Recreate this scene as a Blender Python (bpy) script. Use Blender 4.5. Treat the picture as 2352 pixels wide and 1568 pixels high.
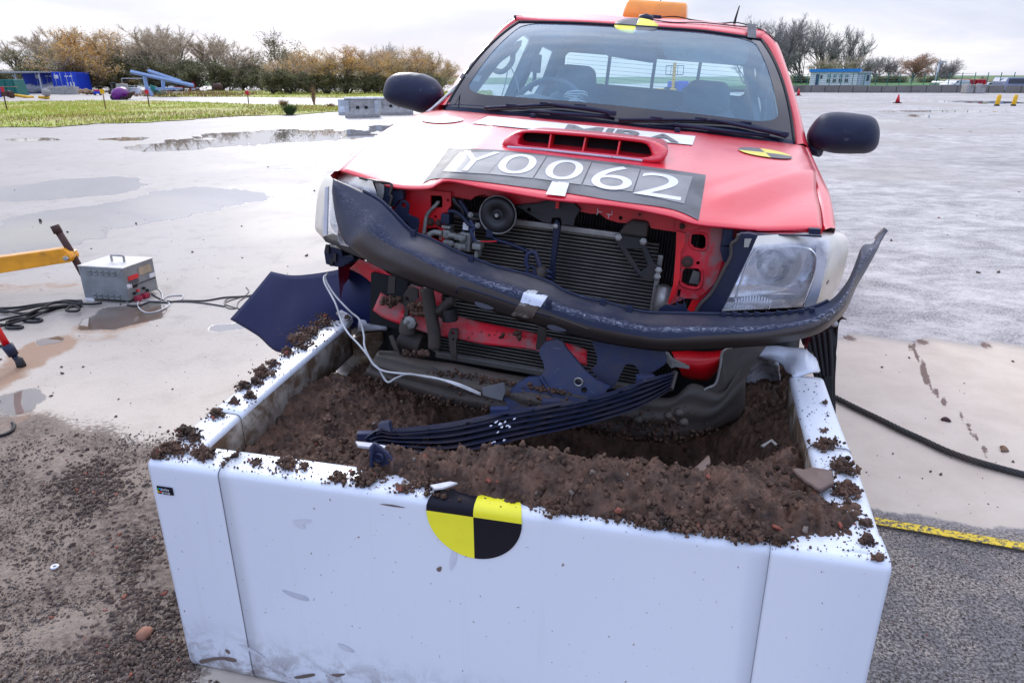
import bpy, bmesh, math, random
import numpy as np
from mathutils import Vector, Matrix
from mathutils.bvhtree import BVHTree
import mathutils.geometry as mgeo
random.seed(7); RS = np.random.RandomState(11)
for o in list(bpy.data.objects): bpy.data.objects.remove(o)
SC = bpy.context.scene
COL = SC.collection
R = math.radians

# ------------------------------------------------------------------ camera
F = 1600.; CX, CY = 1176., 784.            # photo measured on a 2352 x 1568 grid
CAMH = 1.47
PITCH = math.atan(606/1600.); ROLL = R(-.3)
cd = bpy.data.cameras.new('camera'); cam = bpy.data.objects.new('camera', cd); COL.objects.link(cam)
cd.sensor_width = 36; cd.lens = 36*F/2352; cd.clip_start = .05; cd.clip_end = 9000
fw = np.array([0, math.cos(PITCH), -math.sin(PITCH)]); rt = np.array([1., 0, 0]); dn = np.cross(fw, rt)
c_, s_ = math.cos(ROLL), math.sin(ROLL)
CR, CD = c_*rt - s_*dn, s_*rt + c_*dn
cam.matrix_world = Matrix(((CR[0], -CD[0], -fw[0], 0), (CR[1], -CD[1], -fw[1], 0), (CR[2], -CD[2], -fw[2], CAMH), (0, 0, 0, 1)))
SC.camera = cam
SC.view_settings.view_transform = 'Standard'; SC.view_settings.look = 'None'
SC.view_settings.exposure = 0.34; SC.view_settings.gamma = 1

# ------------------------------------------------------------------ sky and sun (wet overcast day, brightest ahead on the left)
SUN_EL, SUN_AZ = R(27), R(-14)             # azimuth from +Y towards +X
W = bpy.data.worlds.new('World'); SC.world = W; W.use_nodes = True
nt = W.node_tree; nt.nodes.clear()
def wn(t, **k):
    n = nt.nodes.new(t)
    for a, b in k.items(): setattr(n, a, b)
    return n
def wl(a, b): nt.links.new(a, b)
sky = wn('ShaderNodeTexSky', sky_type='NISHITA', sun_disc=False, sun_elevation=SUN_EL, sun_rotation=SUN_AZ)
skm = wn('ShaderNodeVectorMath', operation='SCALE'); skm.inputs[3].default_value = .008; wl(sky.outputs[0], skm.inputs[0])
tc = wn('ShaderNodeTexCoord'); sep = wn('ShaderNodeSeparateXYZ'); wl(tc.outputs['Generated'], sep.inputs[0])
sc = wn('ShaderNodeVectorMath', operation='MULTIPLY'); wl(tc.outputs['Generated'], sc.inputs[0]); sc.inputs[1].default_value = (1.7, 1.7, 7.5)
no = wn('ShaderNodeTexNoise'); no.inputs['Scale'].default_value = 1.9; no.inputs['Detail'].default_value = 6; no.inputs['Roughness'].default_value = .55; no.inputs['Distortion'].default_value = .5
wl(sc.outputs[0], no.inputs['Vector'])
cr = wn('ShaderNodeValToRGB'); wl(no.outputs[0], cr.inputs[0])
e = cr.color_ramp.elements; e[0].position = .36; e[0].color = (.51, .54, .67, 1); e[1].position = .66; e[1].color = (.77, .77, .82, 1)
m_ = e.new(.5); m_.color = (.60, .62, .735, 1)
# luminance of the cloud deck by elevation
mr = wn('ShaderNodeMapRange'); wl(sep.outputs[2], mr.inputs[0]); mr.inputs[1].default_value = .07; mr.inputs[2].default_value = .55; mr.inputs[3].default_value = 1.0; mr.inputs[4].default_value = 1.95
# bright patch round the hidden sun
sd = Vector((math.cos(SUN_EL)*math.sin(SUN_AZ), math.cos(SUN_EL)*math.cos(SUN_AZ), math.sin(SUN_EL)))
dt = wn('ShaderNodeVectorMath', operation='DOT_PRODUCT'); nrm = wn('ShaderNodeVectorMath', operation='NORMALIZE'); wl(tc.outputs['Generated'], nrm.inputs[0]); wl(nrm.outputs[0], dt.inputs[0]); dt.inputs[1].default_value = sd
mg = wn('ShaderNodeMapRange', interpolation_type='SMOOTHSTEP'); wl(dt.outputs['Value'], mg.inputs[0]); mg.inputs[1].default_value = .90; mg.inputs[2].default_value = 1.0; mg.inputs[3].default_value = 0; mg.inputs[4].default_value = 1.8
add = wn('ShaderNodeMath', operation='ADD'); wl(mr.outputs[0], add.inputs[0]); wl(mg.outputs[0], add.inputs[1])
# the sky behind the photographer is duller and bluer
bk = wn('ShaderNodeMapRange'); wl(sep.outputs[1], bk.inputs[0]); bk.inputs[1].default_value = -.6; bk.inputs[2].default_value = .3; bk.inputs[3].default_value = .84; bk.inputs[4].default_value = 1.
mul = wn('ShaderNodeMath', operation='MULTIPLY'); wl(add.outputs[0], mul.inputs[0]); wl(bk.outputs[0], mul.inputs[1])
cs = wn('ShaderNodeVectorMath', operation='SCALE'); wl(cr.outputs[0], cs.inputs[0]); wl(mul.outputs[0], cs.inputs[3])
av = wn('ShaderNodeVectorMath', operation='ADD'); wl(cs.outputs[0], av.inputs[0]); wl(skm.outputs[0], av.inputs[1])
tb = wn('ShaderNodeMapRange'); wl(sep.outputs[1], tb.inputs[0]); tb.inputs[1].default_value = .25; tb.inputs[2].default_value = -.35
tm = wn('ShaderNodeMix', data_type='RGBA'); tm.blend_type = 'MULTIPLY'; wl(tb.outputs[0], tm.inputs[0]); wl(av.outputs[0], tm.inputs[6]); tm.inputs[7].default_value = (.80, .93, 1.20, 1)
bg = wn('ShaderNodeBackground'); wl(tm.outputs[2], bg.inputs[0]); bg.inputs[1].default_value = 1.0
wo = wn('ShaderNodeOutputWorld'); wl(bg.outputs[0], wo.inputs[0])
sl = bpy.data.lights.new('sun', 'SUN'); sl.energy = 1.0; sl.angle = R(12); sl.color = (1, .96, .9)
so = bpy.data.objects.new('sun', sl); COL.objects.link(so); so.rotation_euler = sd.to_track_quat('Z', 'Y').to_euler()

# ------------------------------------------------------------------ measuring helpers
def ray(u, v): return CR*(u-CX)/F + CD*(v-CY)/F + fw
CAM = np.array([0, 0, CAMH])
def WP(u, v, z=0.):
    d = ray(u, v); return CAM + d*(z-CAMH)/d[2]
def WY(u, v, y):
    d = ray(u, v); return CAM + d*y/d[1]
def rotm(a, b, c):
    ca, sa, cb, sb, cc, sc_ = math.cos(a), math.sin(a), math.cos(b), math.sin(b), math.cos(c), math.sin(c)
    return np.array([[ca, -sa, 0], [sa, ca, 0], [0, 0, 1]]) @ np.array([[cb, 0, sb], [0, 1, 0], [-sb, 0, cb]]) @ np.array([[1, 0, 0], [0, cc, -sc_], [0, sc_, cc]])
TYAW, TROLL, TPITCH = R(-14.41), R(4.834), R(-3.0)
TR = rotm(TYAW, TROLL, TPITCH); TT = np.array([.01705, 1.9408, .1255])
TO = TR.T @ (CAM-TT)
def TP(u, v, y=None, x=None, z=None):      # truck frame: x across, y rearward, z up
    d = TR.T @ ray(u, v)
    a, c = (1, y) if y is not None else ((0, x) if x is not None else (2, z))
    return TO + d*(c-TO[a])/d[a]
def zz(ou, ov, k): return lambda a, b: (ou*.57422+a*k, ov*.57422+b*k)
ZA = zz(1200, 600, .24414); ZB = zz(2000, 600, .24414); ZC = zz(2700, 600, .24414); ZD = zz(1200, 1100, .24414)
ZE = zz(1800, 0, .24414); ZF = zz(900, 0, .24414); ZG = zz(2700, 0, .34082); ZH = zz(2000, 1200, .34180)
ZI = zz(500, 1700, .41504); ZJ = zz(2200, 1700, .46289); ZK = zz(0, 850, .29297); ZL = zz(0, 0, .24414)
ZM = zz(560, 1150, .24414); ZN = zz(3200, 1200, .25637); ZO = zz(0, 250, .11719); ZP = zz(480, 250, .11719); ZQ = zz(3140, 180, .23340)
def TPs(L, Z=None, y=None, **k):
    out = []
    for p in L:
        yy = p[2] if len(p) > 2 else y
        q = Z(p[0], p[1]) if Z else p[:2]
        out.append(TP(*q, y=yy, **k))
    return np.array(out)
def resample(P, n, closed=False):
    P = np.asarray(P, float)
    if closed: P = np.vstack([P, P[:1]])
    s = np.r_[0, np.cumsum(np.linalg.norm(np.diff(P, axis=0), axis=1))]
    t = np.linspace(0, s[-1], n+1)[:-1] if closed else np.linspace(0, s[-1], n)
    return np.stack([np.interp(t, s, P[:, i]) for i in range(P.shape[1])], 1)
def smooth(P, n, closed=False):            # Catmull-Rom through the points, n samples
    P = np.asarray(P, float); m = len(P)
    g = lambda i: P[i % m] if closed else P[min(max(i, 0), m-1)]
    out = []; segs = m if closed else m-1; k = max(2, int(math.ceil(n*2/segs)))
    for i in range(segs):
        a, b, c, d = g(i-1), g(i), g(i+1), g(i+2)
        for j in range(k):
            t = j/k
            out.append(.5*((2*b)+(-a+c)*t+(2*a-5*b+4*c-d)*t*t+(-a+3*b-3*c+d)*t**3))
    if not closed: out.append(P[-1])
    return resample(out, n, closed)

# ------------------------------------------------------------------ value noise (numpy)
def hash3(i, j, k):
    h = (i*374761393 + j*668265263 + k*2147483647 + 974711) & 0xffffffff
    h = ((h ^ (h >> 13))*1274126177) & 0xffffffff
    return ((h ^ (h >> 16)) & 0xffff)/65535.
def vnoise(p):
    p = np.asarray(p, float); i = np.floor(p).astype(np.int64); f = p-i; f = f*f*(3-2*f)
    r = 0
    for a in (0, 1):
        for b in (0, 1):
            for c in (0, 1):
                w = (f[:, 0] if a else 1-f[:, 0])*(f[:, 1] if b else 1-f[:, 1])*(f[:, 2] if c else 1-f[:, 2])
                r = r + w*hash3(i[:, 0]+a, i[:, 1]+b, i[:, 2]+c)
    return r*2-1
def fbm(p, o=4, g=.5, l=2.1):
    p = np.asarray(p, float); r = 0; a = 1; s = 0
    for k in range(o): r = r + a*vnoise(p+17.3*k); s += a; a *= g; p = p*l
    return r/s
def sstep(a, b, x): t = np.clip((x-a)/(b-a), 0, 1); return t*t*(3-2*t)

# ------------------------------------------------------------------ mesh helpers
def raw_mesh(name, V, Fs, mats, mi=None, smooth_=False):
    me = bpy.data.meshes.new(name)
    V = np.asarray(V, float)
    if isinstance(Fs, np.ndarray):
        n, k = Fs.shape
        me.vertices.add(len(V)); me.vertices.foreach_set('co', V.ravel())
        me.loops.add(n*k); me.loops.foreach_set('vertex_index', Fs.ravel().astype(np.int32))
        me.polygons.add(n); me.polygons.foreach_set('loop_start', np.arange(0, n*k, k, dtype=np.int32))
        me.update(calc_edges=True)
    else:
        me.from_pydata([tuple(v) for v in V], [], [tuple(int(i) for i in f) for f in Fs]); me.update()
    for m in (mats if isinstance(mats, (list, tuple)) else [mats]): me.materials.append(m)
    if mi is not None and len(mi) == len(me.polygons): me.polygons.foreach_set('material_index', np.asarray(mi, np.int32))
    if smooth_: me.polygons.foreach_set('use_smooth', np.ones(len(me.polygons), bool))
    me.update()
    return me
def link(name, me, parent=None):
    o = bpy.data.objects.new(name, me); COL.objects.link(o)
    if parent is not None: o.parent = parent
    return o
def tag(o, label=None, cat=None, group=None, kind=None):
    for k, v in (('label', label), ('category', cat), ('group', group), ('kind', kind)):
        if v: o[k] = v
    return o
def empty(name, loc, label, cat, group=None, rot=(0, 0, 0)):
    o = bpy.data.objects.new(name, None); COL.objects.link(o); o.location = loc; o.rotation_euler = rot; o.empty_display_size = .1
    return tag(o, label, cat, group)
class MB:
    def __init__(s): s.V = []; s.F = []; s.M = []; s.S = []; s.n = 0
    def add(s, V, Fs, m=0, sm=False):
        V = np.asarray(V, float); s.V.append(V)
        for f in Fs: s.F.append([int(i)+s.n for i in f]); s.M.append(m); s.S.append(sm)
        s.n += len(V); return s
    def box(s, c, d, m=0, rot=None, bev=0):
        x, y, z = [q/2 for q in d]
        if bev:
            b = min(bev, .49*min(d)); V = []
            bm = bmesh.new(); bmesh.ops.create_cube(bm, size=1, matrix=Matrix.Diagonal((d[0], d[1], d[2], 1)))
            bmesh.ops.bevel(bm, geom=bm.edges[:], offset=b, segments=2, affect='EDGES', profile=.7)
            V = np.array([v.co[:] for v in bm.verts]); bm.verts.index_update(); Fs = [[v.index for v in f.verts] for f in bm.faces]; bm.free()
        else:
            V = np.array([[i, j, k] for i in (-x, x) for j in (-y, y) for k in (-z, z)])
            Fs = [(0, 1, 3, 2), (4, 6, 7, 5), (0, 4, 5, 1), (2, 3, 7, 6), (0, 2, 6, 4), (1, 5, 7, 3)]
        if rot is not None: V = V @ np.asarray(rot).T
        return s.add(V+np.asarray(c), Fs, m)
    def tube(s, P, r, m=0, n=8, cap=True, sm=True, closed=False):
        P = np.asarray(P, float); k = len(P); r = np.ones(k)*r if np.isscalar(r) else np.asarray(r)
        T = np.gradient(P, axis=0)
        if closed: T = np.roll(P, -1, 0)-np.roll(P, 1, 0)
        T /= np.linalg.norm(T, axis=1)[:, None]+1e-12
        u = np.cross(T[0], [0, 0, 1.]); 
        if np.linalg.norm(u) < .1: u = np.cross(T[0], [1., 0, 0])
        u /= np.linalg.norm(u); V = []
        for i in range(k):
            u = u-T[i]*(u@T[i]); u /= np.linalg.norm(u)+1e-12; w = np.cross(T[i], u)
            for j in range(n):
                a = 2*math.pi*j/n; V.append(P[i]+r[i]*(math.cos(a)*u+math.sin(a)*w))
        Fs = []
        for i in range(k if closed else k-1):
            i2 = (i+1) % k
            for j in range(n): j2 = (j+1) % n; Fs.append((i*n+j, i*n+j2, i2*n+j2, i2*n+j))
        s.add(V, Fs, m, sm)
        if cap and not closed:
            s.F.append([s.n-k*n+j for j in range(n)][::-1]); s.M.append(m); s.S.append(False)
            s.F.append([s.n-n+j for j in range(n)]); s.M.append(m); s.S.append(False)
        return s
    def grid(s, G, m=0, sm=True, closed_u=False, thick=0, flip=False):   # G[i][j] -> 3D
        G = np.asarray(G, float); a, b, _ = G.shape
        Fs = []
        for i in range(a if closed_u else a-1):
            for j in range(b-1):
                i2 = (i+1) % a; q = (i*b+j, i2*b+j, i2*b+j+1, i*b+j+1); Fs.append(q[::-1] if flip else q)
        s.add(G.reshape(-1, 3), Fs, m, sm)
        return s
    def lathe(s, prof, c, ax, m=0, n=24, sm=True):     # prof: (r, h) along axis ax
        ax = np.asarray(ax, float); ax /= np.linalg.norm(ax); u = np.cross(ax, [0, 0, 1.])
        if np.linalg.norm(u) < .1: u = np.cross(ax, [1., 0, 0])
        u /= np.linalg.norm(u); w = np.cross(ax, u)
        V = [np.asarray(c)+ax*h+r*(math.cos(2*math.pi*j/n)*u+math.sin(2*math.pi*j/n)*w) for r, h in prof for j in range(n)]
        Fs = [(i*n+j, i*n+(j+1) % n, (i+1)*n+(j+1) % n, (i+1)*n+j) for i in range(len(prof)-1) for j in range(n)]
        s.add(V, Fs, m, sm)
        for q, rv in ((0, 1), (len(prof)-1, 0)):
            if prof[q][0] > 1e-4:
                f = [s.n-len(prof)*n+q*n+j for j in range(n)]; s.F.append(f[::-1] if rv else f); s.M.append(m); s.S.append(False)
        return s
    def plate(s, loops, th, m=0, nrm=None):            # planar loops (outer, holes...) of 3D points, extruded by th along normal
        loops = [np.asarray(l, float) for l in loops]
        if nrm is None:
            P = loops[0]; n_ = np.zeros(3)
            for i in range(len(P)): n_ += np.cross(P[i]-P[0], P[(i+1) % len(P)]-P[0])
            nrm = n_/np.linalg.norm(n_)
        nrm = np.asarray(nrm, float)
        tri = mgeo.tessellate_polygon([[Vector(p) for p in l] for l in loops])
        A = np.vstack(loops); n = len(A)
        s.add(np.vstack([A, A+nrm*th]), [t[::-1] for t in tri]+[tuple(i+n for i in t) for t in tri], m)
        b = s.n-2*n; k = 0
        for l in loops:
            L = len(l)
            for i in range(L): j = (i+1) % L; s.F.append([b+k+i, b+k+j, b+k+j+n, b+k+i+n]); s.M.append(m); s.S.append(False)
            k += L
        return s
    def build(s, name, mats, parent=None, solid=0, bevel=0, sub=0, auto=False, fixn=True):
        V = np.vstack(s.V); me = raw_mesh(name, V, s.F, mats, s.M)
        me.polygons.foreach_set('use_smooth', np.array(s.S, bool))
        if fixn:
            bm = bmesh.new(); bm.from_mesh(me); bmesh.ops.recalc_face_normals(bm, faces=bm.faces[:]); bm.to_mesh(me); bm.free()
        o = link(name, me, parent)
        if solid: md = o.modifiers.new('s', 'SOLIDIFY'); md.thickness = abs(solid); md.offset = -1 if solid > 0 else 1
        if bevel: md = o.modifiers.new('b', 'BEVEL'); md.width = bevel; md.segments = 2; md.limit_method = 'ANGLE'; md.angle_limit = R(40)
        if sub: md = o.modifiers.new('u', 'SUBSURF'); md.levels = sub; md.render_levels = sub
        return o
def loft(A, B, rows, prof=None):           # grid between polylines A and B
    A = np.asarray(A); B = np.asarray(B)
    return np.stack([A*(1-t)+B*t for t in np.linspace(0, 1, rows)], 1)
def rrect(w, h, r, n=5):
    P = []
    for cx, cy, a0 in ((w/2-r, h/2-r, 0), (-w/2+r, h/2-r, 90), (-w/2+r, -h/2+r, 180), (w/2-r, -h/2+r, 270)):
        for i in range(n): a = R(a0+90*i/(n-1)); P.append((cx+r*math.cos(a), cy+r*math.sin(a)))
    return np.array(P)
def circ(c, u, w, r, n=16): return np.array([np.asarray(c)+r*(math.cos(2*math.pi*i/n)*np.asarray(u)+math.sin(2*math.pi*i/n)*np.asarray(w)) for i in range(n)])
# ------------------------------------------------------------------ materials
def sr(r, g, b): return tuple(((c/255.)/12.92 if c/255. <= .04045 else ((c/255.+.055)/1.055)**2.4) for c in (r, g, b))
class NT:
    def __init__(s, name):
        s.m = bpy.data.materials.new(name); s.m.use_nodes = True; s.t = s.m.node_tree; s.t.nodes.clear()
        s.out = s.n('ShaderNodeOutputMaterial'); s.tc = s.n('ShaderNodeTexCoord')
    def n(s, t, **k):
        x = s.t.nodes.new(t)
        for a, b in k.items(): setattr(x, a, b)
        return x
    def l(s, a, b): s.t.links.new(a, b)
    def co(s, scale=(1, 1, 1), which='Object'):
        m = s.n('ShaderNodeMapping'); m.inputs['Scale'].default_value = scale; s.l(s.tc.outputs[which], m.inputs[0]); return m.outputs[0]
    def noise(s, sc, det=4, rough=.55, dist=0, scale=(1, 1, 1), off=0):
        x = s.n('ShaderNodeTexNoise'); x.inputs['Scale'].default_value = sc; x.inputs['Detail'].default_value = det; x.inputs['Roughness'].default_value = rough; x.inputs['Distortion'].default_value = dist
        m = s.n('ShaderNodeMapping'); m.inputs['Scale'].default_value = scale; m.inputs['Location'].default_value = (off, off*.7, off*1.3); s.l(s.tc.outputs['Object'], m.inputs[0]); s.l(m.outputs[0], x.inputs['Vector'])
        return x.outputs[0]
    def ramp(s, v, a, b, lo=0., hi=1.):
        x = s.n('ShaderNodeMapRange', interpolation_type='SMOOTHSTEP'); s.l(v, x.inputs[0])
        for i, q in enumerate((a, b, lo, hi)): x.inputs[i+1].default_value = q
        return x.outputs[0]
    def math(s, op, a, b=0.):
        x = s.n('ShaderNodeMath', operation=op)
        for i, q in enumerate((a, b)):
            if isinstance(q, (int, float)): x.inputs[i].default_value = q
            else: s.l(q, x.inputs[i])
        return x.outputs[0]
    def mix(s, f, a, b):
        x = s.n('ShaderNodeMix', data_type='RGBA')
        if isinstance(f, (int, float)): x.inputs[0].default_value = f
        else: s.l(f, x.inputs[0])
        for i, q in ((6, a), (7, b)):
            if isinstance(q, tuple): x.inputs[i].default_value = (*q[:3], 1)
            else: s.l(q, x.inputs[i])
        return x.outputs[2]
    def bump(s, h, st=.3, dist=.01, prev=None):
        x = s.n('ShaderNodeBump'); x.inputs['Strength'].default_value = st; x.inputs['Distance'].default_value = dist; s.l(h, x.inputs['Height'])
        if prev is not None: s.l(prev, x.inputs['Normal'])
        return x.outputs[0]
    def attr(s, name):
        x = s.n('ShaderNodeAttribute'); x.attribute_name = name; return x
    def pbr(s, col, rough=.5, metal=0., normal=None, coat=0, coatr=.05, spec=.5, alpha=None, emit=None):
        p = s.n('ShaderNodeBsdfPrincipled')
        def st(k, q):
            if isinstance(q, (int, float)): p.inputs[k].default_value = q
            elif isinstance(q, tuple): p.inputs[k].default_value = (*q[:3], 1)
            else: s.l(q, p.inputs[k])
        st('Base Color', col); st('Roughness', rough); st('Metallic', metal); st('Coat Weight', coat); st('Coat Roughness', coatr); st('Specular IOR Level', spec)
        if normal is not None: s.l(normal, p.inputs['Normal'])
        s.l(p.outputs[0], s.out.inputs[0]); return p
def simple(name, c, rough=.5, metal=0., var=.12, vs=9., bump=.08, bs=60., bd=.002, c2=None, dirt=0, dirtc=(.10, .075, .055), ds=6., dlo=.5, dhi=.7, **k):
    t = NT(name); n = t.noise(vs)
    c2 = c2 or tuple(x*(1-2*var) for x in c)
    col = t.mix(t.ramp(n, .35, .65), c, c2)
    rr = rough
    if dirt:
        dn_ = t.ramp(t.noise(ds, 8, .65, .4, off=3), dlo, dhi, 0, dirt); col = t.mix(dn_, col, dirtc); rr = t.math('ADD', t.math('MULTIPLY', dn_, .5*(1-rough)), rough)
    else: rr = t.math('ADD', t.math('MULTIPLY', t.noise(vs*3, off=5), .16), rough-.08)
    nm = t.bump(t.noise(bs, 5), bump, bd) if bump else None
    t.pbr(col, rr, metal, nm, **k); return t.m
M = {}
def red_paint(name, dust, dustc=(.55, .40, .38)):
    t = NT(name); red = (.74, .003, .024)
    sm = t.noise(2.2, 7, .62, 1.2, scale=(1, 2.5, 1)); sp = t.noise(26, 6, .7)
    f = t.math('MULTIPLY', t.ramp(sm, .36, .70), dust); f2 = t.ramp(sp, .62, .74, 0, dust*.6)
    col = t.mix(t.math('ADD', f, f2), red, dustc)
    rr = t.math('ADD', t.math('MULTIPLY', sm, .35), .14)
    nm = t.bump(t.noise(5, 3), .05, .01); nm = t.bump(t.noise(140, 3), .12, .001, nm)
    t.pbr(col, rr, 0, nm, coat=.8, coatr=.24).inputs['Coat IOR'].default_value = 1.5; return t.m
M['red'] = red_paint('red_paint', .08)
M['redclean'] = simple('red_primer', (.74, .005, .012), .4, var=.1, dirt=.7, dirtc=(.16, .06, .05), ds=9, dlo=.52, dhi=.72, coat=.25)
M['reddirty'] = simple('red_muddy', (.72, .012, .03), .45, var=.15, dirt=.95, dirtc=(.26, .17, .15), ds=9, dlo=.44, dhi=.64)
def black_plastic(name, c, scuff=.5, rough=.42, mud=.0, attr=False):
    t = NT(name); n = t.ramp(t.noise(14, 9, .72, 1.5, scale=(1, 1, 2.2)), .60, .72, 0, scuff)
    col = t.mix(n, c, (.20, .22, .28))
    if mud: col = t.mix(t.ramp(t.noise(7, 8, .7, .6, off=8), .42, .62, 0, mud), col, (.075, .058, .046))
    if attr:
        a = t.attr('mud').outputs['Fac']; mn = t.math('ADD', a, t.math('MULTIPLY', t.math('SUBTRACT', t.noise(10, 9, .72, .5), .5), .9)); col = t.mix(t.ramp(mn, .42, .60, 0, .92), col, (.052, .040, .032))
        s2 = t.math('MULTIPLY', t.attr('scuff').outputs['Fac'], t.ramp(t.noise(75, 8, .8, 2.0, scale=(.6, 1, 1.6)), .50, .60)); col = t.mix(t.math('MULTIPLY', s2, .75), col, (.42, .43, .50)); col = t.mix(t.math('MULTIPLY', t.attr('dust').outputs['Fac'], t.ramp(t.noise(6, 6, .6), .35, .7, .15, .6)), col, (.17, .155, .135))
    nm = t.bump(t.noise(220, 3), .15, .0008); nm = t.bump(t.noise(3, 4), .25, .012, nm) if attr else nm; rr = t.math('ADD', t.math('MULTIPLY', t.noise(8, 6), .3), rough-.12)
    t.pbr(col, rr, 0, nm, spec=.33); return t.m
M['plastic'] = black_plastic('black_plastic', (.012, .017, .042), .35)
M['bumper'] = black_plastic('bumper_plastic', (.012, .018, .044), .18, .34, 0, True)
M['navy'] = black_plastic('navy_plastic', (.024, .034, .085), .8, .42, .35)
M['liner'] = black_plastic('liner_plastic', (.004, .010, .060), .06, .5)
M['grime'] = black_plastic('grimy_plastic', (.055, .046, .038), .2, .6, .9)
M['rubber'] = simple('rubber', (.012, .012, .013), .6, bump=.2)
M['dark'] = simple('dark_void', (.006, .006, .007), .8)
M['interior'] = simple('interior_cloth', (.085, .12, .155), .8, bump=.2, bs=300)
M['headliner'] = simple('headliner', (.45, .52, .56), .8)
M['dash'] = simple('dash_plastic', (.075, .10, .125), .6)
M['frit'] = simple('frit', (.010, .011, .024), .12, bump=0)
M['chrome'] = simple('reflector', (.92, .93, .95), .16, 1., var=.02, bump=.25, bs=9, bd=.004)
M['alu'] = simple('dirty_aluminium', (.42, .41, .38), .45, .75, dirt=.6, dirtc=(.16, .13, .10))
M['alud'] = simple('corroded_alloy', (.30, .30, .27), .6, .35, dirt=.8, dirtc=(.10, .085, .07), ds=20, bump=.4, bs=80)
M['steel'] = simple('dark_steel', (.045, .045, .047), .45, .6, dirt=.5, dirtc=(.09, .06, .045))
M['white'] = simple('white_paint', (.80, .80, .80), .4, var=.03)
M['whitewire'] = simple('white_cable', (.55, .55, .53), .5, dirt=.4)
M['tape'] = simple('grey_tape', (.16, .16, .16), .55, var=.2, bump=.3, bs=40, spec=.3)
M['tapec'] = simple('placard_grey', (.30, .295, .28), .45, var=.1, vs=12, bump=.3, bs=14, bd=.004, spec=.35)
M['letter'] = simple('white_vinyl', (.76, .76, .76), .35, var=.06)
M['yellowv'] = simple('yellow_vinyl', (.86, .78, .02), .35, var=.04)
M['yellowf'] = simple('faded_yellow_vinyl', (.72, .62, .08), .45, var=.05)
M['blackv'] = simple('black_vinyl', (.007, .006, .012), .5, spec=.2)
M['greyv'] = simple('faded_black_vinyl', (.085, .085, .095), .4)
M['amber'] = simple('amber_lens', (1.0, .33, .005), .2, var=.1, coat=.6)
M['yellow'] = simple('yellow_paint', sr(238, 160, 6), .4, dirt=.75, dirtc=(.10, .05, .02), ds=9, dlo=.6, dhi=.72, coat=.3)
M['rust'] = simple('rusty_steel', (.07, .03, .022), .7, .2, bump=.4)
M['blk'] = simple('black_cable', (.008, .008, .009), .7)
def glass(name, tint, rough=.01, haze=0):
    t = NT(name); tr = t.n('ShaderNodeBsdfTransparent'); tr.inputs[0].default_value = (*tint, 1)
    gl = t.n('ShaderNodeBsdfGlossy'); gl.inputs['Roughness'].default_value = rough
    fr = t.n('ShaderNodeFresnel'); t.l(t.math('ADD', t.math('MULTIPLY', t.n('ShaderNodeNewGeometry').outputs['Backfacing'], 1/1.5-1.5), 1.5), fr.inputs[0])
    mx = t.n('ShaderNodeMixShader'); t.l(fr.outputs[0], mx.inputs[0]); t.l(tr.outputs[0], mx.inputs[1]); t.l(gl.outputs[0], mx.inputs[2]); o = mx.outputs[0]
    if haze:
        df = t.n('ShaderNodeBsdfDiffuse'); df.inputs[0].default_value = (.38, .66, .84, 1); m2 = t.n('ShaderNodeMixShader')  # bluish diffuse film paints in the sky reflected on the windscreen
        t.l(t.ramp(t.noise(1.5, 3, .5, .5), .3, .75, haze*.7, haze), m2.inputs[0]); t.l(o, m2.inputs[1]); t.l(df.outputs[0], m2.inputs[2]); o = m2.outputs[0]
    t.l(o, t.out.inputs[0]); return t.m
M['glass'] = glass('windscreen_glass', (.80, .96, .99), .01, .21)
M['sglass'] = glass('side_glass', (.80, .92, .93))
def lens():
    t = NT('headlamp_lens'); tr = t.n('ShaderNodeBsdfTransparent'); tr.inputs[0].default_value = (.93, .95, .97, 1)
    gl = t.n('ShaderNodeBsdfGlossy'); gl.inputs['Roughness'].default_value = .08
    fr = t.n('ShaderNodeFresnel'); t.l(t.math('ADD', t.math('MULTIPLY', t.n('ShaderNodeNewGeometry').outputs['Backfacing'], 1/1.5-1.5), 1.5), fr.inputs[0]); mx = t.n('ShaderNodeMixShader'); t.l(fr.outputs[0], mx.inputs[0]); t.l(tr.outputs[0], mx.inputs[1]); t.l(gl.outputs[0], mx.inputs[2])
    df = t.n('ShaderNodeBsdfPrincipled'); df.inputs['Roughness'].default_value = .25
    a = t.attr('haze'); c = t.mix(a.outputs['Fac'], (.88, .91, .96), (.82, .75, .60)); c = t.mix(t.ramp(t.noise(7, 4, .5, .8, off=6), .55, .72, 0, .6), c, (.38, .40, .46)); t.l(c, df.inputs['Base Color'])
    f = t.math('ADD', t.math('MULTIPLY', a.outputs['Fac'], .78), t.ramp(t.noise(9, 7, .6, 1.), .35, .75, .16, .50)); f = t.math('MINIMUM', f, .95)
    m2 = t.n('ShaderNodeMixShader'); t.l(f, m2.inputs[0]); t.l(mx.outputs[0], m2.inputs[1]); t.l(df.outputs[0], m2.inputs[2]); t.l(m2.outputs[0], t.out.inputs[0]); return t.m
M['lens'] = lens()
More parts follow.
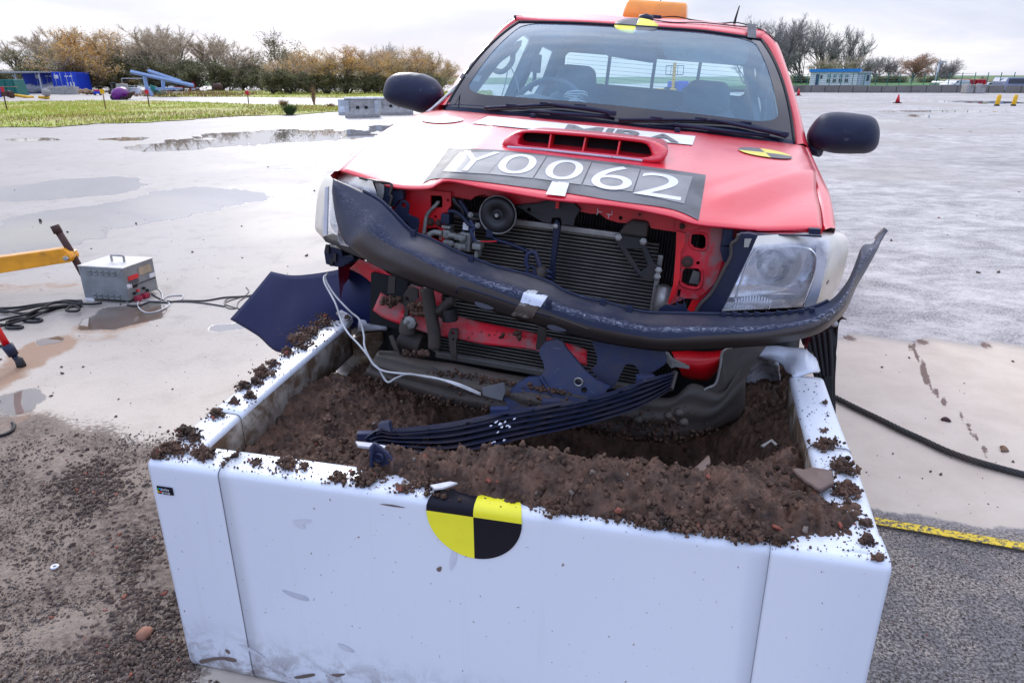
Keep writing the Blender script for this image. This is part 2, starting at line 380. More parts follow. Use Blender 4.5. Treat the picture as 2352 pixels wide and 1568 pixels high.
def core(name, pitch, vert=False, c1=(.006, .006, .007), c2=(.34, .31, .24)):
    t = NT(name); s = t.n('ShaderNodeSeparateXYZ'); t.l(t.tc.outputs['Object'], s.inputs[0])
    z = t.math('MULTIPLY', s.outputs[0 if vert else 2], 2*math.pi/pitch); w = t.math('SINE', z)
    x = t.math('SINE', t.math('MULTIPLY', s.outputs[2 if vert else 0], 2*math.pi/(pitch*.55)))
    d = t.ramp(t.noise(5, 6, .6), .3, .7, .25, 1.)
    f = t.math('MULTIPLY', t.ramp(w, .35, .9), d); f = t.math('ADD', f, t.ramp(x, .2, 1, 0, .07))
    f = t.math('ADD', f, t.ramp(t.noise(60, 5, .8, 2), .66, .74, 0, .5))
    col = t.mix(f, c1, c2); t.pbr(col, .55, .3, t.bump(w, .5, .003)); return t.m
M['core'] = core('condenser_core', .0115)
M['core2'] = core('radiator_core', .010, True, c2=(.10, .09, .075))
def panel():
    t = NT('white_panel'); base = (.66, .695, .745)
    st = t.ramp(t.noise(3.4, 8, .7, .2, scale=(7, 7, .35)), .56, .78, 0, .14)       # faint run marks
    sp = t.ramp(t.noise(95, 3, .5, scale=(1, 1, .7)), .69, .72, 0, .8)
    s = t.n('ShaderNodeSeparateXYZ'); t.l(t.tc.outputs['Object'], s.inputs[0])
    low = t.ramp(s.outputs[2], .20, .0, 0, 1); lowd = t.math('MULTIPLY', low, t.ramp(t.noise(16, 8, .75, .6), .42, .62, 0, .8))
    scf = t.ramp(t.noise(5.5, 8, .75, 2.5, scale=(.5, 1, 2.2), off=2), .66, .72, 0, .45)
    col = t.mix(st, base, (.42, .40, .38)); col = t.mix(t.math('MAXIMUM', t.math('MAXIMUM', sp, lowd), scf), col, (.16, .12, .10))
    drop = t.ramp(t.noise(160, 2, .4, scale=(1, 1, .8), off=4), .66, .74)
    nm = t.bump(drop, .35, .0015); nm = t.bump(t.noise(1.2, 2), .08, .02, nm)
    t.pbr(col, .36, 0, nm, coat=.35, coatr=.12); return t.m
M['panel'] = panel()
M['panelin'] = simple('muddy_fibreglass', (.55, .50, .42), .65, var=.1, dirt=1., dirtc=(.16, .10, .055), ds=11, dlo=.36, dhi=.60, bump=.5, bs=50, bd=.004)
M['soilpanel'] = simple('muddy_white', (.66, .66, .68), .5, dirt=.9, dirtc=(.12, .08, .055), ds=9, dlo=.48, dhi=.66)
def soil():
    t = NT('soil'); c = t.mix(t.ramp(t.noise(18, 8, .7), .3, .7), (.028, .015, .009), (.150, .080, .049))
    c = t.mix(t.ramp(t.noise(90, 3, .5, off=3), .70, .76), c, (.26, .10, .06)); c = t.mix(t.ramp(t.noise(130, 2, .5, off=7), .76, .80), c, (.40, .34, .28))
    nm = t.bump(t.noise(120, 8, .7), .9, .004); nm = t.bump(t.noise(380, 4), .5, .001, nm)
    t.pbr(c, t.ramp(t.noise(40, 4), .3, .7, .45, .9), 0, nm, spec=.35); return t.m
M['soil'] = soil()
M['clod'] = simple('clod', (.12, .078, .056), .75, var=.25, vs=60, bump=.8, bs=300)
M['stone'] = simple('pebble', (.25, .19, .145), .6, var=.3, vs=30, bump=.4, bs=200)
M['brick'] = simple('brick_chip', (.30, .08, .045), .7, var=.2)
M['grassb'] = simple('grass_blades', (.36, .46, .04), .7, var=.3, vs=.35, c2=(.55, .46, .10))
M['weed'] = simple('dry_weeds', (.34, .20, .09), .8, var=.3)
def ground():
    t = NT('wet_ground'); Z = t.attr('zone'); sp = t.n('ShaderNodeSeparateColor'); t.l(Z.outputs['Color'], sp.inputs[0])
    G, A, S = sp.outputs[0], sp.outputs[1], sp.outputs[2]     # gravel, asphalt, cream slab
    P0 = t.attr('pud').outputs['Fac']; W0 = t.attr('dirt').outputs['Fac']
    big = t.noise(.55, 6, .6, .6); med = t.noise(4, 8, .65, .3); fine = t.noise(42, 6, .7); grit = t.noise(130, 4, .6)
    con = t.mix(t.ramp(big, .3, .7), (.27, .24, .205), (.375, .34, .30)); con = t.mix(t.ramp(med, .50, .72, 0, .6), con, (.20, .175, .155)); con = t.mix(t.ramp(fine, .57, .68, 0, .6), con, (.11, .09, .08))
    slab = t.mix(t.ramp(med, .3, .75), (.62, .535, .42), (.53, .445, .345)); slab = t.mix(t.ramp(fine, .62, .73, 0, .5), slab, (.19, .14, .12))
    asp = t.mix(t.ramp(t.noise(60, 6, .8), .40, .60), (.065, .06, .06), (.42, .395, .38)); asp = t.mix(t.ramp(t.noise(2.4, 10, .82, .3, scale=(.8, 1.1, 1)), .36, .66, 0, .85), asp, (.62, .585, .54)); asp = t.mix(t.ramp(t.noise(.25, 6, .7, .3, scale=(.6, 1.6, 1), off=4), .5, .68, 0, .5), asp, (.10, .095, .095)); asp = t.mix(t.attr('tar').outputs['Fac'], asp, t.mix(t.ramp(t.noise(105, 9, .85), .43, .60), (.035, .031, .031), t.mix(t.ramp(t.noise(5, 7, .7, off=5), .42, .6), (.30, .27, .25), (.50, .42, .34))))
    gr = t.mix(t.ramp(fine, .35, .68), (.075, .052, .038), (.235, .18, .14)); gr = t.mix(t.ramp(med, .42, .66, 0, .75), gr, (.30, .235, .18)); gr = t.mix(t.ramp(grit, .58, .68, 0, .8), gr, (.045, .035, .03))
    k = t.mix(S, con, slab)
    am = t.ramp(t.math('ADD', A, t.math('MULTIPLY', t.math('SUBTRACT', fine, .5), .5)), .4, .6)
    k = t.mix(am, k, asp)
    gm = t.ramp(t.math('ADD', G, t.math('MULTIPLY', t.math('SUBTRACT', fine, .5), 1.1)), .40, .62)
    k = t.mix(gm, k, gr)
    k = t.mix(t.ramp(t.math('ADD', W0, t.math('MULTIPLY', t.math('SUBTRACT', med, .5), .9)), .42, .75, 0, .85), k, (.24, .125, .06))
    ck = t.attr('crack').outputs['Fac']; k = t.mix(t.ramp(t.math('ADD', ck, t.math('MULTIPLY', t.math('SUBTRACT', fine, .5), 1.2)), .44, .66), k, (.15, .09, .065))
    pm = t.ramp(t.math('ADD', P0, t.math('MULTIPLY', t.math('SUBTRACT', t.noise(3.5, 9, .75, .5), .5), .95)), .40, .60)
    wetcol = t.mix(.72, k, (.07, .065, .06)); k = t.mix(pm, k, wetcol)
    rr = t.ramp(big, .3, .7, .46, .62); rr = t.math('ADD', rr, t.math('MULTIPLY', am, .02)); rr = t.math('ADD', rr, t.math('MULTIPLY', gm, .22))
    rr = t.math('ADD', t.math('MULTIPLY', rr, t.math('SUBTRACT', 1., pm)), .015)
    dry = t.math('SUBTRACT', 1., pm)
    h = t.math('MULTIPLY', t.math('ADD', t.math('MULTIPLY', fine, .5), t.math('MULTIPLY', grit, t.math('ADD', t.math('MULTIPLY', gm, 1.5), t.math('ADD', .25, t.math('MULTIPLY', am, .5))))), dry)
    nm = t.bump(h, .55, .006); t.pbr(k, rr, 0, nm, spec=.30); return t.m
M['ground'] = ground()
M['verge'] = simple('verge_turf', (.30, .35, .03), .8, var=.3, vs=.22, c2=(.34, .28, .07), bump=.8, bs=6, bd=.05)
M['field'] = simple('field_grass', (.08, .17, .03), .8, var=.2, vs=.02)
def road_paint():
    t = NT('yellow_line'); n = t.noise(60, 6, .75); c = t.mix(t.ramp(n, .47, .58), sr(235, 200, 10), (.05, .05, .05)); t.pbr(c, .5, 0, t.bump(n, .5, .004)); return t.m
M['line'] = road_paint()
def bark(name, c): return simple(name, c, .85, var=.25, vs=3)
M['bark'] = bark('bark', (.16, .135, .11)); M['twig'] = bark('twigs', (.62, .50, .34)); M['twigd'] = bark('grey_twigs', (.36, .33, .29))
M['leaf_o'] = simple('autumn_leaves', (.50, .24, .05), .7, var=.35, vs=.4, c2=(.25, .21, .07)); M['leaf_g'] = simple('olive_leaves', (.24, .26, .07), .75, var=.3, vs=.4)
M['leaf_y'] = simple('golden_leaves', (.85, .46, .07), .7, var=.3, vs=.3, c2=(.28, .23, .09)); M['leaf_d'] = simple('dark_leaves', (.17, .17, .06), .8, var=.3, vs=.5)
M['leaf_r'] = simple('russet_leaves', (.42, .15, .06), .7, var=.3, vs=.4)
# ------------------------------------------------------------------ ground sheet (polar grid, surface zones as attributes)
def ell(P, c, ax, bx, ang):
    d = P-np.asarray(c); ca, sa = math.cos(ang), math.sin(ang); x = d[:, 0]*ca+d[:, 1]*sa; y = -d[:, 0]*sa+d[:, 1]*ca
    return np.sqrt((x/ax)**2+(y/bx)**2)
def make_ground():
    na, nr = 900, 300; rr = np.r_[0.02, np.geomspace(.6, 5000, nr)]
    # finer towards what the photo looks at
    a0 = np.linspace(-math.pi, math.pi, na+1)[:-1]; a = a0-.62*np.sin(a0)
    X = (rr[:, None]*np.sin(a)[None]).ravel(); Y = (rr[:, None]*np.cos(a)[None]).ravel(); n = len(X)
    P = np.stack([X, Y], 1); P3 = np.c_[P, np.zeros(n)]
    f1 = fbm(P3*1.3, 5); f2 = fbm(P3*5+9, 4); f3 = fbm(P3*.35+4, 4)
    # gravel in front left; its edge wanders
    gx = np.interp(X, [-30, -6, -2.4, -1.5, -.9, 0], [5.0, 3.7, 3.05, 2.75, 2.2, 1.6]) + .22*f1 + .1*f2
    grav = sstep(.30, -.30, Y-gx)*sstep(.15, -.3, X+.75)
    r2 = np.interp(X, [0, 1.19, 1.7, 3, 9], [2.3, 2.17, 2.02, 1.9, 1.7]) + .05*f2+.03*f1
    asph2 = sstep(.05, -.05, Y-r2)*sstep(-.1, .25, X-.55)
    grav = np.maximum(grav, asph2*sstep(1.75, 1.15, Y+.35*f1+.12*X)*.9)
    l1 = 3.92-(X-1.96)*.18
    asph = sstep(-.012, .012, Y-l1)*sstep(-.3, .3, X-.6+ (Y-4)*.3)*(.56+.2*f3); asph = np.maximum(asph, asph2)
    # greyer worn patches across the left apron
    band = sstep(1.25, .6, ell(P, (-.9, 12.0), 3.6, 1.7, -.35)+.3*f1); asph = np.maximum(asph, .85*band)
    asph = np.maximum(asph, .50*sstep(1.2, .5, ell(P, (14, 26), 22, 3.0, .08)+.5*f3))
    slab = sstep(.03, -.03, Y-l1)*sstep(-.2, .2, X)
    slab = np.maximum(slab, .55*sstep(4.6, 2.6, Y+.5*f1)*sstep(.3, -.3, X))
    pud = np.zeros(n)
    def puddle(u0, u1, v0, v1, st=1., w=.55):
        c = WP((u0+u1)/2, (v0+v1)/2)[:2]; l = WP(u0, (v0+v1)/2)[:2]; r_ = WP(u1, (v0+v1)/2)[:2]; t_ = WP((u0+u1)/2, v0)[:2]; b = WP((u0+u1)/2, v1)[:2]
        d = r_-l; ax = np.linalg.norm(d)/2; ang = math.atan2(d[1], d[0]); by = np.linalg.norm(t_-b)/2
        q = ell(P, c, ax, by, ang)+w*f1+.5*w*f2
        pud[:] = np.maximum(pud, st*sstep(1.35, .75, q))
    for q in ((470, 815, 297, 329), (380, 560, 318, 333), (290, 500, 328, 345), (0, 330, 413, 455), (-120, 60, 425, 470), (300, 600, 430, 478), (60, 420, 462, 520), (-160, 200, 515, 575), (230, 330, 316, 322), (180, 420, 268, 274), (30, 130, 318, 324),
              (2080, 2170, 264, 271), (1950, 2060, 272, 280), (2180, 2352, 232, 238), (2020, 2300, 254, 258), (-60, 60, 905, 975), (200, 345, 700, 752), (90, 165, 778, 792), (480, 600, 742, 762), (860, 1200, 285, 300)): puddle(*q)
    pud *= (1-.9*grav)
    dirt = np.zeros(n)
    for (u, v, ru, rv, s_) in ((270, 735, 110, 45, .75), (100, 800, 70, 35, .95), (40, 850, 70, 60, .8), (20, 660, 130, 14, .6), (150, 655, 60, 10, .7), (60, 960, 80, 30, .5), (2230, 1130, 20, 40, .3)):
        c = WP(u, v)[:2]; r_ = WP(u+ru, v)[:2]; t_ = WP(u, v-rv)[:2]
        dirt = np.maximum(dirt, s_*sstep(1.3, .4, ell(P, c, np.linalg.norm(r_-c), np.linalg.norm(t_-c), 0)+.35*f2))
    crack = np.zeros(n)
    for CRK, wd, ZF_, st_ in (([(40, 478), (250, 495), (450, 515), (640, 530)], .010, ZK, .62), ([(60, 590), (160, 580), (300, 605), (420, 600), (560, 610)], .012, ZK, .6), ([(-20, 318), (60, 324), (130, 322), (200, 317), (330, 315)], .05, (lambda a, b: (a, b)), .75), ([(-20, 308), (90, 309), (200, 308), (270, 311)], .05, (lambda a, b: (a, b)), .7),
        ([(1500, 825), (1800, 850), (2100, 885), (2400, 915)], .045, ZQ, .8), ([(950, 745), (1300, 800), (1700, 850), (2352, 935)], .03, ZQ, .6), ([(1130, 680), (1400, 700), (1700, 715), (2352, 745)], .07, ZQ, .62), ([(480, 600), (800, 590), (1050, 625), (1400, 640)], .05, ZQ, .6), ([(975, 375), (1010, 440), (1055, 500), (1075, 560), (1120, 600), (1110, 660), (1105, 700), (1190, 780), (1240, 870), (1330, 940), (1420, 1000), (1500, 1110), (1560, 1220), (1650, 1330), (1690, 1420)], .018, ZN, 1.)):
        L = smooth(np.array([WP(*ZF_(*p))[:2] for p in CRK]), 24)
        for i in range(len(L)-1):
            p, q = L[i], L[i+1]; d = q-p; t = np.clip(((P-p)@d)/(d@d), 0, 1); ds = np.linalg.norm(P-(p+t[:, None]*d), axis=1)+max(.006, wd*.35)*f2
            crack = np.maximum(crack, sstep(wd*1.6, 0, ds)*st_*(1. if i < 14 else .8))
    jn = np.abs(Y-l1)+.004*f2; crack = np.maximum(crack, .85*sstep(.03, .0, jn)*sstep(.2, .6, X))
    Z = grav*(.010*fbm(P3*9, 4)+.012*f2*.5)*sstep(30, 3, rr.repeat(na)) - .004*pud*0
    V = np.stack([X, Y, Z-0.0], 1)
    i = np.arange(nr)[:, None]*na; j = np.arange(na)[None]; j2 = (j+1) % na
    Fq = np.stack([i+j, i+na+j, i+na+j2, i+j2], -1).reshape(-1, 4)
    me = raw_mesh('ground', V, Fq[:, ::-1].copy(), M['ground'], smooth_=True)
    ca = me.color_attributes.new('zone', 'FLOAT_COLOR', 'POINT'); ca.data.foreach_set('color', np.c_[grav, asph, slab, np.ones(n)].ravel())
    for nm, v in (('tar', asph2), ('pud', pud), ('dirt', dirt), ('crack', crack)):
        at = me.attributes.new(nm, 'FLOAT', 'POINT'); at.data.foreach_set('value', v)
    if me.polygons[5000].normal.z < 0: me.flip_normals()
    tag(link('ground', me), kind='structure')
make_ground()
def sheet(name, px, z, mat, kind='structure', n=60, jit=.0):
    P = [WP(*p)[:2] for p in px]; P = resample(np.array(P), n, True)
    if jit: P = P+jit*np.stack([vnoise(np.c_[P*2.3, P[:, :1]*0]), vnoise(np.c_[P*2.1+40, P[:, :1]*0])], 1)
    b = MB(); b.plate([np.c_[P, np.full(len(P), z)]], .003, nrm=(0, 0, 1)); return tag(b.build(name, mat), kind=kind)
# yellow line painted on the near asphalt
a, b_ = WP(2012, 1203)[:2], WP(2352, 1262)[:2]; d = (b_-a)/np.linalg.norm(b_-a); nn = np.array([-d[1], d[0]])*.021
LP = [a-d*.15+nn, b_+d*2+nn, b_+d*2-nn, a-d*.15-nn]
mb = MB(); mb.plate([np.array([[*p, .012] for p in LP])], .002, nrm=(0, 0, 1)); tag(mb.build('road_marking', M['line']), kind='structure')
g1 = [(-400, 297), (0, 293), (122, 293), (220, 285), (342, 282), (488, 271.5), (517, 268.6), (675, 264), (773, 257.6), (900, 252), (900, 246), (775, 244), (653, 241.7), (574, 240.5), (366, 233), (220, 232), (0, 235), (-400, 235)]
sheet('grass_verge', g1, .02, M['verge'], n=400, jit=.25)
g2 = [(342, 223), (517, 223), (712, 224.8), (883, 226.5), (1130, 228), (1130, 209), (900, 209.5), (700, 210), (500, 209), (430, 212)]
sheet('grass_strip', g2, .02, M['verge'], n=200, jit=.3)
# far fields beyond the apron
mb = MB(); mb.plate([np.array([[-900, 103, .03], [900, 230, .03], [900, 3800, .03], [-900, 3800, .03]])], .003, nrm=(0, 0, 1)); tag(mb.build('field', M['field']), kind='structure')

# grass blades and dead weeds on the verge
def tufts(name, px, N, hgt, mat, wid=.02, w2=None, seed=1, patch=1.):
    rs = np.random.RandomState(seed); poly = [WP(*p)[:2] for p in px]; poly = np.array(poly)
    lo, hi = poly.min(0), poly.max(0); pts = []
    def inside(Q):
        r_ = np.zeros(len(Q), bool); j = len(poly)-1
        for i in range(len(poly)):
            xi, yi = poly[i]; xj, yj = poly[j]; c = ((yi > Q[:, 1]) != (yj > Q[:, 1])) & (Q[:, 0] < (xj-xi)*(Q[:, 1]-yi)/(yj-yi+1e-9)+xi); r_ ^= c; j = i
        return r_
    while len(pts) < N:
        Q = lo+rs.rand(N*3, 2)*(hi-lo); Q = Q[inside(Q)]; nz = fbm(np.c_[Q*.5, np.zeros(len(Q))], 3); Q = Q[nz > (rs.rand(len(Q))*.8-.55)*patch]; pts += list(Q)
    Q = np.array(pts[:N]); h = hgt*(.4+rs.rand(N)**2*1.2); a = rs.rand(N)*math.pi; dx = np.cos(a)*wid; dy = np.sin(a)*wid; le = (rs.rand(N, 2)-.5)*h[:, None]*.8
    A = np.c_[Q[:, 0]-dx, Q[:, 1]-dy, np.full(N, .018)]; B = np.c_[Q[:, 0]+dx, Q[:, 1]+dy, np.full(N, .018)]; C = np.c_[Q[:, 0]+le[:, 0], Q[:, 1]+le[:, 1], h]
    V = np.stack([A, B, C], 1).reshape(-1, 3); return tag(link(name, raw_mesh(name, V, np.arange(3*N).reshape(-1, 3), mat)), kind='stuff')
tufts('grass', g1, 26000, .10, M['grassb'], .03, seed=2)
tufts('grass', g2, 6000, .14, M['grassb'], .05, seed=3)
wd = [(-60, 296), (122, 292), (342, 281), (675, 263), (850, 255), (850, 246), (575, 243), (500, 252), (300, 262), (0, 270)]
tufts('dead_weeds', wd, 4500, .12, M['weed'], .015, seed=4, patch=1.9)
tufts('dead_weeds', [(310, 223), (560, 223), (600, 216), (300, 215)], 1300, .4, M['weed'], .04, seed=5)

# ------------------------------------------------------------------ trees
def grow(seed, H, spread=.55, levels=4, trunk_r=.16, stems=1, up=.25):
    rs = np.random.RandomState(seed); segs = []
    def br(p, d, L, r, lv):
        k = 4; pts = [p]
        for i in range(k):
            d = d+rs.randn(3)*.10+np.array([0, 0, up*.12]); d /= np.linalg.norm(d); p = p+d*L/k; pts.append(p)
        segs.append((np.array(pts), r, r*.62, lv))
        if lv >= levels: return
        nb = 7 if lv == 0 else (4 if lv == 1 else rs.randint(3, 5))
        for j in range(nb):
            q = pts[rs.randint(1, 5)] if j else pts[-1]
            ax = rs.randn(3); ax -= d*(ax@d); ax /= np.linalg.norm(ax); an = spread*(.5+rs.rand()*.9)
            nd = d*math.cos(an)+ax*math.sin(an); br(q, nd, L*((.55+.22*rs.rand()) if lv else .72), r*.58, lv+1)
    for s in range(stems):
        a = rs.rand()*6.28; d = np.array([math.cos(a)*.35*(stems > 1), math.sin(a)*.35*(stems > 1), 1.]); d /= np.linalg.norm(d)
        br(np.array([math.cos(a)*.2*(stems > 1), math.sin(a)*.2*(stems > 1), -.1]), d, H*.34*(.85+.3*rs.rand()), trunk_r, 0)
    return segs
def tree_meshes(seed, H, spread, stems, leafmat, nleaf, leaf=.22, twigmat='twig', levels=4, up=.3, ntw=5000, leafbias=.0, low=0):
    rs = np.random.RandomState(seed+99); segs = grow(seed, H, spread, levels, .035*H**.8*.5+.05, stems, up)
    zt = max(s[0][-1][2] for s in segs); k = H/zt
    b = MB(); ends = []
    for pts, r0, r1, lv in segs:
        pts = pts*k
        if lv <= 2: b.tube(pts, np.linspace(r0, r1, len(pts)), 0, 4 if lv else 6, cap=False)
        if lv >= 2: ends.append((pts, lv))
    V = np.vstack(b.V); trunk = raw_mesh('trunk', V, b.F, M['bark'])
    # crown: fine twigs off the outer branches, then leaves
    tw = []; idx = rs.randint(0, len(ends), ntw)
    for i in idx:
        pts, lv = ends[i]; t = rs.rand()*3.99; j = int(t); p = pts[j]+(pts[j+1]-pts[j])*(t-j); d = pts[-1]-pts[0]; d = d/np.linalg.norm(d)+rs.randn(3)*.55+np.array([0, 0, .25])
        d /= np.linalg.norm(d); L = H*.055*(.5+rs.rand()); s_ = np.cross(d, rs.randn(3)); s_ /= np.linalg.norm(s_); w = H*.0016*(.7+rs.rand())
        tw.append([p-s_*w, p+s_*w, p+d*L])
    for pts, lv in ends:
        if lv >= 3:
            d = pts[-1]-pts[0]; s_ = np.cross(d, rs.randn(3)); s_ /= np.linalg.norm(s_); w = H*.003; tw.append([pts[0]-s_*w, pts[0]+s_*w, pts[-1]])
    tw = np.array(tw).reshape(-1, 3); mi = np.zeros(len(tw)//3, int); V = tw
    if nleaf:
        lf = []; idx = rs.randint(0, len(ends), nleaf*3)
        for i in idx:
            pts, lv = ends[i]; p = pts[rs.randint(0, 5)]+rs.randn(3)*H*.028
            if rs.rand() < leafbias*(1-p[2]/H): continue
            if low and p[2] > H*low: continue
            a, c = rs.randn(3), rs.randn(3); a *= leaf*.5/np.linalg.norm(a); c *= leaf*.5/np.linalg.norm(c); lf.append([p-a, p+c, p+a]); 
            if len(lf) >= nleaf: break
        lf = np.array(lf).reshape(-1, 3); mi = np.r_[mi, np.ones(len(lf)//3, int)]; V = np.vstack([V, lf])
    crown = raw_mesh('crown', V, np.arange(len(V)).reshape(-1, 3), [M[twigmat], M[leafmat or 'leaf_o']], mi)
    return trunk, crown
TREES = {}
def tree(name, kind, x, y, s, rz, label, group, z=0, sx=1.):
    t, c = TREES[kind]; e_ = empty(name, (x, y, z), label, 'tree', group, (0, 0, rz)); e_.scale = (s*sx, s*sx, s)
    link('trunk', t, e_); link('crown', c, e_); return e_
TREES['bareA'] = tree_meshes(1, 10, .50, 1, 'leaf_o', 900, .16, leafbias=-.5, ntw=9000)
TREES['bareB'] = tree_meshes(2, 10, .42, 2, 'leaf_o', 500, .16, ntw=9000)
TREES['ivy'] = tree_meshes(3, 10, .45, 2, 'leaf_g', 5200, .20, ntw=8000, low=.75)
TREES['gold'] = tree_meshes(4, 7, .60, 3, 'leaf_y', 9000, .17, ntw=9000)
TREES['goldB'] = tree_meshes(5, 7, .62, 3, 'leaf_y', 6500, .16, ntw=9000)
TREES['dark'] = tree_meshes(6, 4.5, .75, 4, 'leaf_d', 9000, .20, ntw=3000)
TREES['greyA'] = tree_meshes(7, 14, .42, 2, None, 0, twigmat='twigd', ntw=5200, up=.45)
TREES['greyB'] = tree_meshes(8, 14, .46, 3, None, 0, twigmat='twigd', ntw=5200, up=.35)
TREES['russet'] = tree_meshes(9, 8, .55, 2, 'leaf_r', 8000, .2, ntw=5000)
TREES['ever'] = tree_meshes(10, 9, .62, 1, 'leaf_d', 2300, .30, ntw=3000, leafbias=.2)
def at(u, top, dist, base=None):           # column u, top row, distance -> x, y, height
    w = WY(u, top, dist); return w[0], w[1], w[2]
GL = 'line of autumn trees beyond the yard'
tl = [(62, 86, 'ivy', 'pale leaning twiggy tree, leftmost of the tall line'), (128, 66, 'bareA', 'bare twiggy tree with a few orange leaves behind the blue containers'), (168, 62, 'gold', 'tree with orange top leaves just right of the leftmost tall trees'),
      (205, 88, 'bareB', 'grey bare tree in the dip behind the yard'), (238, 64, 'gold', 'full ochre topped tree in the middle of the left line'), (282, 80, 'ivy', 'ivy covered tree beside the ochre topped one'),
      (330, 58, 'bareA', 'tall bare tree with fine crown above the purple machine'), (372, 56, 'bareB', 'tallest bare tree of the left line, above the blue steel beams'), (425, 66, 'bareB', 'slender bare tree with orange ivy on its stem'),
      (470, 80, 'bareA', 'round bare grey crown right of the slender trees'), (510, 92, 'bareB', 'lower bare tree sloping down towards the hedge'), (560, 116, 'ivy', 'low twiggy tree left of the lone evergreen')]
for i, (u, top, k, lb) in enumerate(tl):
    dist = 104+9*math.sin(i*2.4); x, y, h = at(u, top, dist); H0 = 7 if k.startswith('gold') else 10
    tree('autumn_tree', k, x, y, h/H0, i*1.7, lb, GL, sx=1.4)
GH = 'dark bushy undergrowth along the tree line'
ul = ['at the far left edge', 'under the leftmost tall tree', 'behind the blue containers', 'left of the yard gap', 'behind the grey concrete blocks', 'behind the white barrier', 'beneath the blue steel beams', 'behind the red and white machine', 'under the slender bare tree', 'beside the rusty machine', 'right of the rusty machine', 'at the foot of the lone evergreen']
for i, u in enumerate((-10, 45, 105, 170, 232, 290, 345, 398, 450, 500, 545, 600)):
    x, y, h = at(u, (142, 136, 128, 132, 124, 130, 122, 126, 128, 132, 140, 138)[i], 98); tree('bush', 'dark', x, y, h/4.5, i*2.1, 'dark olive bush '+ul[i], GH, sx=1.35)
GG = 'rounded golden brown willows left of the red truck'
gl = [(645, 118, 'goldB', 'leftmost of the golden brown willows, dark at its foot'), (700, 116, 'gold', 'golden willow second from the left'), (742, 102, 'goldB', 'tall brown willow with feathery top'), (790, 104, 'gold', 'bright yellow topped willow'), (835, 108, 'goldB', 'wide russet gold willow in the middle of the willows'), (880, 112, 'gold', 'gold willow above the left wing mirror'), (925, 104, 'goldB', 'brownish willow directly behind the left wing mirror'), (965, 108, 'gold', 'amber willow right of the mirror'), (1005, 124, 'goldB', 'rightmost golden willow sloping to the windscreen pillar')]
for i, (u, top, k, lb) in enumerate(gl):
    dist = 78+5*math.sin(i*1.9); x, y, h = at(u, top, dist); tree('willow_tree', k, x, y, h/7, i*1.3, lb, GG, sx=1.4)
for i, (u, t_, lb) in enumerate(((620, 158, 'olive bush at the left foot of the willows'), (700, 160, 'olive bush between the first two golden willows'), (785, 162, 'low olive bush right of the feathery willow'), (865, 163, 'low olive bush left of the wing mirror'), (950, 162, 'olive bush right of the left wing mirror'), (1000, 160, 'olive bush under the rightmost golden willow'), (660, 150, 'dark green bush under the leftmost golden willow'), (740, 158, 'low dark bush between the golden willows'), (830, 160, 'low dark bush under the middle golden willow'), (900, 162, 'dark bush below the left wing mirror'))):
    x, y, h = at(u, t_, 74); tree('bush', 'dark', x, y, h/4.5, i, lb, 'dark bushes under the willows', sx=1.3)
x, y, h = at(628, 62, 96); tree('evergreen_tree', 'ever', x, y, h/9, .4, 'lone airy dark green tree standing above the hedge', None)
x, y, h = at(872, 98, 110); tree('bare_tree', 'greyB', x, y, h/14, 2., 'small bare grey tree top poking above the golden willows', None)
GR = 'tall bare poplars behind the white cabin'
rl = [(1722, 44, 'greyB', 'bare tree just right of the truck aerial'), (1768, 36, 'greyA', 'bare tree hidden partly by the truck pillar'), (1815, 34, 'greyB', 'tallest bare tree left of the white cabin'), (1868, 40, 'greyA', 'wide bare tree above the left end of the cabin'), (1918, 46, 'greyB', 'bare tree above the blue cabin roof'), (1950, 60, 'greyA', 'rightmost tall bare tree above the cabin')]
for i, (u, top, k, lb) in enumerate(rl):
    x, y, h = at(u, top, 92+5*math.sin(i*2)); tree('poplar_tree', k, x, y, h/14, i*1.1, lb, GR, sx=1.1)
GS = 'distant bare trees right of the cabin'
for i, (u, top, k, lb) in enumerate(((1990, 134, 'greyB', 'distant bare tree right behind the grey cabin end'), (2025, 126, 'greyA', 'distant grey tree second right of the cabin'), (2060, 128, 'greyB', 'distant bare tree left of the russet tree'), (2150, 132, 'greyA', 'distant tree directly behind the lamp post'), (2180, 134, 'greyB', 'thin distant tree right of the lamp post'), (2200, 148, 'greyA', 'last thin bare tree before the open sky'), (2262, 174, 'greyB', 'tiny bare tree far off near the bus'), (1880, 128, 'ivy', 'olive bush of a tree behind the cabin windows'), (1940, 126, 'ivy', 'olive tree behind the grey cabin end'))):
    x, y, h = at(u, top, 112 if k != 'ivy' else 84); tree('bare_tree', k, x, y, max(h, .5)/(14 if k != 'ivy' else 10), i*1.9, lb, GS, sx=1.3)
x, y, h = at(2100, 121, 105); tree('russet_tree', 'russet', x, y, h/8, .3, 'rounded russet tree between the cabin and the lamp post', None, sx=1.5)
for i, (u, t_, lb) in enumerate(((1830, 168, 'dark hedge clump left of the white cabin'), (2040, 170, 'dark hedge clump right of the grey cabin end'), (2130, 172, 'dark hedge clump under the russet tree'), (2185, 176, 'dark hedge clump right of the lamp post'), (2310, 180, 'dark hedge clump behind the parked coach'), (2390, 178, 'dark hedge clump at the right edge of the picture'), (2235, 179, 'low dark hedge clump behind the red skips'), (2265, 178, 'low dark hedge clump behind the white parked car'), (2290, 177, 'low dark hedge clump just left of the coach'), (2350, 177, 'low dark hedge clump above the coach roof'), (2010, 172, 'dark hedge clump at the end of the grey cabin'), (2070, 173, 'dark hedge clump left of the russet tree'), (2210, 178, 'dark hedge clump behind the white van'))):
    x, y, h = at(u, t_, 96); tree('bush', 'dark', x, y, max(h, 1.)/4.5, i*.8, lb, 'dark hedge clumps on the right horizon', sx=1.7)
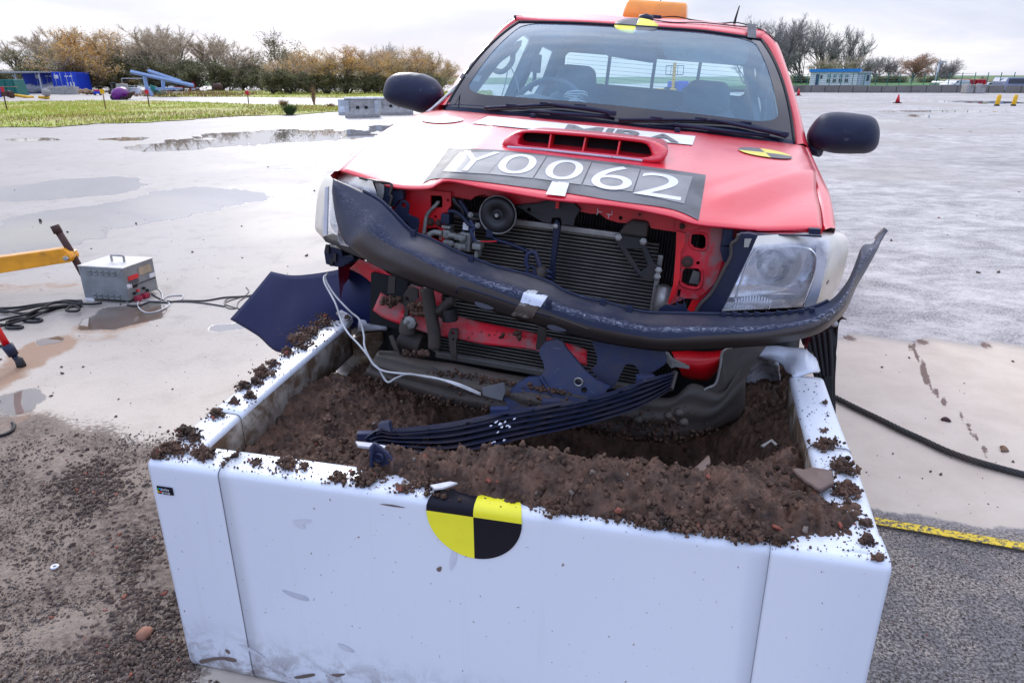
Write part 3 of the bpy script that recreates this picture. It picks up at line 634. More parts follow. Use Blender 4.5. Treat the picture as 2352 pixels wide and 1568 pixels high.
x, y, h = at(0, 158, 130); tree('bush', 'dark', x, y, h/4.5, 1, 'blue green bush on the far left horizon', None, sx=2)

# ------------------------------------------------------------------ yard on the left
def mcol(name, c, rough=.55, metal=0., **k):
    if name not in M: M[name] = simple(name, c, rough, metal, **k)
    return M[name]
BLU = mcol('container_blue', sr(10, 62, 190), dirt=.2); GRN = mcol('green_steel', sr(12, 100, 90)); CON = mcol('old_concrete', (.36, .34, .31), .8, dirt=.6, dirtc=(.13, .12, .10), ds=2); PUR = mcol('purple_paint', sr(105, 10, 115), .35)
TIM = mcol('timber', (.34, .22, .12), .8, var=.3, vs=2); BSTE = mcol('pale_blue_steel', sr(130, 155, 190), .5); GSTE = mcol('galvanised', (.45, .48, .5), .5, .4); BAG = mcol('white_sacking', (.62, .64, .70), .8); RED = mcol('plain_red', sr(200, 20, 40), .5); WHT = mcol('plain_white', (.75, .75, .75), .5); TARP = mcol('green_net', sr(20, 110, 100), .8); YEL = mcol('plain_yellow', sr(235, 180, 10), .5)
def gp(u, v): p = WP(u, v); return np.array([p[0], p[1], 0.])
def facing(p): return math.atan2(-p[0], p[1])     # yaw that turns local +Y away from the camera
def pxw(p): return np.linalg.norm(p)/F/ .98          # metres per photo pixel at p (rough)
def container(u0, u1, v, top, label, doors=True):
    p = gp((u0+u1)/2, v); k = p[1]/F*1.0; w = (u1-u0)*k/.95; h = (v-top)*k/.97; e_ = empty('shipping_container', p, label, 'container', 'blue shipping containers', (0, 0, .25)); L = w*2.2
    b = MB(); b.box((0, L/2, h/2), (w, L, h), 0, bev=.04)
    for i in range(14): b.box((w/2+.02, .5+i*(L-1)/13, h/2), (.05, .16, h*.86)); b.box((-w/2-.02, .5+i*(L-1)/13, h/2), (.05, .16, h*.86))
    b.build('body', BLU, e_)
    for s in (-1, 1):
        d = MB(); d.box((s*w*.245, -.03, h/2), (w*.45, .05, h*.9), bev=.01); dd = d.build('door', BLU, e_)
        for q in (.12, .34): r_ = MB(); r_.tube([(s*w*q, -.08, .1), (s*w*q, -.08, h-.1)], .025); r_.build('locking_bar', GSTE, dd)
    b = MB(); b.box((-w*.3, -.066, h*.78), (w*.18, .01, h*.17)); b.build('label_plate', WHT, e_)
    b = MB()
    for i in range(3): b.box((w*.12+i*w*.13, -.066, h*.42), (w*.05, .01, h*.2))
    for i in range(2): b.box((w*.12+i*w*.18, -.066, h*.80), (w*.14, .01, h*.05))
    b.box((w*.22, -.066, h*.12), (w*.34, .01, h*.06)); b.build('marking', WHT, e_); return e_
container(90, 130, 214, 173, 'blue shipping container nearer the open shelter, left of its twin')
container(132, 176, 214, 173, 'blue shipping container on the right of its twin')
# open shelter left of the containers
p = gp(45, 216); k = p[1]/F; e_ = empty('open_shelter', p, 'open sided shelter with thin pale roof left of the blue containers', 'shelter', rot=(0, 0, .2))
b = MB(); b.box((0, 3, 44*k), (96*k, 7, .12)); b.build('roof', GSTE, e_)
b = MB(); b.box((6*k, 6.3, 21*k), (80*k, .1, 42*k)); b.build('back_wall', BLU, e_)
for s in (-1, 0, 1): b = MB(); b.box((s*46*k, 0, 22*k), (.12, .12, 44*k)); b.tube([(s*46*k-8*k*(s > -1)+8*k*(s < 0), 0, 43*k), (s*46*k, 0, 28*k)], .05); b.build('post', GSTE, e_)
p = gp(14, 220); k = p[1]/F; e_ = empty('green_skip', p, 'dark green steel skip in front of the open shelter', 'skip', rot=(0, 0, .15))
b = MB(); A = np.array([[-34*k, 0, 0], [26*k, 0, 0], [21*k, 0, 33*k], [-34*k, 0, 33*k]]); b.plate([A], 2.2, nrm=(0, 1, 0)); b.build('body', GRN, e_, bevel=.03)
for i in range(4): b = MB(); b.box((-30*k+i*16*k, -.05, 16*k), (.12, .1, 30*k)); b.build('rib', GRN, e_)
def blob(name, u0, u1, v, top, mat, label, cat, n=9, seed=0, flat=.5, group=None):
    rs = np.random.RandomState(seed); p = gp((u0+u1)/2, v); k = p[1]/F; w = (u1-u0)*k; h = (v-top)*k; bm = bmesh.new()
    for i in range(n):
        r_ = bmesh.ops.create_icosphere(bm, subdivisions=2, radius=1); s_ = w/n*1.3; c = Vector(((i+.5)/n*w-w/2, rs.rand()*w*.3, h*.35+rs.rand()*h*.35))
        for v_ in r_['verts']: d_ = vnoise(np.array([[*(v_.co*2.2+Vector((i*7, seed, 0)))]]))[0]; v_.co = Vector((v_.co.x*s_, v_.co.y*s_, v_.co.z*h*.38))*(1+.3*d_)+c; v_.co.z = max(v_.co.z, 0)
    me = bpy.data.meshes.new(name); bm.to_mesh(me); bm.free(); me.materials.append(mat); o = link(name, me); o.location = p; return tag(o, label, cat, group)
blob('sack_pile', 92, 164, 214, 194, BAG, 'heap of pale grey white sacks in front of the shelter', 'sacks', 8, 1).location.x -= 1.5
def block(u0, u1, v, top, label, i):
    p = gp((u0+u1)/2, v); k = p[1]/F; w = (u1-u0)*k; h = (v-top)*k; b = MB(); b.box((0, .5, h/2), (w, 1.1, h), bev=.06)
    for s in (-1, 1): b.box((s*w*.25, .5, h+.06), (w*.2, .5, .12), bev=.03)
    o = b.build('concrete_block', CON); o.location = p; o.rotation_euler.z = .2*(i-1); tag(o, label, 'block', 'concrete blocks in front of the containers')
block(101, 138, 217, 203, 'mossy concrete block below the left blue container', 0); block(140, 174, 217.5, 202, 'pale concrete block below the right blue container', 2)
blob('timber_pile', 184, 216, 219, 206, TIM, 'heap of broken brown timber right of the concrete blocks', 'timber', 7, 3)
# small machine with blue body and red lid
p = gp(225, 219.5); k = p[1]/F; e_ = empty('blue_trolley', p, 'small blue trolley with a red lid beside the timber heap', 'trolley')
b = MB(); b.box((0, .2, 6*k), (17*k, .5, 5*k), bev=.02); b.build('body', BLU, e_); b = MB(); b.box((-1*k, .2, 10*k), (12*k, .4, 3*k), bev=.03); b.build('lid', RED, e_)
for s in (-1, 1): b = MB(); b.lathe([(3*k, -.04), (3*k, .04)], (s*6*k, 0, 3*k), (0, 1, 0), n=12); b.build('wheel', M['rubber'], e_)
# purple drum machine
p = gp(272, 229.5); k = p[1]/F; e_ = empty('cement_mixer', p, 'bright purple round drum machine with rusty scoop by the track', 'machine')
b = MB(); b.lathe([(5*k, -.7), (12*k, -.45), (15*k, 0), (14*k, .4), (8*k, .7)], (0, .4, 11*k), (.25, 1, .1), n=20); b.build('drum', PUR, e_)
b = MB(); b.grid([[(10*k, -.3, 1*k), (18*k, -.3, 2*k), (30*k, -.2, 14*k)], [(10*k, .5, 1*k), (18*k, .6, 2*k), (32*k, .6, 16*k)]], sm=False); b.build('scoop', M['rust'], e_, solid=.06)
b = MB(); b.box((-13*k, .6, 12*k), (9*k, .8, 18*k), bev=.05); b.tube([(-18*k, .3, 2*k), (-14*k, .3, 22*k)], .05); b.build('engine_housing', M['steel'], e_)
for s in (-1, 1): b = MB(); b.lathe([(5*k, -.1), (5*k, .1)], (-2*k+s*9*k, 0, 5*k), (0, 1, 0), n=14); b.build('wheel', M['rubber'], e_)
# white site barrier and table with frame behind
p = gp(300, 219); k = p[1]/F; e_ = empty('water_barrier', p, 'long pale grey plastic site barrier behind the purple machine', 'barrier', rot=(0, 0, -.1))
b = MB(); b.plate([np.array([[-21*k, 0, 0], [21*k, 0, 0], [19*k, 0, 16*k], [-20*k, 0, 16*k]])], .5, nrm=(0, 1, 0)); b.build('body', BAG, e_, bevel=.05)
b = MB(); b.box((0, -.03, 15*k), (38*k, .08, 2*k)); b.build('top_rib', WHT, e_)
p = gp(302, 218); k = p[1]/F; e_ = empty('goal_frame', p, 'thin galvanised rectangular frame standing behind the pale barrier', 'frame')
b = MB(); b.tube([(-26*k, 1, 0), (-26*k, 1, 33*k), (27*k, 1, 33*k), (27*k, 1, 0)], .05, n=6); b.tube([(-26*k, 1, 18*k), (27*k, 1, 18*k)], .03, n=6); b.build('rail', GSTE, e_)
p = gp(266, 220); k = p[1]/F; e_ = empty('stone_crusher', p, 'grey and rust machine body with a black rack left of the pale barrier', 'machine')
b = MB(); b.box((6*k, 1, 16*k), (17*k, .9, 16*k), bev=.08); b.build('hopper', CON, e_); b = MB()
for q in (-14, -4): b.tube([(q*k, .8, 0), (q*k, .8, 25*k)], .08, n=6)
b.tube([(-14*k, .8, 25*k), (-4*k, .8, 25*k)], .1, n=6); b.build('rack', M['steel'], e_); b = MB(); b.box((-5*k, .5, 7*k), (24*k, .8, 9*k), bev=.1); b.build('base', M['rust'], e_)
# two raised pale-blue steel beams on legs
def beam(name, a, b_, leg, foot, label, dist, extra=None):
    e_ = empty(name, WY(*leg, dist)*np.array([1, 1, 0]), label, 'beam', 'raised pale blue steel beams'); o = np.array(e_.location)
    m = MB(); m.tube([WY(*a, dist)-o, WY(*b_, dist)-o], .16, n=4, sm=False); m.build('boom', BSTE, e_)
    m = MB(); m.tube([WY(*leg, dist)-o, WY(*foot, dist)-o], .17, n=4, sm=False); m.build('leg', BSTE, e_)
    if extra:
        m = MB(); m.tube([WY(*extra[0], dist)-o, WY(*extra[1], dist)-o], .17, n=4, sm=False); m.build('strut', BSTE, e_)
    else: m = MB(); m.box(WY(*foot, dist)-o+np.array([.5, 0, .1]), (1.9, 1.2, .18)); m.build('foot_plate', BSTE, e_)
beam('steel_beam', ZP(210, 185), ZP(1440, 455), ZP(480, 270), ZP(540, 590), 'longer pale blue steel beam sloping down on the left leg', 62, (ZP(505, 440), ZP(630, 655)))
beam('steel_beam', ZP(550, 165), ZP(1200, 380), ZP(828, 260), ZP(855, 540), 'shorter pale blue steel beam behind, held by the right leg', 66)
p = gp(355, 219); k = p[1]/F; b = MB(); b.grid([[(-9*k, 0, 3*k), (-6*k, 0, 22*k)], [(0, .7, 0), (3*k, .5, 17*k)], [(10*k, 0, 0), (13*k, 0, 9*k)], [(16*k, .5, 0), (16*k, .6, 6*k)]]); o = b.build('net_heap', TARP, solid=.3); o.location = p; tag(o, 'heap of dark green netting under the steel beams', 'netting')
# red and white machine parts, rusty gear
p = gp(406, 210); k = p[1]/F; e_ = empty('barrow_trailer', p, 'low white and red trailer lying in the weeds right of the beams', 'trailer')
b = MB(); b.box((8*k, 0, 8*k), (20*k, 1, 2*k)); b.build('frame', RED, e_); b = MB(); b.box((-7*k, 0, 9*k), (12*k, 1.2, 4*k), bev=.1); b.box((-11*k, -.4, 4*k), (10*k, .8, 3.5*k), bev=.1); b.build('panel', WHT, e_)
p = gp(442, 209.5); k = p[1]/F; e_ = empty('plough_frame', p, 'red triangular frame with white pieces in the weeds', 'plough')
b = MB(); b.plate([np.array([[-8*k, 0, 0], [10*k, 0, 0], [5*k, 0, 19*k], [1*k, 0, 19*k]]), np.array([[-1*k, 0, 4*k], [5*k, 0, 4*k], [3*k, 0, 12*k]])], .3, nrm=(0, 1, 0)); b.build('frame', RED, e_); b = MB(); b.box((5*k, -.2, 4*k), (9*k, .3, 4*k), bev=.1); b.box((14*k, -.2, 6*k), (5*k, .3, 3*k), bev=.1); b.build('panel', WHT, e_)
p = gp(497, 211); k = p[1]/F; e_ = empty('rusty_roller', p, 'dark rusty machine lying right of the red triangular frame', 'machine')
b = MB(); b.lathe([(2*k, -.6), (7*k, -.4), (8*k, .4), (2*k, .6)], (4*k, 0, 10*k), (.3, 1, 0), n=14); b.build('drum', M['rust'], e_); b = MB(); b.box((-4*k, 0, 3*k), (26*k, .8, 3*k)); b.build('chassis', M['steel'], e_)
# yellow folded hoses and red / blue panels at the far left
for (u, v, L, rz, lb, cl) in ((54, 225.5, 40, .25, 'ribbed yellow plastic pipe lying left on the track', 1), (100, 228, 18, -.3, 'short yellow ribbed pipe beside the grey bundle', 0)):
    p = gp(u, v); k = p[1]/F; e_ = empty('plastic_pipe', p, lb, 'pipe', 'yellow ribbed pipes on the track', (0, 0, -rz)); b = MB(); n = 24
    pr = [(3.2*k*(1 if i % 2 else .8), (i/n-.5)*L*k) for i in range(n+1)]; b.lathe(pr, (0, 0, 3.5*k), (1, .1, -.12), n=12); b.build('hose', YEL, e_); b = MB(); b.lathe([(3.6*k, -.1), (3.6*k, .1)], (L*k*.5, L*k*.05, 3.5*k-L*k*.06), (1, .1, -.12), n=12); b.build('collar', YEL, e_)
blob('scrap_bundle', 104, 114, 228, 207, CON, 'grey bundle of scrap beside the short yellow pipe', 'scrap', 2, 5)
blob('scrap_bundle', 18, 28, 226, 205, M['rust'], 'rust brown bundle of scrap beside the red panel', 'scrap', 2, 6)
p = gp(4, 226); k = p[1]/F; e_ = empty('warning_board', p, 'blue and red upright warning boards at the left picture edge', 'board')
b = MB(); b.box((-4*k, 0, 12*k), (10*k, .1, 20*k)); b.build('panel', BLU, e_); b = MB(); b.box((8*k, -.1, 14*k), (6*k, .1, 18*k)); b.build('panel', RED, e_)
b = MB(); b.box((0, 1.2, 23*k), (34*k, .5, 1.2*k)); b.build('top_board', TIM, e_)
# marker stakes with red tops
for i, (a, c, lb) in enumerate((((968, 880), (995, 1035), 'yellow topped marker stake in the verge left of the purple machine'), ((1398, 880), (1405, 1010), 'thin stake with a red and white head right of the purple machine'), ((2330, 885), (2340, 985), 'red topped marker stake by the far track'), ((40, 905), (68, 1045), 'rusty marker stake at the left end of the verge'))):
    q = gp(*ZL(*c)); k = q[1]/F; h = (ZL(*c)[1]-ZL(*a)[1])*k; e_ = empty('marker_stake', q, lb, 'stake', 'marker stakes along the verge')
    b = MB(); b.tube([(0, 0, 0), (.03*h, 0, h)], .03, n=6); b.build('stem', M['rust'] if i else TIM, e_); b = MB(); b.box((0, 0, h), (.20, .06, .22)); b.build('head', (YEL, RED, RED, M['rust'])[i], e_)
# dark dry weed and green rush clump on the verge
def clump(u, v, top, wid, mat, label, n=240, seed=1, lean=.5, name='rush_clump'):
    rs = np.random.RandomState(seed); p = gp(u, v); k = p[1]/F; h = (v-top)*k; V = []
    for i in range(n):
        a = rs.rand()*6.28; r_ = rs.rand()*wid*k*.12; hh = h*(.5+.5*rs.rand()); l = rs.rand()**.6*wid*k*.5; x0, y0 = r_*math.cos(a), r_*math.sin(a); a2 = a+rs.randn()*.2; w = .018
        V += [(x0-w*math.sin(a), y0+w*math.cos(a), 0), (x0+w*math.sin(a), y0-w*math.cos(a), 0), (x0+l*math.cos(a2), y0+l*math.sin(a2), hh)]
    o = link(name, raw_mesh(name, V, np.arange(3*n).reshape(-1, 3), mat)); o.location = p; return tag(o, label, 'plant')
M['rush'] = simple('rush_green', (.05, .10, .018), .7)
clump(667, 264.5, 238, 44, M['rush'], 'dark green rush clump at the edge of the wet apron', 500, 1)
clump(722, 241, 195, 16, M['weed'], 'tall dry dock stalk above the verge', 90, 2, name='dry_weed'); clump(652, 246, 226, 40, M['weed'], 'low brown dry weed behind the rush clump', 160, 3, name='dry_weed')
clump(760, 247, 236, 30, M['weed'], 'brown dry weed left of the concrete barriers', 120, 4, name='dry_weed')
# concrete road barriers left of the truck mirror
for i, (u0, u1, v, top, lb) in enumerate(((793, 868, 270.5, 232, 'weathered concrete road barrier in front, nearest the verge'), (868, 945, 264, 231, 'second concrete road barrier running behind the wing mirror'), (776, 792, 264, 232, 'grey steel end block at the left end of the concrete barriers'))):
    p = gp((u0+u1)/2, v); k = p[1]/F; w = (u1-u0)*k; h = (v-top)*k; b = MB(); pr = [(-.30, 0), (.30, 0), (.30, .12), (.16, .35), (.13, h), (-.13, h), (-.16, .35), (-.30, .12)]
    A = np.array([[-w/2, y_, z_] for y_, z_ in pr]); b.plate([A], w, nrm=(1, 0, 0)); e_ = empty('road_barrier', p+np.array([0, .3, 0]), lb, 'barrier', 'concrete road barriers', (0, 0, .12)); b.build('body', CON if i < 2 else GSTE, e_, bevel=.03)
    if i < 2:
        b = MB(); b.box((0, 0, h+.03), (w, .34, .07), bev=.02); b.build('cap', WHT, e_)
        for s in (-.12, .12): b = MB(); b.box((s*w, -.17, h*.55), (.12, .06, .10)); b.build('slot', M['dark'], e_)
        for s in (-1, 1): b = MB(); b.box((s*(w/2-.1), -.2, h*.5), (.16, .1, h*.8), bev=.02); b.build('end_plate', GSTE, e_)

# ------------------------------------------------------------------ right hand background
wl0 = gp(1800, 212.5); wl1 = gp(2420, 214)
d = (wl1-wl0); Lw = np.linalg.norm(d); e_ = empty('retaining_wall', wl0, 'long low grey concrete retaining wall along the far right of the apron', 'wall', rot=(0, 0, math.atan2(d[1], d[0])))
hw = .62
for i in range(18):
    b = MB(); b.box((Lw*(i+.5)/18, .2, hw/2), (Lw/18-.04, .4, hw+.06*math.sin(i*7)), bev=.03); b.build('wall_block', mcol('wall_concrete', (.21, .19, .165), .85, dirt=.6, dirtc=(.09, .075, .06), ds=.8), e_)
WD = d/Lw; WN = np.array([-WD[1], WD[0], 0])
mb = MB(); A = [wl0-WD*10+WN*.42, wl1+WN*.42, wl1+WN*40, wl0-WD*10+WN*40]; mb.plate([np.array([[q[0], q[1], .25] for q in A])], .33, nrm=(0, 0, 1)); M['bank'] = simple('bank_grass', (.055, .19, .02), .8, var=.2, vs=.3, bump=.5, bs=5, bd=.05); tag(mb.build('grass_bank', M['bank']), kind='structure')
ZB0 = .58
# green mesh fence on the wall
e_ = empty('mesh_fence', wl0+WN*.8, 'thin green mesh fence along the top of the retaining wall', 'fence', rot=(0, 0, math.atan2(d[1], d[0])))
b = MB(); GF = mcol('fence_green', (.03, .16, .12), .5)
for i in range(22): q = MB(); q.box((Lw*i/22, 0, ZB0+.55), (.06, .06, 1.1)); q.build('post', GF, e_)
for z in np.linspace(.05, 1.0, 6): b.tube([(0, 0, ZB0+z), (Lw*.72, 0, ZB0+z)], .012, n=4)
b.build('mesh_wires', GF, e_)
# white cabin with blue roof edge
def wq(u, v, dist): return WY(u, v, dist)
dist = 74.; c0 = wq(1859, 192, dist+1); c1 = wq(1968, 191, dist-1); o = c0*np.array([1, 1, 0])+np.array([0, 0, ZB0]); d2 = c1-c0; d2[2] = 0; Lc = np.linalg.norm(d2); H = 27*dist/F*1.02
e_ = empty('portable_cabin', o, 'white portable cabin with blue roof edge and a row of small windows', 'cabin', rot=(0, 0, math.atan2(d2[1], d2[0])))
b = MB(); b.box((Lc/2, 2, H/2), (Lc, 4, H)); b.build('wall', WHT, e_); b = MB(); b.box((Lc/2, 2, H+.10), (Lc+.3, 4.4, .28)); b.build('roof', mcol('sky_blue', sr(30, 130, 205)), e_)
GLS = mcol('dark_pane', (.05, .06, .08), .15)
for r_ in (0, 1):
    for i in range(4):
        w = MB(); w.box((Lc*(.40+.125*i), -.03, H*(.34+.34*r_)), (Lc*.085, .06, H*.27)); w_ = w.build('window', WHT, e_)
        for s in (-1, 1): q = MB(); q.box((Lc*(.40+.125*i)+s*Lc*.019, -.07, H*(.34+.34*r_)), (Lc*.030, .02, H*.22)); q.build('pane', mcol('pale_pane', (.20, .33, .40), .15) if r_ else GLS, w_)
b = MB(); b.box((Lc*.16, -.03, H*.42), (Lc*.07, .06, H*.80)); b.build('door', mcol('door_blue', (.02, .06, .14)), e_)
b = MB(); b.box((Lc*.24, -.03, H*.62), (Lc*.04, .04, H*.25)); b.build('notice', GLS, e_)
c0 = wq(1969, 191, dist-1); c1 = wq(1998, 191, dist-1.5); d2 = c1-c0; d2[2] = 0; L2 = np.linalg.norm(d2)
e_ = empty('portable_cabin', c0*np.array([1, 1, 0])+np.array([0, 0, ZB0]), 'small plain grey cabin joined to the right of the white one', 'cabin', rot=(0, 0, math.atan2(d2[1], d2[0])))
b = MB(); b.box((L2/2, 1.6, H*.45), (L2, 3.2, H*.9)); b.build('wall', mcol('cabin_grey', (.50, .54, .60)), e_); b = MB(); b.box((L2/2, 1.6, H*.93), (L2+.2, 3.5, .12)); b.build('roof', GSTE, e_)
b = MB(); b.box((L2*.78, -.03, H*.52), (L2*.2, .05, H*.42)); b.build('window', GLS, e_); b = MB(); b.box((L2*.38, -.03, H*.36), (L2*.14, .05, H*.7)); b.build('door', GSTE, e_)
b = MB(); b.tube([(L2*.05, 1, H*.9), (L2*.05, 1, H*1.1)], .05); b.build('vent_pipe', WHT, e_)
# lamp post
a = WY(2147, 190, 72); t_ = WY(2150, 143, 72); e_ = empty('lamp_post', np.array([a[0], a[1], 0]), 'tall thin grey lamp post beside the russet tree', 'lamp post'); b = MB(); b.tube([(0, 0, 0), (.1, 0, t_[2])], .09, n=8); b.build('pole', GSTE, e_); b = MB(); b.box((.35, 0, t_[2]), (.8, .2, .12)); b.build('lamp_head', GSTE, e_)
# cars and vans
def car(u0, u1, v, top, dist, paint, label, kind='car'):
    p0 = WY(u0, v, dist); p1 = WY(u1, v, dist); w = abs(p1[0]-p0[0]); h = WY(u0, top, dist)[2]-p0[2]; e_ = empty('parked_'+kind, np.array([(p0[0]+p1[0])/2, dist, max(0, p0[2])]), label, kind, 'vehicles parked on the right')
    if kind == 'van': pr = [(-.5, .1), (.5, .1), (.5, .98), (-.12, 1.), (-.32, .62), (-.5, .45)]
    elif kind == 'coach': pr = [(-.5, .08), (.5, .08), (.5, 1.), (-.44, 1.), (-.5, .7)]
    else: pr = [(-.5, .15), (.5, .15), (.5, .5), (.36, .58), (.22, 1.), (-.15, 1.), (-.3, .58), (-.5, .48)]
    b = MB(); b.plate([np.array([[x_*w, 0, z_*h] for x_, z_ in pr])], 1.9, nrm=(0, 1, 0)); b.build('body', paint, e_, bevel=.08)
    wn_ = {'van': [(-.30, .62), (-.14, .62), (-.12, .92), (-.15, .92)], 'coach': [(-.42, .55), (.48, .55), (.48, .9), (-.40, .9)], 'car': [(-.26, .6), (.24, .6), (.18, .92), (-.13, .92)]}[kind]
    b = MB(); b.plate([np.array([[x_*w, -.03, z_*h] for x_, z_ in wn_])], .03, nrm=(0, 1, 0)); b.build('window', GLS, e_)
    rw = h*{'car': .22, 'van': .18, 'coach': .15}[kind]
    for s in (-.3, .32): b = MB(); b.lathe([(rw*.6, -.06), (rw, -.04), (rw, .2)], (s*w, -.02, rw), (0, 1, 0), n=14); b.build('wheel', M['rubber'], e_)
car(2160, 2178, 196.5, 186, 68, mcol('dark_green_paint', (.02, .10, .08), .3), 'dark green parked car left of the white van', 'car')
car(2184, 2226, 200, 184, 66, WHT, 'white van with sloping nose in front of the red skips', 'van')
car(2262, 2288, 200, 190, 67, WHT, 'white parked car right of the red skips', 'car')
car(2306, 2370, 210, 178, 64, mcol('coach_grey', (.26, .29, .40), .35), 'grey blue coach at the right edge of the picture', 'coach')
for i, (u0, u1, lb) in enumerate(((2216, 2246, 'red steel skip behind the white van'), (2246, 2270, 'red steel skip right of its twin, beside the white car'))):
    p0 = WY(u0, 201, 67); p1 = WY(u1, 201, 67); w = p1[0]-p0[0]; e_ = empty('red_skip', (p0[0]+w/2, 67.5, p0[2] if p0[2] > 0 else 0), lb, 'skip', 'red steel skips'); h = 16*67/F
    b = MB(); b.box((0, 1, h/2), (w*.96, 2.2, h), bev=.05); b.build('body', mcol('skip_red', sr(170, 20, 45)), e_)
    for q in (-.35, 0, .35): b = MB(); b.box((q*w, -.13, h/2), (.12, .06, h*.9)); b.build('rib', RED, e_)
p0 = WY(2183, 187, 69.5); e_ = empty('yellow_awning', (p0[0], 69.5, 0), 'long cream canopy roof behind the white van', 'canopy'); b = MB(); b.box((2.2, 0, p0[2]+.05), (5.2, 2, .25)); b.build('roof', mcol('cream_paint', (.55, .48, .26)), e_)
for q in (.2, 4.2): b = MB(); b.box((q, 0, p0[2]/2), (.1, .1, p0[2])); b.build('post', GSTE, e_)
# two concrete blocks and yellow posts, cone
for i, (u0, u1, lb) in enumerate(((2190, 2206, 'pale concrete block left of its twin against the far wall'), (2212, 2232, 'pale concrete block right of its twin below the red skip'))):
    p = gp((u0+u1)/2, 213.8); b = MB(); k = p[1]/F; b.box((0, -.9, .35), ((u1-u0)*k, .8, .7), bev=.08); b.box((0, -.9, .74), ((u1-u0)*k*.4, .3, .1), bev=.02); o = b.build('kerb_block', CON); o.location = p-np.array([0, .5, 0]); tag(o, lb, 'block', 'pale concrete blocks by the far wall')
for i, (u, lb) in enumerate(((2289, 'leaning yellow bollard, left one of the pair on the wet apron'), (2327, 'leaning yellow bollard, right one nearest the picture edge'))):
    p = gp(u, 243.5); k = p[1]/F; e_ = empty('bollard', p, lb, 'bollard', 'yellow bollards', (0, R(4), 0)); b = MB(); b.lathe([(4*k, .06), (4.4*k, .1), (4.2*k, 21*k), (3*k, 23*k)], (0, 0, 0), (0, 0, 1), n=14); b.build('post', YEL, e_); b = MB(); b.lathe([(5.5*k, 0), (5.5*k, .06)], (0, 0, 0), (0, 0, 1), n=14); b.build('base', M['rubber'], e_)
def cone(u, v, h, label):
    p = gp(u, v); k = p[1]/F; e_ = empty('traffic_cone', p, label, 'cone', 'traffic cones on the apron'); b = MB(); b.lathe([(5*k*h/18, .04), (1.3*k*h/18, h*k)], (0, 0, 0), (0, 0, 1), n=14); b.build('cone_body', RED, e_); b = MB(); b.box((0, 0, .02), (13*k*h/18, 13*k*h/18, .05)); b.build('base', M['rubber'], e_)
cone(2061, 237.5, 18, 'red traffic cone alone on the wet apron on the right'); cone(*ZQ(130, 500), 14, 'small red cone beside the right windscreen pillar')
# machine seen through the cab
def telehandler():
    p = gp(1545, 215); dd = p[1]; k = dd/F; e_ = empty('access_lift', p, 'yellow and blue lift machine with a basket seen through the windscreen', 'lift', rot=(0, 0, .3))
    b = MB(); b.tube([(0, 0, 8*k), (0, 0, 62*k)], 4*k, n=4, sm=False); b.build('mast', YEL, e_)
    b = MB(); q = [(-20*k, 0, 38*k), (22*k, 0, 38*k), (22*k, 0, 56*k), (-20*k, 0, 56*k)]
    for i in range(4): b.tube([q[i], q[(i+1) % 4]], .8*k, n=4)
    for f in (-8*k, 8*k): b.tube([(f, 0, 38*k), (f, 0, 56*k)], .6*k, n=4)
    b.build('basket', M['steel'], e_); b = MB(); b.box((18*k, .5, 15*k), (26*k, 2, 20*k), bev=.1); b.build('cab', BLU, e_)
    b = MB(); b.box((-14*k, .3, 6*k), (30*k, 1.8, 9*k), bev=.1); b.build('chassis', YEL, e_)
    for s in (-22, 24): b = MB(); b.lathe([(7*k, -.2), (7*k, .2)], (s*k, -.5, 7*k), (0, 1, 0), n=16); b.build('wheel', M['rubber'], e_)
telehandler()
# ------------------------------------------------------------------ white barrier box (frame: x along its front, y into depth)
BO = np.array([-.862, 1.437, 0.]); BE = np.array([.696, 1.048, 0.]); BL = np.linalg.norm(BE-BO); BYAW = math.atan2(*(BE-BO)[[1, 0]]); BH = .63
BX = (BE-BO)/BL; BY = np.array([-BX[1], BX[0], 0])
def B2W(x, y, z): return BO+BX*x+BY*y+np.array([0, 0, z])
def BPx(u, v, z): p = WP(u, v, z)-BO; return np.array([p@BX, p@BY, z])      # photo point on the level z, in box frame
boxE = empty('barrier_box', BO, 'big white open barrier box full of soil with a yellow and black target', 'barrier box', rot=(0, 0, BYAW))
r_ = .018
def arc(cx, cz, r, a0, a1, n=6): return [(cx+r*math.cos(R(a0+(a1-a0)*i/(n-1))), cz+r*math.sin(R(a0+(a1-a0)*i/(n-1)))) for i in range(n)]
RIM = .100
def wall_profile(dip=.13):       # (inward distance, z): outer face, rounded rim, inner lip
    return [(.012, 0), (.004, .012), (0, .03)]+[(0, z) for z in np.linspace(.08, BH-.03, 8)]+arc(r_, BH-r_, r_, 180, 90)+[(RIM*.5, BH+.001)]+arc(RIM-.014, BH-.014, .014, 90, 0)+[(RIM, BH-dip), (RIM-.012, BH-dip-.002)]
prof = wall_profile()
def seamed(name, P0, P1, cuts, nrm, wob=0.):
    # one wall panel between fractional cuts along P0 -> P1; nrm points inward
    for i in range(len(cuts)-1):
        a, b = cuts[i]+(0 if i == 0 else .0002), cuts[i+1]-(0 if i == 2 else .0002); n = 26; G = []
        for t in np.linspace(a, b, n):
            e_ = P0*(1-t)+P1*t; row = []
            for q, z in prof:
                w = wob*math.sin(3.3*t*6+z*4)*.5; row.append(e_+nrm*(q+w)+np.array([0, 0, z]))
            G.append(row)
        G = np.array(G); m = MB(); m.grid(G, 0, True)
        # inner lip and below gets the muddy finish
        k = len(prof)-1; m.M = [1 if (j % k) >= k-2 else 0 for j in range(len(m.M))]
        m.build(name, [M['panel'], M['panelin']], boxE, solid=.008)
        if i: m = MB(); p = P0*(1-cuts[i])+P1*cuts[i]; m.tube([p+nrm*q+np.array([0, -.0003, z+(.0006 if z > BH-.01 else 0)]) for q, z in prof[:-2]], (.0006, .0003)[i-1], n=5); m.build('panel_seam', M['steel'] if i == 1 else mcol('seam_grey', (.22, .24, .30)), boxE)
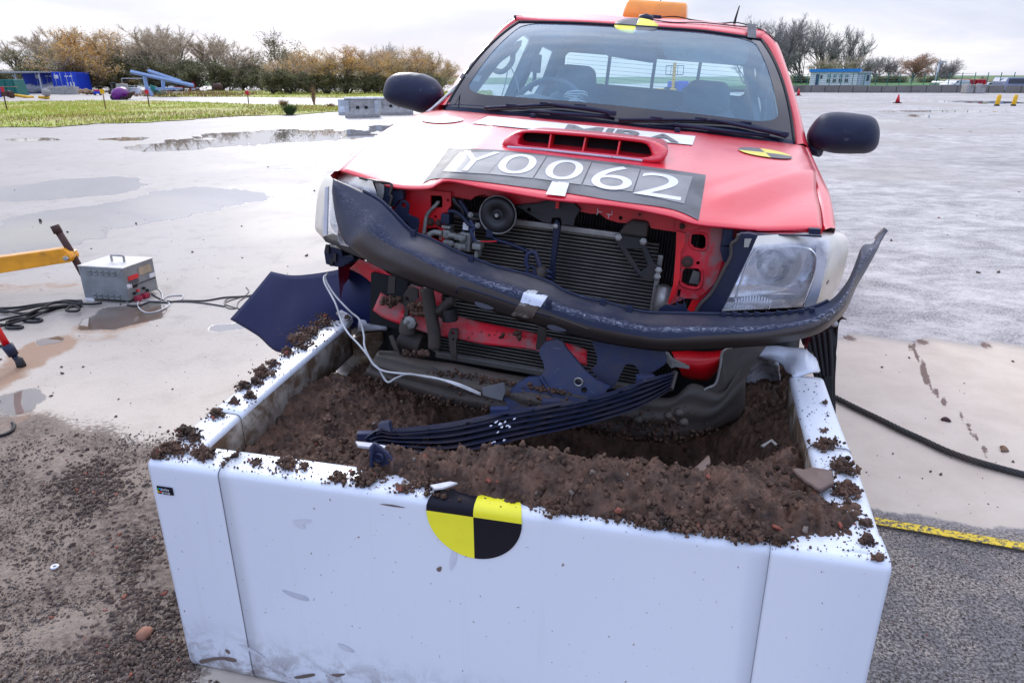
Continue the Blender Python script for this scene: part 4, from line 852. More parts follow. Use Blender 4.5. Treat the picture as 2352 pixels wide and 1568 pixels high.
Z3 = np.zeros(3)
FL, FR = np.array([0, 0, 0.]), np.array([BL, 0, 0.])
seamed('front_panel', FL, FR, (0, .118, .868, 1.), np.array([0, 1., 0]))
ends = [(FL, 0), (FR, 0)]
# side walls follow the bent outline measured on the rim
LW = [np.array([0, 0, 0.]), np.array([-.030, .30, 0]), np.array([-.056, .62, 0]), np.array([-.083, 1.03, 0])]
RW = [np.array([BL, 0, 0.]), np.array([BL+.012, .30, 0]), np.array([BL+.017, .66, 0]), np.array([BL+.022, .88, 0])]
def side(W_, sgn, cuts, name):
    W_ = np.array(W_); S = smooth(W_, 60); L = np.linspace(0, 1, 60)
    for i in range(len(cuts)-1):
        a, b = cuts[i]+.0004, cuts[i+1]-.0004; n = 22; G = []
        for t in np.linspace(a, b, n):
            p = np.array([np.interp(t, L, S[:, k]) for k in range(3)]); row = []
            for q, z in prof: row.append(p+np.array([sgn*q, 0, z]))
            G.append(row)
        m = MB(); m.grid(np.array(G), 0, True); k = len(prof)-1; m.M = [1 if (j % k) >= k-2 else 0 for j in range(len(m.M))]
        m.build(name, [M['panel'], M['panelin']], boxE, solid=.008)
        if i == 1: m = MB(); p = np.array([np.interp(cuts[i], L, S[:, k_]) for k_ in range(3)]); m.tube([p+np.array([sgn*q, 0, z+(.0006 if z > BH-.01 else 0)]) for q, z in prof[3:]], .0008, n=5); m.build('panel_seam', M['steel'], boxE)
side([p+np.array([0, .0, 0]) for p in LW], 1, (.024, .255, 1.), 'side_panel')
side(RW, -1, (.028, .50, 1.), 'side_panel')
# crumpled rear end pieces (points measured on the picture, heights chosen on the bent rim)
def crump(pts, name, mat, th=.008):
    G = np.array([[BPx(*ZZ(a, b), z) for a, b, z in row] for row in pts]); m = MB(); 
    Gf = []
    for row in G: Gf.append(smooth(row, 10))
    Gf = np.array(Gf); Gf = np.stack([smooth(Gf[:, j], 12) for j in range(10)], 1); n_ = fbm(Gf.reshape(-1, 3)*14, 3).reshape(12, 10, 1)
    m.grid(Gf+n_*np.array([.004, .004, .008]), 0, True); return m.build(name, mat, boxE, solid=th)
ZZ = ZM
crump([[(1840, 240, .64), (1890, 300, .62), (1900, 400, .60), (1880, 540, .50)], [(1920, 205, .645), (1985, 260, .63), (2000, 330, .60), (1985, 470, .50)], [(2060, 215, .63), (2070, 290, .62), (2080, 350, .60), (2040, 420, .56)], [(2190, 235, .62), (2200, 300, .61), (2210, 360, .59), (2190, 405, .57)], [(2240, 260, .61), (2290, 320, .60), (2325, 370, .59), (2320, 400, .575)]], 'crumpled_corner', M['soilpanel'])
crump([[(1830, 560, .50), (1850, 700, .42), (1880, 830, .36)], [(1925, 540, .50), (1930, 680, .42), (1960, 900, .34)], [(2060, 440, .52), (2080, 620, .44), (2060, 760, .36)], [(2290, 410, .54), (2300, 560, .46), (2280, 700, .38)]], 'inner_panel', M['panelin'])
ZZ = ZH
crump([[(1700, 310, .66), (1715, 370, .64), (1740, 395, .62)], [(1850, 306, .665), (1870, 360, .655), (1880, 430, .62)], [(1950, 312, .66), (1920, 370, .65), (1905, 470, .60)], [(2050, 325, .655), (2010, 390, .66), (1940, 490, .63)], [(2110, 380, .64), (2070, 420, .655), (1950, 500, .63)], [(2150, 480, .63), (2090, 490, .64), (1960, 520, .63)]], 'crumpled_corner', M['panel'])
crump([[(1650, 345, .66), (1640, 560, .5), (1625, 760, .36)], [(1690, 350, .66), (1700, 560, .5), (1700, 800, .36)], [(1760, 395, .62), (1790, 540, .5), (1800, 800, .36)], [(1860, 440, .62), (1880, 560, .5), (1890, 700, .4)]], 'inner_panel', M['soilpanel'])
crump([[(1655, 340, .66), (1648, 520, .53), (1632, 720, .40), (1600, 880, .30), (1570, 1040, .20)], [(1643, 340, .66), (1636, 520, .53), (1620, 720, .40), (1588, 890, .30), (1560, 1050, .20)]], 'torn_edge', M['white'], .003)
# big round target on the front
def on_front(x, z):              # wraps the target over the rounded rim: z above the bend continues inward on the rim
    s = z-(BH-r_)
    if s <= 0: return np.array([x, -.0025, z])
    L = r_*math.pi/2
    if s < L: a = s/r_; return np.array([x, r_-(r_+.0025)*math.cos(a), BH-r_+(r_+.0025)*math.sin(a)])
    return np.array([x, r_+(s-L), BH+.0045])
TC, TRd = .803, .105
ZC0 = BH+.018-.042              # unrolled height of the centre
tg = empty('target_disc', (0, 0, 0), None, None); tg.parent = boxE
for qd in range(4):
    m = MB(); G = []
    for rr_ in np.linspace(.0, 1, 14):
        row = []
        for k in range(16):
            a = math.pi/2*(qd+k/15.); row.append(on_front(TC+TRd*rr_*math.cos(a), ZC0+TRd*1.0*rr_*math.sin(a)))
        G.append(row)
    m.grid(np.array(G), 0, True); m.build('target_quadrant', M['blackv' if qd % 2 else 'yellowv'] if qd != 0 else M['yellowv'], boxE)
bpy.data.objects.remove(tg)
def text_mesh(s, size=1., bold=0.):
    c = bpy.data.curves.new('t', 'FONT'); c.body = s; c.size = size; c.offset = bold; o = bpy.data.objects.new('t', c); COL.objects.link(o)
    dg = bpy.context.evaluated_depsgraph_get(); me = bpy.data.meshes.new_from_object(o.evaluated_get(dg)); bpy.data.objects.remove(o)
    V = np.array([v.co[:] for v in me.vertices]); Fs = [list(p.vertices) for p in me.polygons]; bpy.data.meshes.remove(me); return V, Fs
for k_, (px_, mt_) in enumerate((([(930, 530), (985, 520), (1040, 528), (990, 545), (1000, 568), (955, 562)], 'scuff_tan'), ([(870, 908), (930, 925), (1000, 945), (1018, 970), (960, 960), (900, 935)], 'scuff_grey'), ([(1180, 1205), (1225, 1218), (1272, 1252), (1225, 1248), (1190, 1228)], 'scuff_tan'), ([(1808, 700), (1836, 690), (1830, 760), (1800, 800)], 'scuff_grey'),
        ([(1410, 434), (1480, 438), (1555, 455), (1480, 448)], 'scuff_brown'), ([(410, 1300), (440, 1290), (530, 1278), (600, 1285), (622, 1300), (600, 1308), (530, 1294), (460, 1308), (425, 1318)], 'scuff_brown'), ([(620, 1208), (700, 1232), (785, 1290), (745, 1275), (690, 1248)], 'scuff_tan'), ([(555, 1238), (575, 1242), (582, 1262), (562, 1255)], 'scuff_brown'), ([(1725, 790), (1752, 780), (1748, 805), (1732, 806)], 'scuff_brown'), ([(940, 1388), (1040, 1370), (1045, 1385), (960, 1400)], 'scuff_brown'), ([(1140, 1375), (1220, 1372), (1180, 1390)], 'scuff_brown'))):
    P_ = []
    for a_, c_q in px_:
        d_q = ray(*ZI(a_, c_q)); t_q = ((BO-CAM)@BY)/(d_q@BY); q_ = CAM+d_q*t_q-BO; P_.append([q_@BX, -.0012, q_[2]])
    m = MB(); P_ = smooth(P_, 30, True); m.add(P_, [list(range(30))]); m.build('scuff_mark', mcol(mt_, {'scuff_tan': (.58, .59, .63), 'scuff_grey': (.56, .585, .65), 'scuff_brown': (.16, .11, .09)}[mt_], .6), boxE)
# small maker's label on the front left
lab = MB(); lc = (.036, .555); lab.box((lc[0]+.0, -.0015, lc[1]), (.043, .003, .0205), bev=.001); lb = lab.build('label_plate', M['blackv'], boxE)
for txt, dz in (('bailey', .0015), ('group', -.0068)):
    V, Fs = text_mesh(txt, .0098); m = MB(); V3 = np.c_[V[:, 0]+lc[0]-.0085, np.full(len(V), -.0042), V[:, 1]+lc[1]+dz]; m.add(V3, Fs, 0); o = m.build('lettering', M['letter'], boxE); o.parent = lb
for i, c_ in enumerate((sr(40, 150, 230), sr(60, 180, 60), sr(240, 200, 20), sr(230, 60, 30))):
    a = math.pi/2*i+.78; m = MB(); P = [(.0066*math.cos(a+b_), .0066*math.sin(a+b_)) for b_ in (-.7, 0, .7)]+[(.0036*math.cos(a+b_), .0036*math.sin(a+b_)) for b_ in (.7, 0, -.7)]
    m.plate([np.array([[lc[0]-.0145+p, -.0035, lc[1]+q] for p, q in P])], .0006, nrm=(0, -1, 0)); o = m.build('logo_mark', mcol('logo%d' % i, c_), boxE); o.parent = lb

# ------------------------------------------------------------------ soil in the box
def soil_h(x, y):
    g = lambda cx, cy, sx, sy: np.exp(-((x-cx)/sx)**2-((y-cy)/sy)**2)
    h = .555+.0*x
    h = h+.128*g(1.22, .13, .42, .16)+.088*g(.78, .11, .28, .09)+.05*g(.52, .12, .12, .05)-.03*g(.25, .25, .2, .15)
    h = h+.04*g(1.38, .36, .12, .22)-.06*g(1.46, 1.0, .2, .25)-.07*g(.3, .45, .25, .2)-.02*g(.12, .2, .1, .1)
    hole = sstep(1.15, .55, np.sqrt(((x-.98)/.50)**2+((y-.66)/.36)**2)); h = h-.46*hole
    h = h-.16*sstep(.75, 1.1, y)*sstep(.15, .5, x)*sstep(1.45, 1.25, x)
    h = h-.10*g(.45, .75, .25, .22)-.12*sstep(.70, .95, y)*sstep(.4, .2, x)
    ridge = np.abs((x-1.02)*.75-(y-.32)*1.0)
    h = h+.018*sstep(.05, 0, ridge)*sstep(.9, 1., x)*sstep(1.25, 1.1, x)
    return h
def soil_full(x, y):
    p = np.stack([x, y, x*0], -1).reshape(-1, 3); n = fbm(p*8, 3)*.030+np.abs(fbm(p*24+5, 4))*.042+np.abs(fbm(p*75+9, 3))*.020
    return soil_h(x, y)+n.reshape(x.shape)-.014
nx, ny = 420, 330; xs = np.linspace(.012, BL-.014, nx); ys = np.linspace(.008, 1.25, ny); X, Y = np.meshgrid(xs, ys, indexing='ij')
Hh = soil_full(X, Y)
Hh = Hh-.05*sstep(.045-.022*sstep(.75, .95, X)*sstep(1.56, 1.45, X), .0, Y)-.05*sstep(.05, 0, X)*sstep(.6, .1, Y)
V = np.stack([X, Y, Hh], -1).reshape(-1, 3); i = np.arange(nx-1)[:, None]*ny; j = np.arange(ny-1)[None]
Fq = np.stack([i+j, i+ny+j, i+ny+j+1, i+j+1], -1).reshape(-1, 4)
so_ = tag(link('soil', raw_mesh('soil', V, Fq, M['soil'], smooth_=True)), kind='stuff'); so_.location = BO; so_.rotation_euler.z = BYAW
# lumps: a few irregular clod shapes, scattered
def ico(sub, seed, amp=.45):
    bm = bmesh.new(); bmesh.ops.create_icosphere(bm, subdivisions=sub, radius=1); V = np.array([v.co[:] for v in bm.verts]); Fc = np.array([[v.index for v in f.verts] for f in bm.faces]); bm.free()
    n_ = fbm(V*1.3+seed*9.1, 3); n2 = fbm(V*3.1+seed*5.3, 2); return V*(1+amp*n_[:, None]*2.4+amp*.7*n2[:, None]), Fc
CL1 = [ico(1, s) for s in range(6)]; CL2 = [ico(2, s+20, .55) for s in range(6)]; CL3 = [ico(3, s+40, .6) for s in range(5)]
def scatter(name, P, S, mats, mi=None, seed=0, flat=.8, big=None, parent=None):
    rs = np.random.RandomState(seed); Vs, Fs, Ms = [], [], []; n = 0
    for k, (p, s) in enumerate(zip(P, S)):
        lib = CL1 if s < .0055 else (CL2 if s < .014 else CL3); V, Fc = lib[rs.randint(len(lib))]
        a, b, c = rs.rand(3)*6.28; V = (V*np.array([1, .75+.3*rs.rand(), flat])) @ rotm(a, b, c).T * s; Vs.append(V+p); Fs.append(Fc+n); n += len(V)
        Ms.append(np.full(len(Fc), 0 if mi is None else mi[k]))
    me = raw_mesh(name, np.vstack(Vs), np.vstack(Fs), mats, np.concatenate(Ms)); return tag(link(name, me, parent), kind='stuff')
rs = np.random.RandomState(5)
# 1) on the soil surface
N = 7000; x = rs.rand(N)*(BL-.03)+.02; y = rs.rand(N)**1.2*.95+.03; s = .0016+.0062*rs.rand(N)**3.0; z = soil_full(x, y)+s*.2; keep = (z > BH-.01) | ((x > RIM+.01) & (x < BL-RIM-.01) & (y > RIM+.01))
Pn = np.array([B2W(*q) for q in np.c_[x, y, z][keep]]); S_ = s[keep]; mi = (rs.rand(len(S_)) < .012).astype(int)+2*(rs.rand(len(S_)) < .015); mi = np.minimum(mi, 2)
scatter('soil_crumbs', Pn, S_, [M['soil'], M['brick'], M['stone']], mi, 1)
# 2) clusters along the rims, sizes and places read off the picture
CLU = [(425, 995, 26, 60), (400, 1035, 40, 110), (360, 1050, 22, 50), (470, 1045, 30, 80), (497, 955, 30, 45), (445, 1010, 25, 40), (560, 890, 25, 60), (600, 860, 22, 60), (628, 838, 22, 45), (575, 912, 18, 40), (540, 925, 16, 30), (660, 812, 22, 60), (720, 765, 30, 70), (590, 880, 20, 50), (690, 780, 40, 130), (745, 745, 34, 90), (800, 730, 18, 10),
       (590, 1065, 22, 14), (660, 1070, 40, 60), (700, 1075, 22, 24), (780, 1100, 40, 40), (840, 1105, 36, 60), (870, 1095, 30, 40), (930, 1125, 36, 40), (975, 1110, 40, 110), (1010, 1095, 40, 70), (1130, 1130, 50, 26), (1190, 1150, 30, 10), (1290, 1165, 50, 130), (1240, 1150, 30, 50), (1330, 1175, 30, 40), (1420, 1185, 70, 60),
       (1500, 1205, 60, 90), (1560, 1215, 60, 100), (1640, 1220, 70, 110), (1730, 1240, 60, 110), (1790, 1245, 40, 60), (1820, 1190, 50, 60), (1890, 1020, 16, 26), (1893, 990, 10, 8), (1930, 1075, 32, 110), (1945, 1130, 38, 100), (1985, 1205, 24, 22), (1990, 1245, 26, 30), (2020, 1283, 20, 24), (1895, 925, 10, 4), (1885, 880, 12, 4), (1935, 1180, 30, 10), (1900, 950, 12, 3), (540, 1055, 90, 14), (1000, 1140, 120, 18)]
Pn, S_ = [], []
for (u, v, r0, n) in CLU:
    for k in range(int(n*4.5)):
        rr_ = abs(rs.randn())*.55; a = rs.rand()*6.28; uu, vv = u+r0*rr_*math.cos(a), v+r0*.55*rr_*math.sin(a); b = BPx(uu, vv, BH)
        s = .0010+.0062*rs.rand()**2.8*(1.1-min(rr_, 1)*.6)
        if b[1] < .006 or b[0] > BL-.004: continue
        pile = max(0, 1-rr_)**1.2*.020*rs.rand()*min(1, n/50); Pn.append(B2W(b[0], b[1], BH+s*.45+pile)); S_.append(s)
for (u, v, s_) in ((1740, 745, 0), (425, 1000, 1), (400, 1040, 1), (470, 1045, 1), (1930, 1078, 1), (1945, 1130, 1), (1290, 1168, 1), (980, 1112, 1), (1890, 1025, 1), (745, 740, 1), (705, 775, 1), (680, 795, 1), (1690, 1235, 1), (1560, 1215, 1), (1500, 1205, 1), (612, 858, 1), (840, 1105, 1)):
    for k in range(3*s_):
        b = BPx(u+rs.randn()*13, v+rs.randn()*7, BH); c0 = B2W(b[0], b[1], BH+.006)
        for q in range(44): o_ = rs.randn(3)*np.array([.012, .011, .006]); o_[2] = abs(o_[2]); Pn.append(c0+o_); S_.append(.0016+.0044*rs.rand()**1.5)
mi = (rs.rand(len(S_)) < .02).astype(int); scatter('rim_soil', np.array(Pn), np.array(S_), [M['soil'], M['brick']], mi, 2, .75)
Pn, S_ = [], []       # dusting of tiny grains on every rim
for k in range(900):
    if rs.rand() < .6: b = (rs.rand()*BL, .01+rs.rand()**1.5*(RIM-.02))
    elif rs.rand() < .5: yy = rs.rand()*.95; b = (np.interp(yy, [0, .3, .62, 1.03], [0, -.03, -.056, -.083])+.015+rs.rand()*.09, yy)
    else: yy = rs.rand()*.85; b = (BL+.01-.015-rs.rand()*.09, yy)
    s = .0008+.002*rs.rand()**2; Pn.append(B2W(b[0], b[1], BH+s*.6)); S_.append(s)
scatter('rim_grit', np.array(Pn), np.array(S_), [M['soil']], None, 3)
# 3) flat clay slabs in the heap
for i, (pts, z, lb) in enumerate((([(1205, 215), (1290, 210), (1400, 225), (1410, 290), (1340, 315), (1270, 280)], .655, 'flat pinkish clay slab on the right end of the heap'), ([(590, 255), (690, 240), (790, 145), (800, 170), (720, 330), (590, 345)], .63, 'upright wedge of smooth clay in the middle of the heap'), ([(200, 345), (400, 300), (415, 320), (350, 360), (250, 372)], .60, 'thin smooth clay slab left of the clay wedge'))):
    P = np.array([BO+BX*q[0]+BY*q[1]+np.array([0, 0, q[2]]) for q in [BPx(*ZJ(a, b), z+(.03 if (i == 1 and b < 200) else 0)) for a, b in pts]]); P = resample(P, 34, True); P += .0035*np.stack([vnoise(P*60+c*9) for c in range(3)], 1)
    m = MB(); c = P.mean(0); G = np.array([[c+(p-c)*t for t in np.linspace(.02, 1, 9)] for p in P]); G[..., 2] += .006*fbm(G.reshape(-1, 3)*22, 3).reshape(G.shape[:2])+.006*(1-np.linspace(0, 1, 9))[None]
    m.grid(G, 0, True, closed_u=True); tag(m.build('clay_slab', mcol('clay', (.17, .11, .085), .6, var=.15, bump=.4, bs=120), solid=.012), lb, 'clay slab', 'clay slabs on the soil heap')
# clods, chips and stones lying on the ground
Pn, S_, mi = [], [], []
def strew(n, fn, smin, smax, pw, m=(0, .0)):
    for k in range(n):
        p = fn();
        if p is None: continue
        s = smin+(smax-smin)*rs.rand()**pw; Pn.append(np.array([p[0], p[1], s*.12])); S_.append(s); r = rs.rand(); mi.append(1 if r < .55 else (2 if r < .56 else 0)) if m[0] else mi.append(0 if r > .02 else 2)
def f1():
    u, v = rs.rand()*520-60, 960+rs.rand()*640
    if v < 985+.10*(480-u)*rs.rand(): return None
    if u > 345+(v-1060)*.24 and v > 1050: return None
    return WP(u, v)
strew(15000, f1, .0014, .0060, 3.0, (1, 0))
def f2(): c = [(250, 1500), (330, 1380), (300, 1250), (180, 1110), (350, 1530), (260, 1120)][rs.randint(6)]; return WP(c[0]+rs.randn()*45, c[1]+rs.randn()*40)
strew(2600, f2, .003, .010, 2.5)
def f3(): return WP(rs.rand()*900, 600+rs.rand()*400)
strew(200, f3, .002, .009, 4)
def f4():
    u, v = 1930+rs.rand()*450, 800+rs.rand()*380; return WP(u, v)
strew(70, f4, .0015, .007, 4)
def f5():
    u, v = 2010+rs.rand()*360, 1200+rs.rand()*380
    if v < 1185+(u-2010)*.17: return None
    return WP(u, v)
strew(2200, f5, .0012, .004, 3, (1, 0))
def f6(): return WP(rs.rand()*2352, 330+rs.rand()**.6*300)
strew(110, f6, .004, .018, 3.5)
def f7(): return B2W(rs.rand()*.9-.1, -.03-abs(rs.randn())*.05, 0)
strew(500, f7, .002, .008, 3)
scatter('ground_debris', np.array(Pn), np.array(S_), [M['clod'], M['stone'], M['brick']], np.array(mi), 4, .7)
# ------------------------------------------------------------------ crashed pickup truck
truck = empty('pickup_truck', TT, 'crashed red pickup truck with its black bumper hanging off over the soil box', 'pickup truck', rot=(TPITCH, TROLL, TYAW))
def b_(m, name, mat, **k): return m.build(name, mat, truck, **k)
def arr(L): return np.array(L, float)
# ---- bonnet surface
HF = TPs([(784, 390, .15), (884, 420, .10), (982, 432, .06), (1026, 417, .05), (1128, 432, .03), (1263, 455, .02), (1417, 471, .03), (1534, 493, .05), (1603, 513, .07), (1710, 521.5, .10), (1800, 523.5, .125), (1888, 524, .15)])
HR = TPs([(995, 253, 1.28), (1034, 254, 1.24), (1156, 264, 1.18), (1278, 275, 1.15), (1400, 284.5, 1.13), (1498, 295.5, 1.14), (1608, 305, 1.17), (1721, 319, 1.20), (1800, 328, 1.235), (1846, 335, 1.27)])
NU, NV = 90, 60
f_ = smooth(HF, 400); r_h = smooth(HR, 400)
xf = np.linspace(f_[0, 0], f_[-1, 0], NU); xr = np.linspace(r_h[0, 0], r_h[-1, 0], NU)
def byx(P, x): o = np.argsort(P[:, 0]); return np.stack([np.interp(x, P[o, 0], P[o, k]) for k in range(3)], 1)
FF, RR = byx(f_, xf), byx(r_h, xr)
G = np.zeros((NU, NV, 3)); vv = np.linspace(0, 1, NV)
for i in range(NU):
    u = i/(NU-1)*2-1
    P = FF[i]*(1-vv[:, None])+RR[i]*vv[:, None]
    bul = .040*(1-(2*vv-1)**2)+.007*(1-np.exp(-vv*20))*(1-vv)      # crown plus a quick roll at the leading edge
    bul *= (1-.22*abs(u)**6)
    P[:, 2] += bul
    x, y = P[:, 0], P[:, 1]
    P[:, 2] += .012*np.exp(-((x-.36*np.sign(u)-.0)/.05)**2)*sstep(.05, .4, y)*sstep(1.25, .9, y)*.6     # pressed ridges
    # buckled right front corner: a fold runs back from the placard corner to the right hand target
    d = (x-.43)*.80-(y-.17)*.60; al = (x-.43)*.60+(y-.17)*.80
    P[:, 2] += (.020*np.maximum(0, 1-np.abs(d)/.075)+.012*sstep(0, -.12, d)*np.exp(-((d+.1)/.2)**2)-.010*np.exp(-((d-.10)/.07)**2))*sstep(-.05, .12, al)*sstep(.85, .45, al)
    P[:, 2] += .006*np.exp(-((x+.33)/.07)**2-((y-.1)/.10)**2)-.007*np.exp(-((x+.52)/.10)**2-((y-.16)/.12)**2)
    G[i] = P
n_ = fbm(G.reshape(-1, 3)*np.array([3.2, 2.4, 1])+5, 3).reshape(NU, NV); G[..., 2] += .0035*n_*np.sin(np.pi*vv)[None]
# leading edge folds down and under
lip = [G[:, 0]+np.array([0, .0, 0])]
L1 = G[:, 0]+np.array([0, -.0015, -.003]); L2 = G[:, 0]+np.array([0, .002, -.007]); L3 = G[:, 0]+np.array([0, .03, -.010])
GH_ = np.concatenate([L3[:, None], L2[:, None], L1[:, None], G], 1)
m = MB(); m.grid(GH_, 0, True); hood = b_(m, 'bonnet', M['red'], solid=.004)
hV = G.reshape(-1, 3); hF = [(i*NV+j, (i+1)*NV+j, (i+1)*NV+j+1, i*NV+j+1) for i in range(NU-1) for j in range(NV-1)]
HB = BVHTree.FromPolygons([Vector(v) for v in hV], hF)
RI = TR.T
def shoot(bvh, u, v, off=.003):            # point of a surface seen at photo position (u, v), lifted by off
    d = RI @ ray(u, v); d = d/np.linalg.norm(d); h = bvh.ray_cast(Vector(TO), Vector(d))
    if h[0] is None: return None
    n = h[1];
    if n.dot(Vector(d)) > 0: n = -n
    return np.array(h[0]+n*off)
def drop(bvh, x, y, off=.003):
    h = bvh.ray_cast(Vector((x, y, 3)), Vector((0, 0, -1)))
    if h[0] is None: return None
    n = h[1] if h[1].z > 0 else -h[1]; return np.array(h[0]+n*off)
def quadpx(C, s, t):                       # projective map of the unit square to the 4 corners TL TR BR BL
    (x0, y0), (x1, y1), (x2, y2), (x3, y3) = C; dx1, dx2, dx3 = x1-x2, x3-x2, x0-x1+x2-x3; dy1, dy2, dy3 = y1-y2, y3-y2, y0-y1+y2-y3
    den = dx1*dy2-dx2*dy1; g = (dx3*dy2-dx2*dy3)/den; h = (dx1*dy3-dx3*dy1)/den; a = x1-x0+g*x1; b = x3-x0+h*x3; d = y1-y0+g*y1; e = y3-y0+h*y3
    w = g*s+h*t+1; return (a*s+b*t+x0)/w, (d*s+e*t+y0)/w
def decal_quad(name, C, bvh, mat, off, parent, nx=30, ny=8, jag=0):
    P = np.zeros((nx, ny, 3)); ok = True
    for i in range(nx):
        for j in range(ny):
            q = quadpx(C, i/(nx-1), j/(ny-1)); 
            if jag and j in (0, ny-1): q = (q[0], q[1]+jag*math.sin(i*2.3)*math.cos(i*5.1))
            p = shoot(bvh, *q, off)
            if p is None: p = P[i, j-1] if j else P[i-1, j]
            P[i, j] = p
    m = MB(); m.grid(P, 0, True); return m.build(name, mat, parent)
# placard: dark tape frame, five printed tiles, white characters
PC = [(1030, 341), (1621, 402), (1603, 508), (966, 425)]
pts = [[(1030, 341), (998, 385), (968, 425)], [(1150, 346), (1120, 383), (1028, 411)], [(1290, 361), (1280, 400), (1270, 440)], [(1440, 378), (1425, 425), (1410, 462)], [(1560, 394), (1552, 440), (1540, 481)], [(1621, 403), (1613, 455), (1604, 507)]]
Gp = np.array(pts, float); Gs = np.stack([smooth(Gp[:, j], 60) for j in range(3)], 1); Gs = np.stack([smooth(Gs[i], 12) for i in range(60)])
P = np.zeros((60, 12, 3))
for i in range(60):
    for j in range(12):
        p = shoot(HB, *Gs[i, j], .002); P[i, j] = p if p is not None else (P[i, j-1] if j else P[i-1, j])
m = MB(); m.grid(P, 0, True); plc = m.build('number_placard', M['tape'], truck)
tiles = [[(1057, 352), (1165, 352), (1120, 402), (1018, 396)], [(1166, 352), (1255, 361), (1223, 412), (1121, 402)], [(1257, 363), (1358, 375), (1334, 427), (1226, 412)], [(1360, 376), (1470, 391), (1452, 443), (1338, 427)], [(1472, 392), (1590, 408), (1570, 470), (1455, 445)]]
for T_ in tiles: decal_quad('tile', T_, HB, M['tapec'], .0035, plc, 12, 8)
glyphs = [('Y', [(1066, 349), (1150, 353), (1108, 399), (1030, 392)]), ('0', [(1162, 355), (1243, 361), (1216, 405), (1133, 399)]), ('0', [(1270, 368), (1348, 375), (1326, 420), (1240, 411)]), ('6', [(1378, 381), (1460, 389), (1446, 444), (1348, 433)]), ('2', [(1477, 397), (1572, 409), (1562, 464), (1452, 447)])]
def glyph(ch, C, bvh, off, mat, parent, name='character', bold=-.004):
    V, Fs = text_mesh(ch, 1., bold); lo, hi = V.min(0), V.max(0); w = hi-lo; w[w == 0] = 1
    bm = bmesh.new(); vs = [bm.verts.new(v) for v in V]
    for f in Fs:
        try: bm.faces.new([vs[i] for i in f])
        except ValueError: pass
    bmesh.ops.triangulate(bm, faces=bm.faces[:]); bmesh.ops.subdivide_edges(bm, edges=[e for e in bm.edges if e.calc_length() > .16], cuts=2)
    bm.verts.index_update(); V = np.array([v.co[:] for v in bm.verts]); Fs = [[v.index for v in f.verts] for f in bm.faces]; bm.free()
    out = []
    for v in V:
        q = quadpx(C, (v[0]-lo[0])/w[0], 1-(v[1]-lo[1])/w[1]); p = shoot(bvh, *q, off); out.append(p if p is not None else out[-1])
    m = MB(); m.add(out, Fs, 0); return m.build(name, mat, parent, fixn=False)
for ch, C in glyphs: glyph(ch, C, HB, .0048, M['letter'], plc)
decal_quad('white_tape', [(1268, 422), (1307, 426), (1296, 461), (1251, 456)], HB, M['letter'], .008, truck, 8, 10, 1.2)
# long white sticker with the dark word, part hidden by the scoop
SC_ = [(1122, 268.5), (1597, 314.5), (1590, 335), (1084, 285)]
stk = decal_quad('white_sticker', SC_, HB, M['letter'], .003, truck, 40, 6)
for ch, C in (('M', [(1304, 289), (1388, 297), (1372, 316), (1290, 308)]), ('I', [(1396, 298), (1412, 299), (1398, 318), (1382, 317)]), ('R', [(1418, 300), (1492, 307), (1478, 327), (1404, 319)]), ('A', [(1502, 309), (1545, 313), (1560, 331), (1480, 323)])):
    glyph(ch, C, HB, .0055, M['greyv'], stk, 'character', .035)
def disc_on(bvh, x, y, r, mats, name, off=.004, rot=0., parent=None, ry=None):
    o = MB(); ry = ry or r
    for q in range(len(mats)):
        Gq = []
        for a in np.linspace(0, 1, 10):
            ang = 2*math.pi*(q+a)/len(mats)+rot; row = []
            for t in np.linspace(0, 1, 8): p = drop(bvh, x+r*t*math.cos(ang), y+ry*t*math.sin(ang), off); row.append(p if p is not None else row[-1])
            Gq.append(row)
        o.grid(np.array(Gq), q, True)
    return o.build(name, mats, parent or truck)
c1 = shoot(HB, 1757, 353, 0); disc_on(HB, c1[0], c1[1], .094, [M['yellowf'], M['greyv'], M['yellowf'], M['greyv']], 'target_sticker', rot=R(8))
c2 = shoot(HB, 1016, 276.5, 0); disc_on(HB, c2[0], c2[1], .085, [M['letter']]*4, 'round_white_sticker')
for (u, v) in ((1224, 271), (1555, 304)):
    p = shoot(HB, u, v, 0); m = MB(); m.box(p+np.array([0, 0, .008]), (.022, .03, .018), bev=.005); b_(m, 'washer_nozzle', M['plastic'])
# ---- bonnet scoop
ob = [(1153, 333), (1160, 340), (1240, 347), (1330, 356), (1420, 366), (1509, 374), (1528, 362)]
base = []; out = [(1153, 332), (1162, 318), (1190, 301), (1240, 300.5), (1330, 306), (1420, 314), (1497, 324), (1520, 332), (1535, 345), (1530, 360), (1509, 374), (1420, 366), (1330, 356), (1240, 347), (1162, 339)]
hole = [(1191, 331), (1197, 312), (1208, 305), (1290, 310), (1380, 318), (1470, 327.5), (1487, 333), (1493, 345), (1491, 364), (1400, 354), (1300, 344), (1230, 337)]
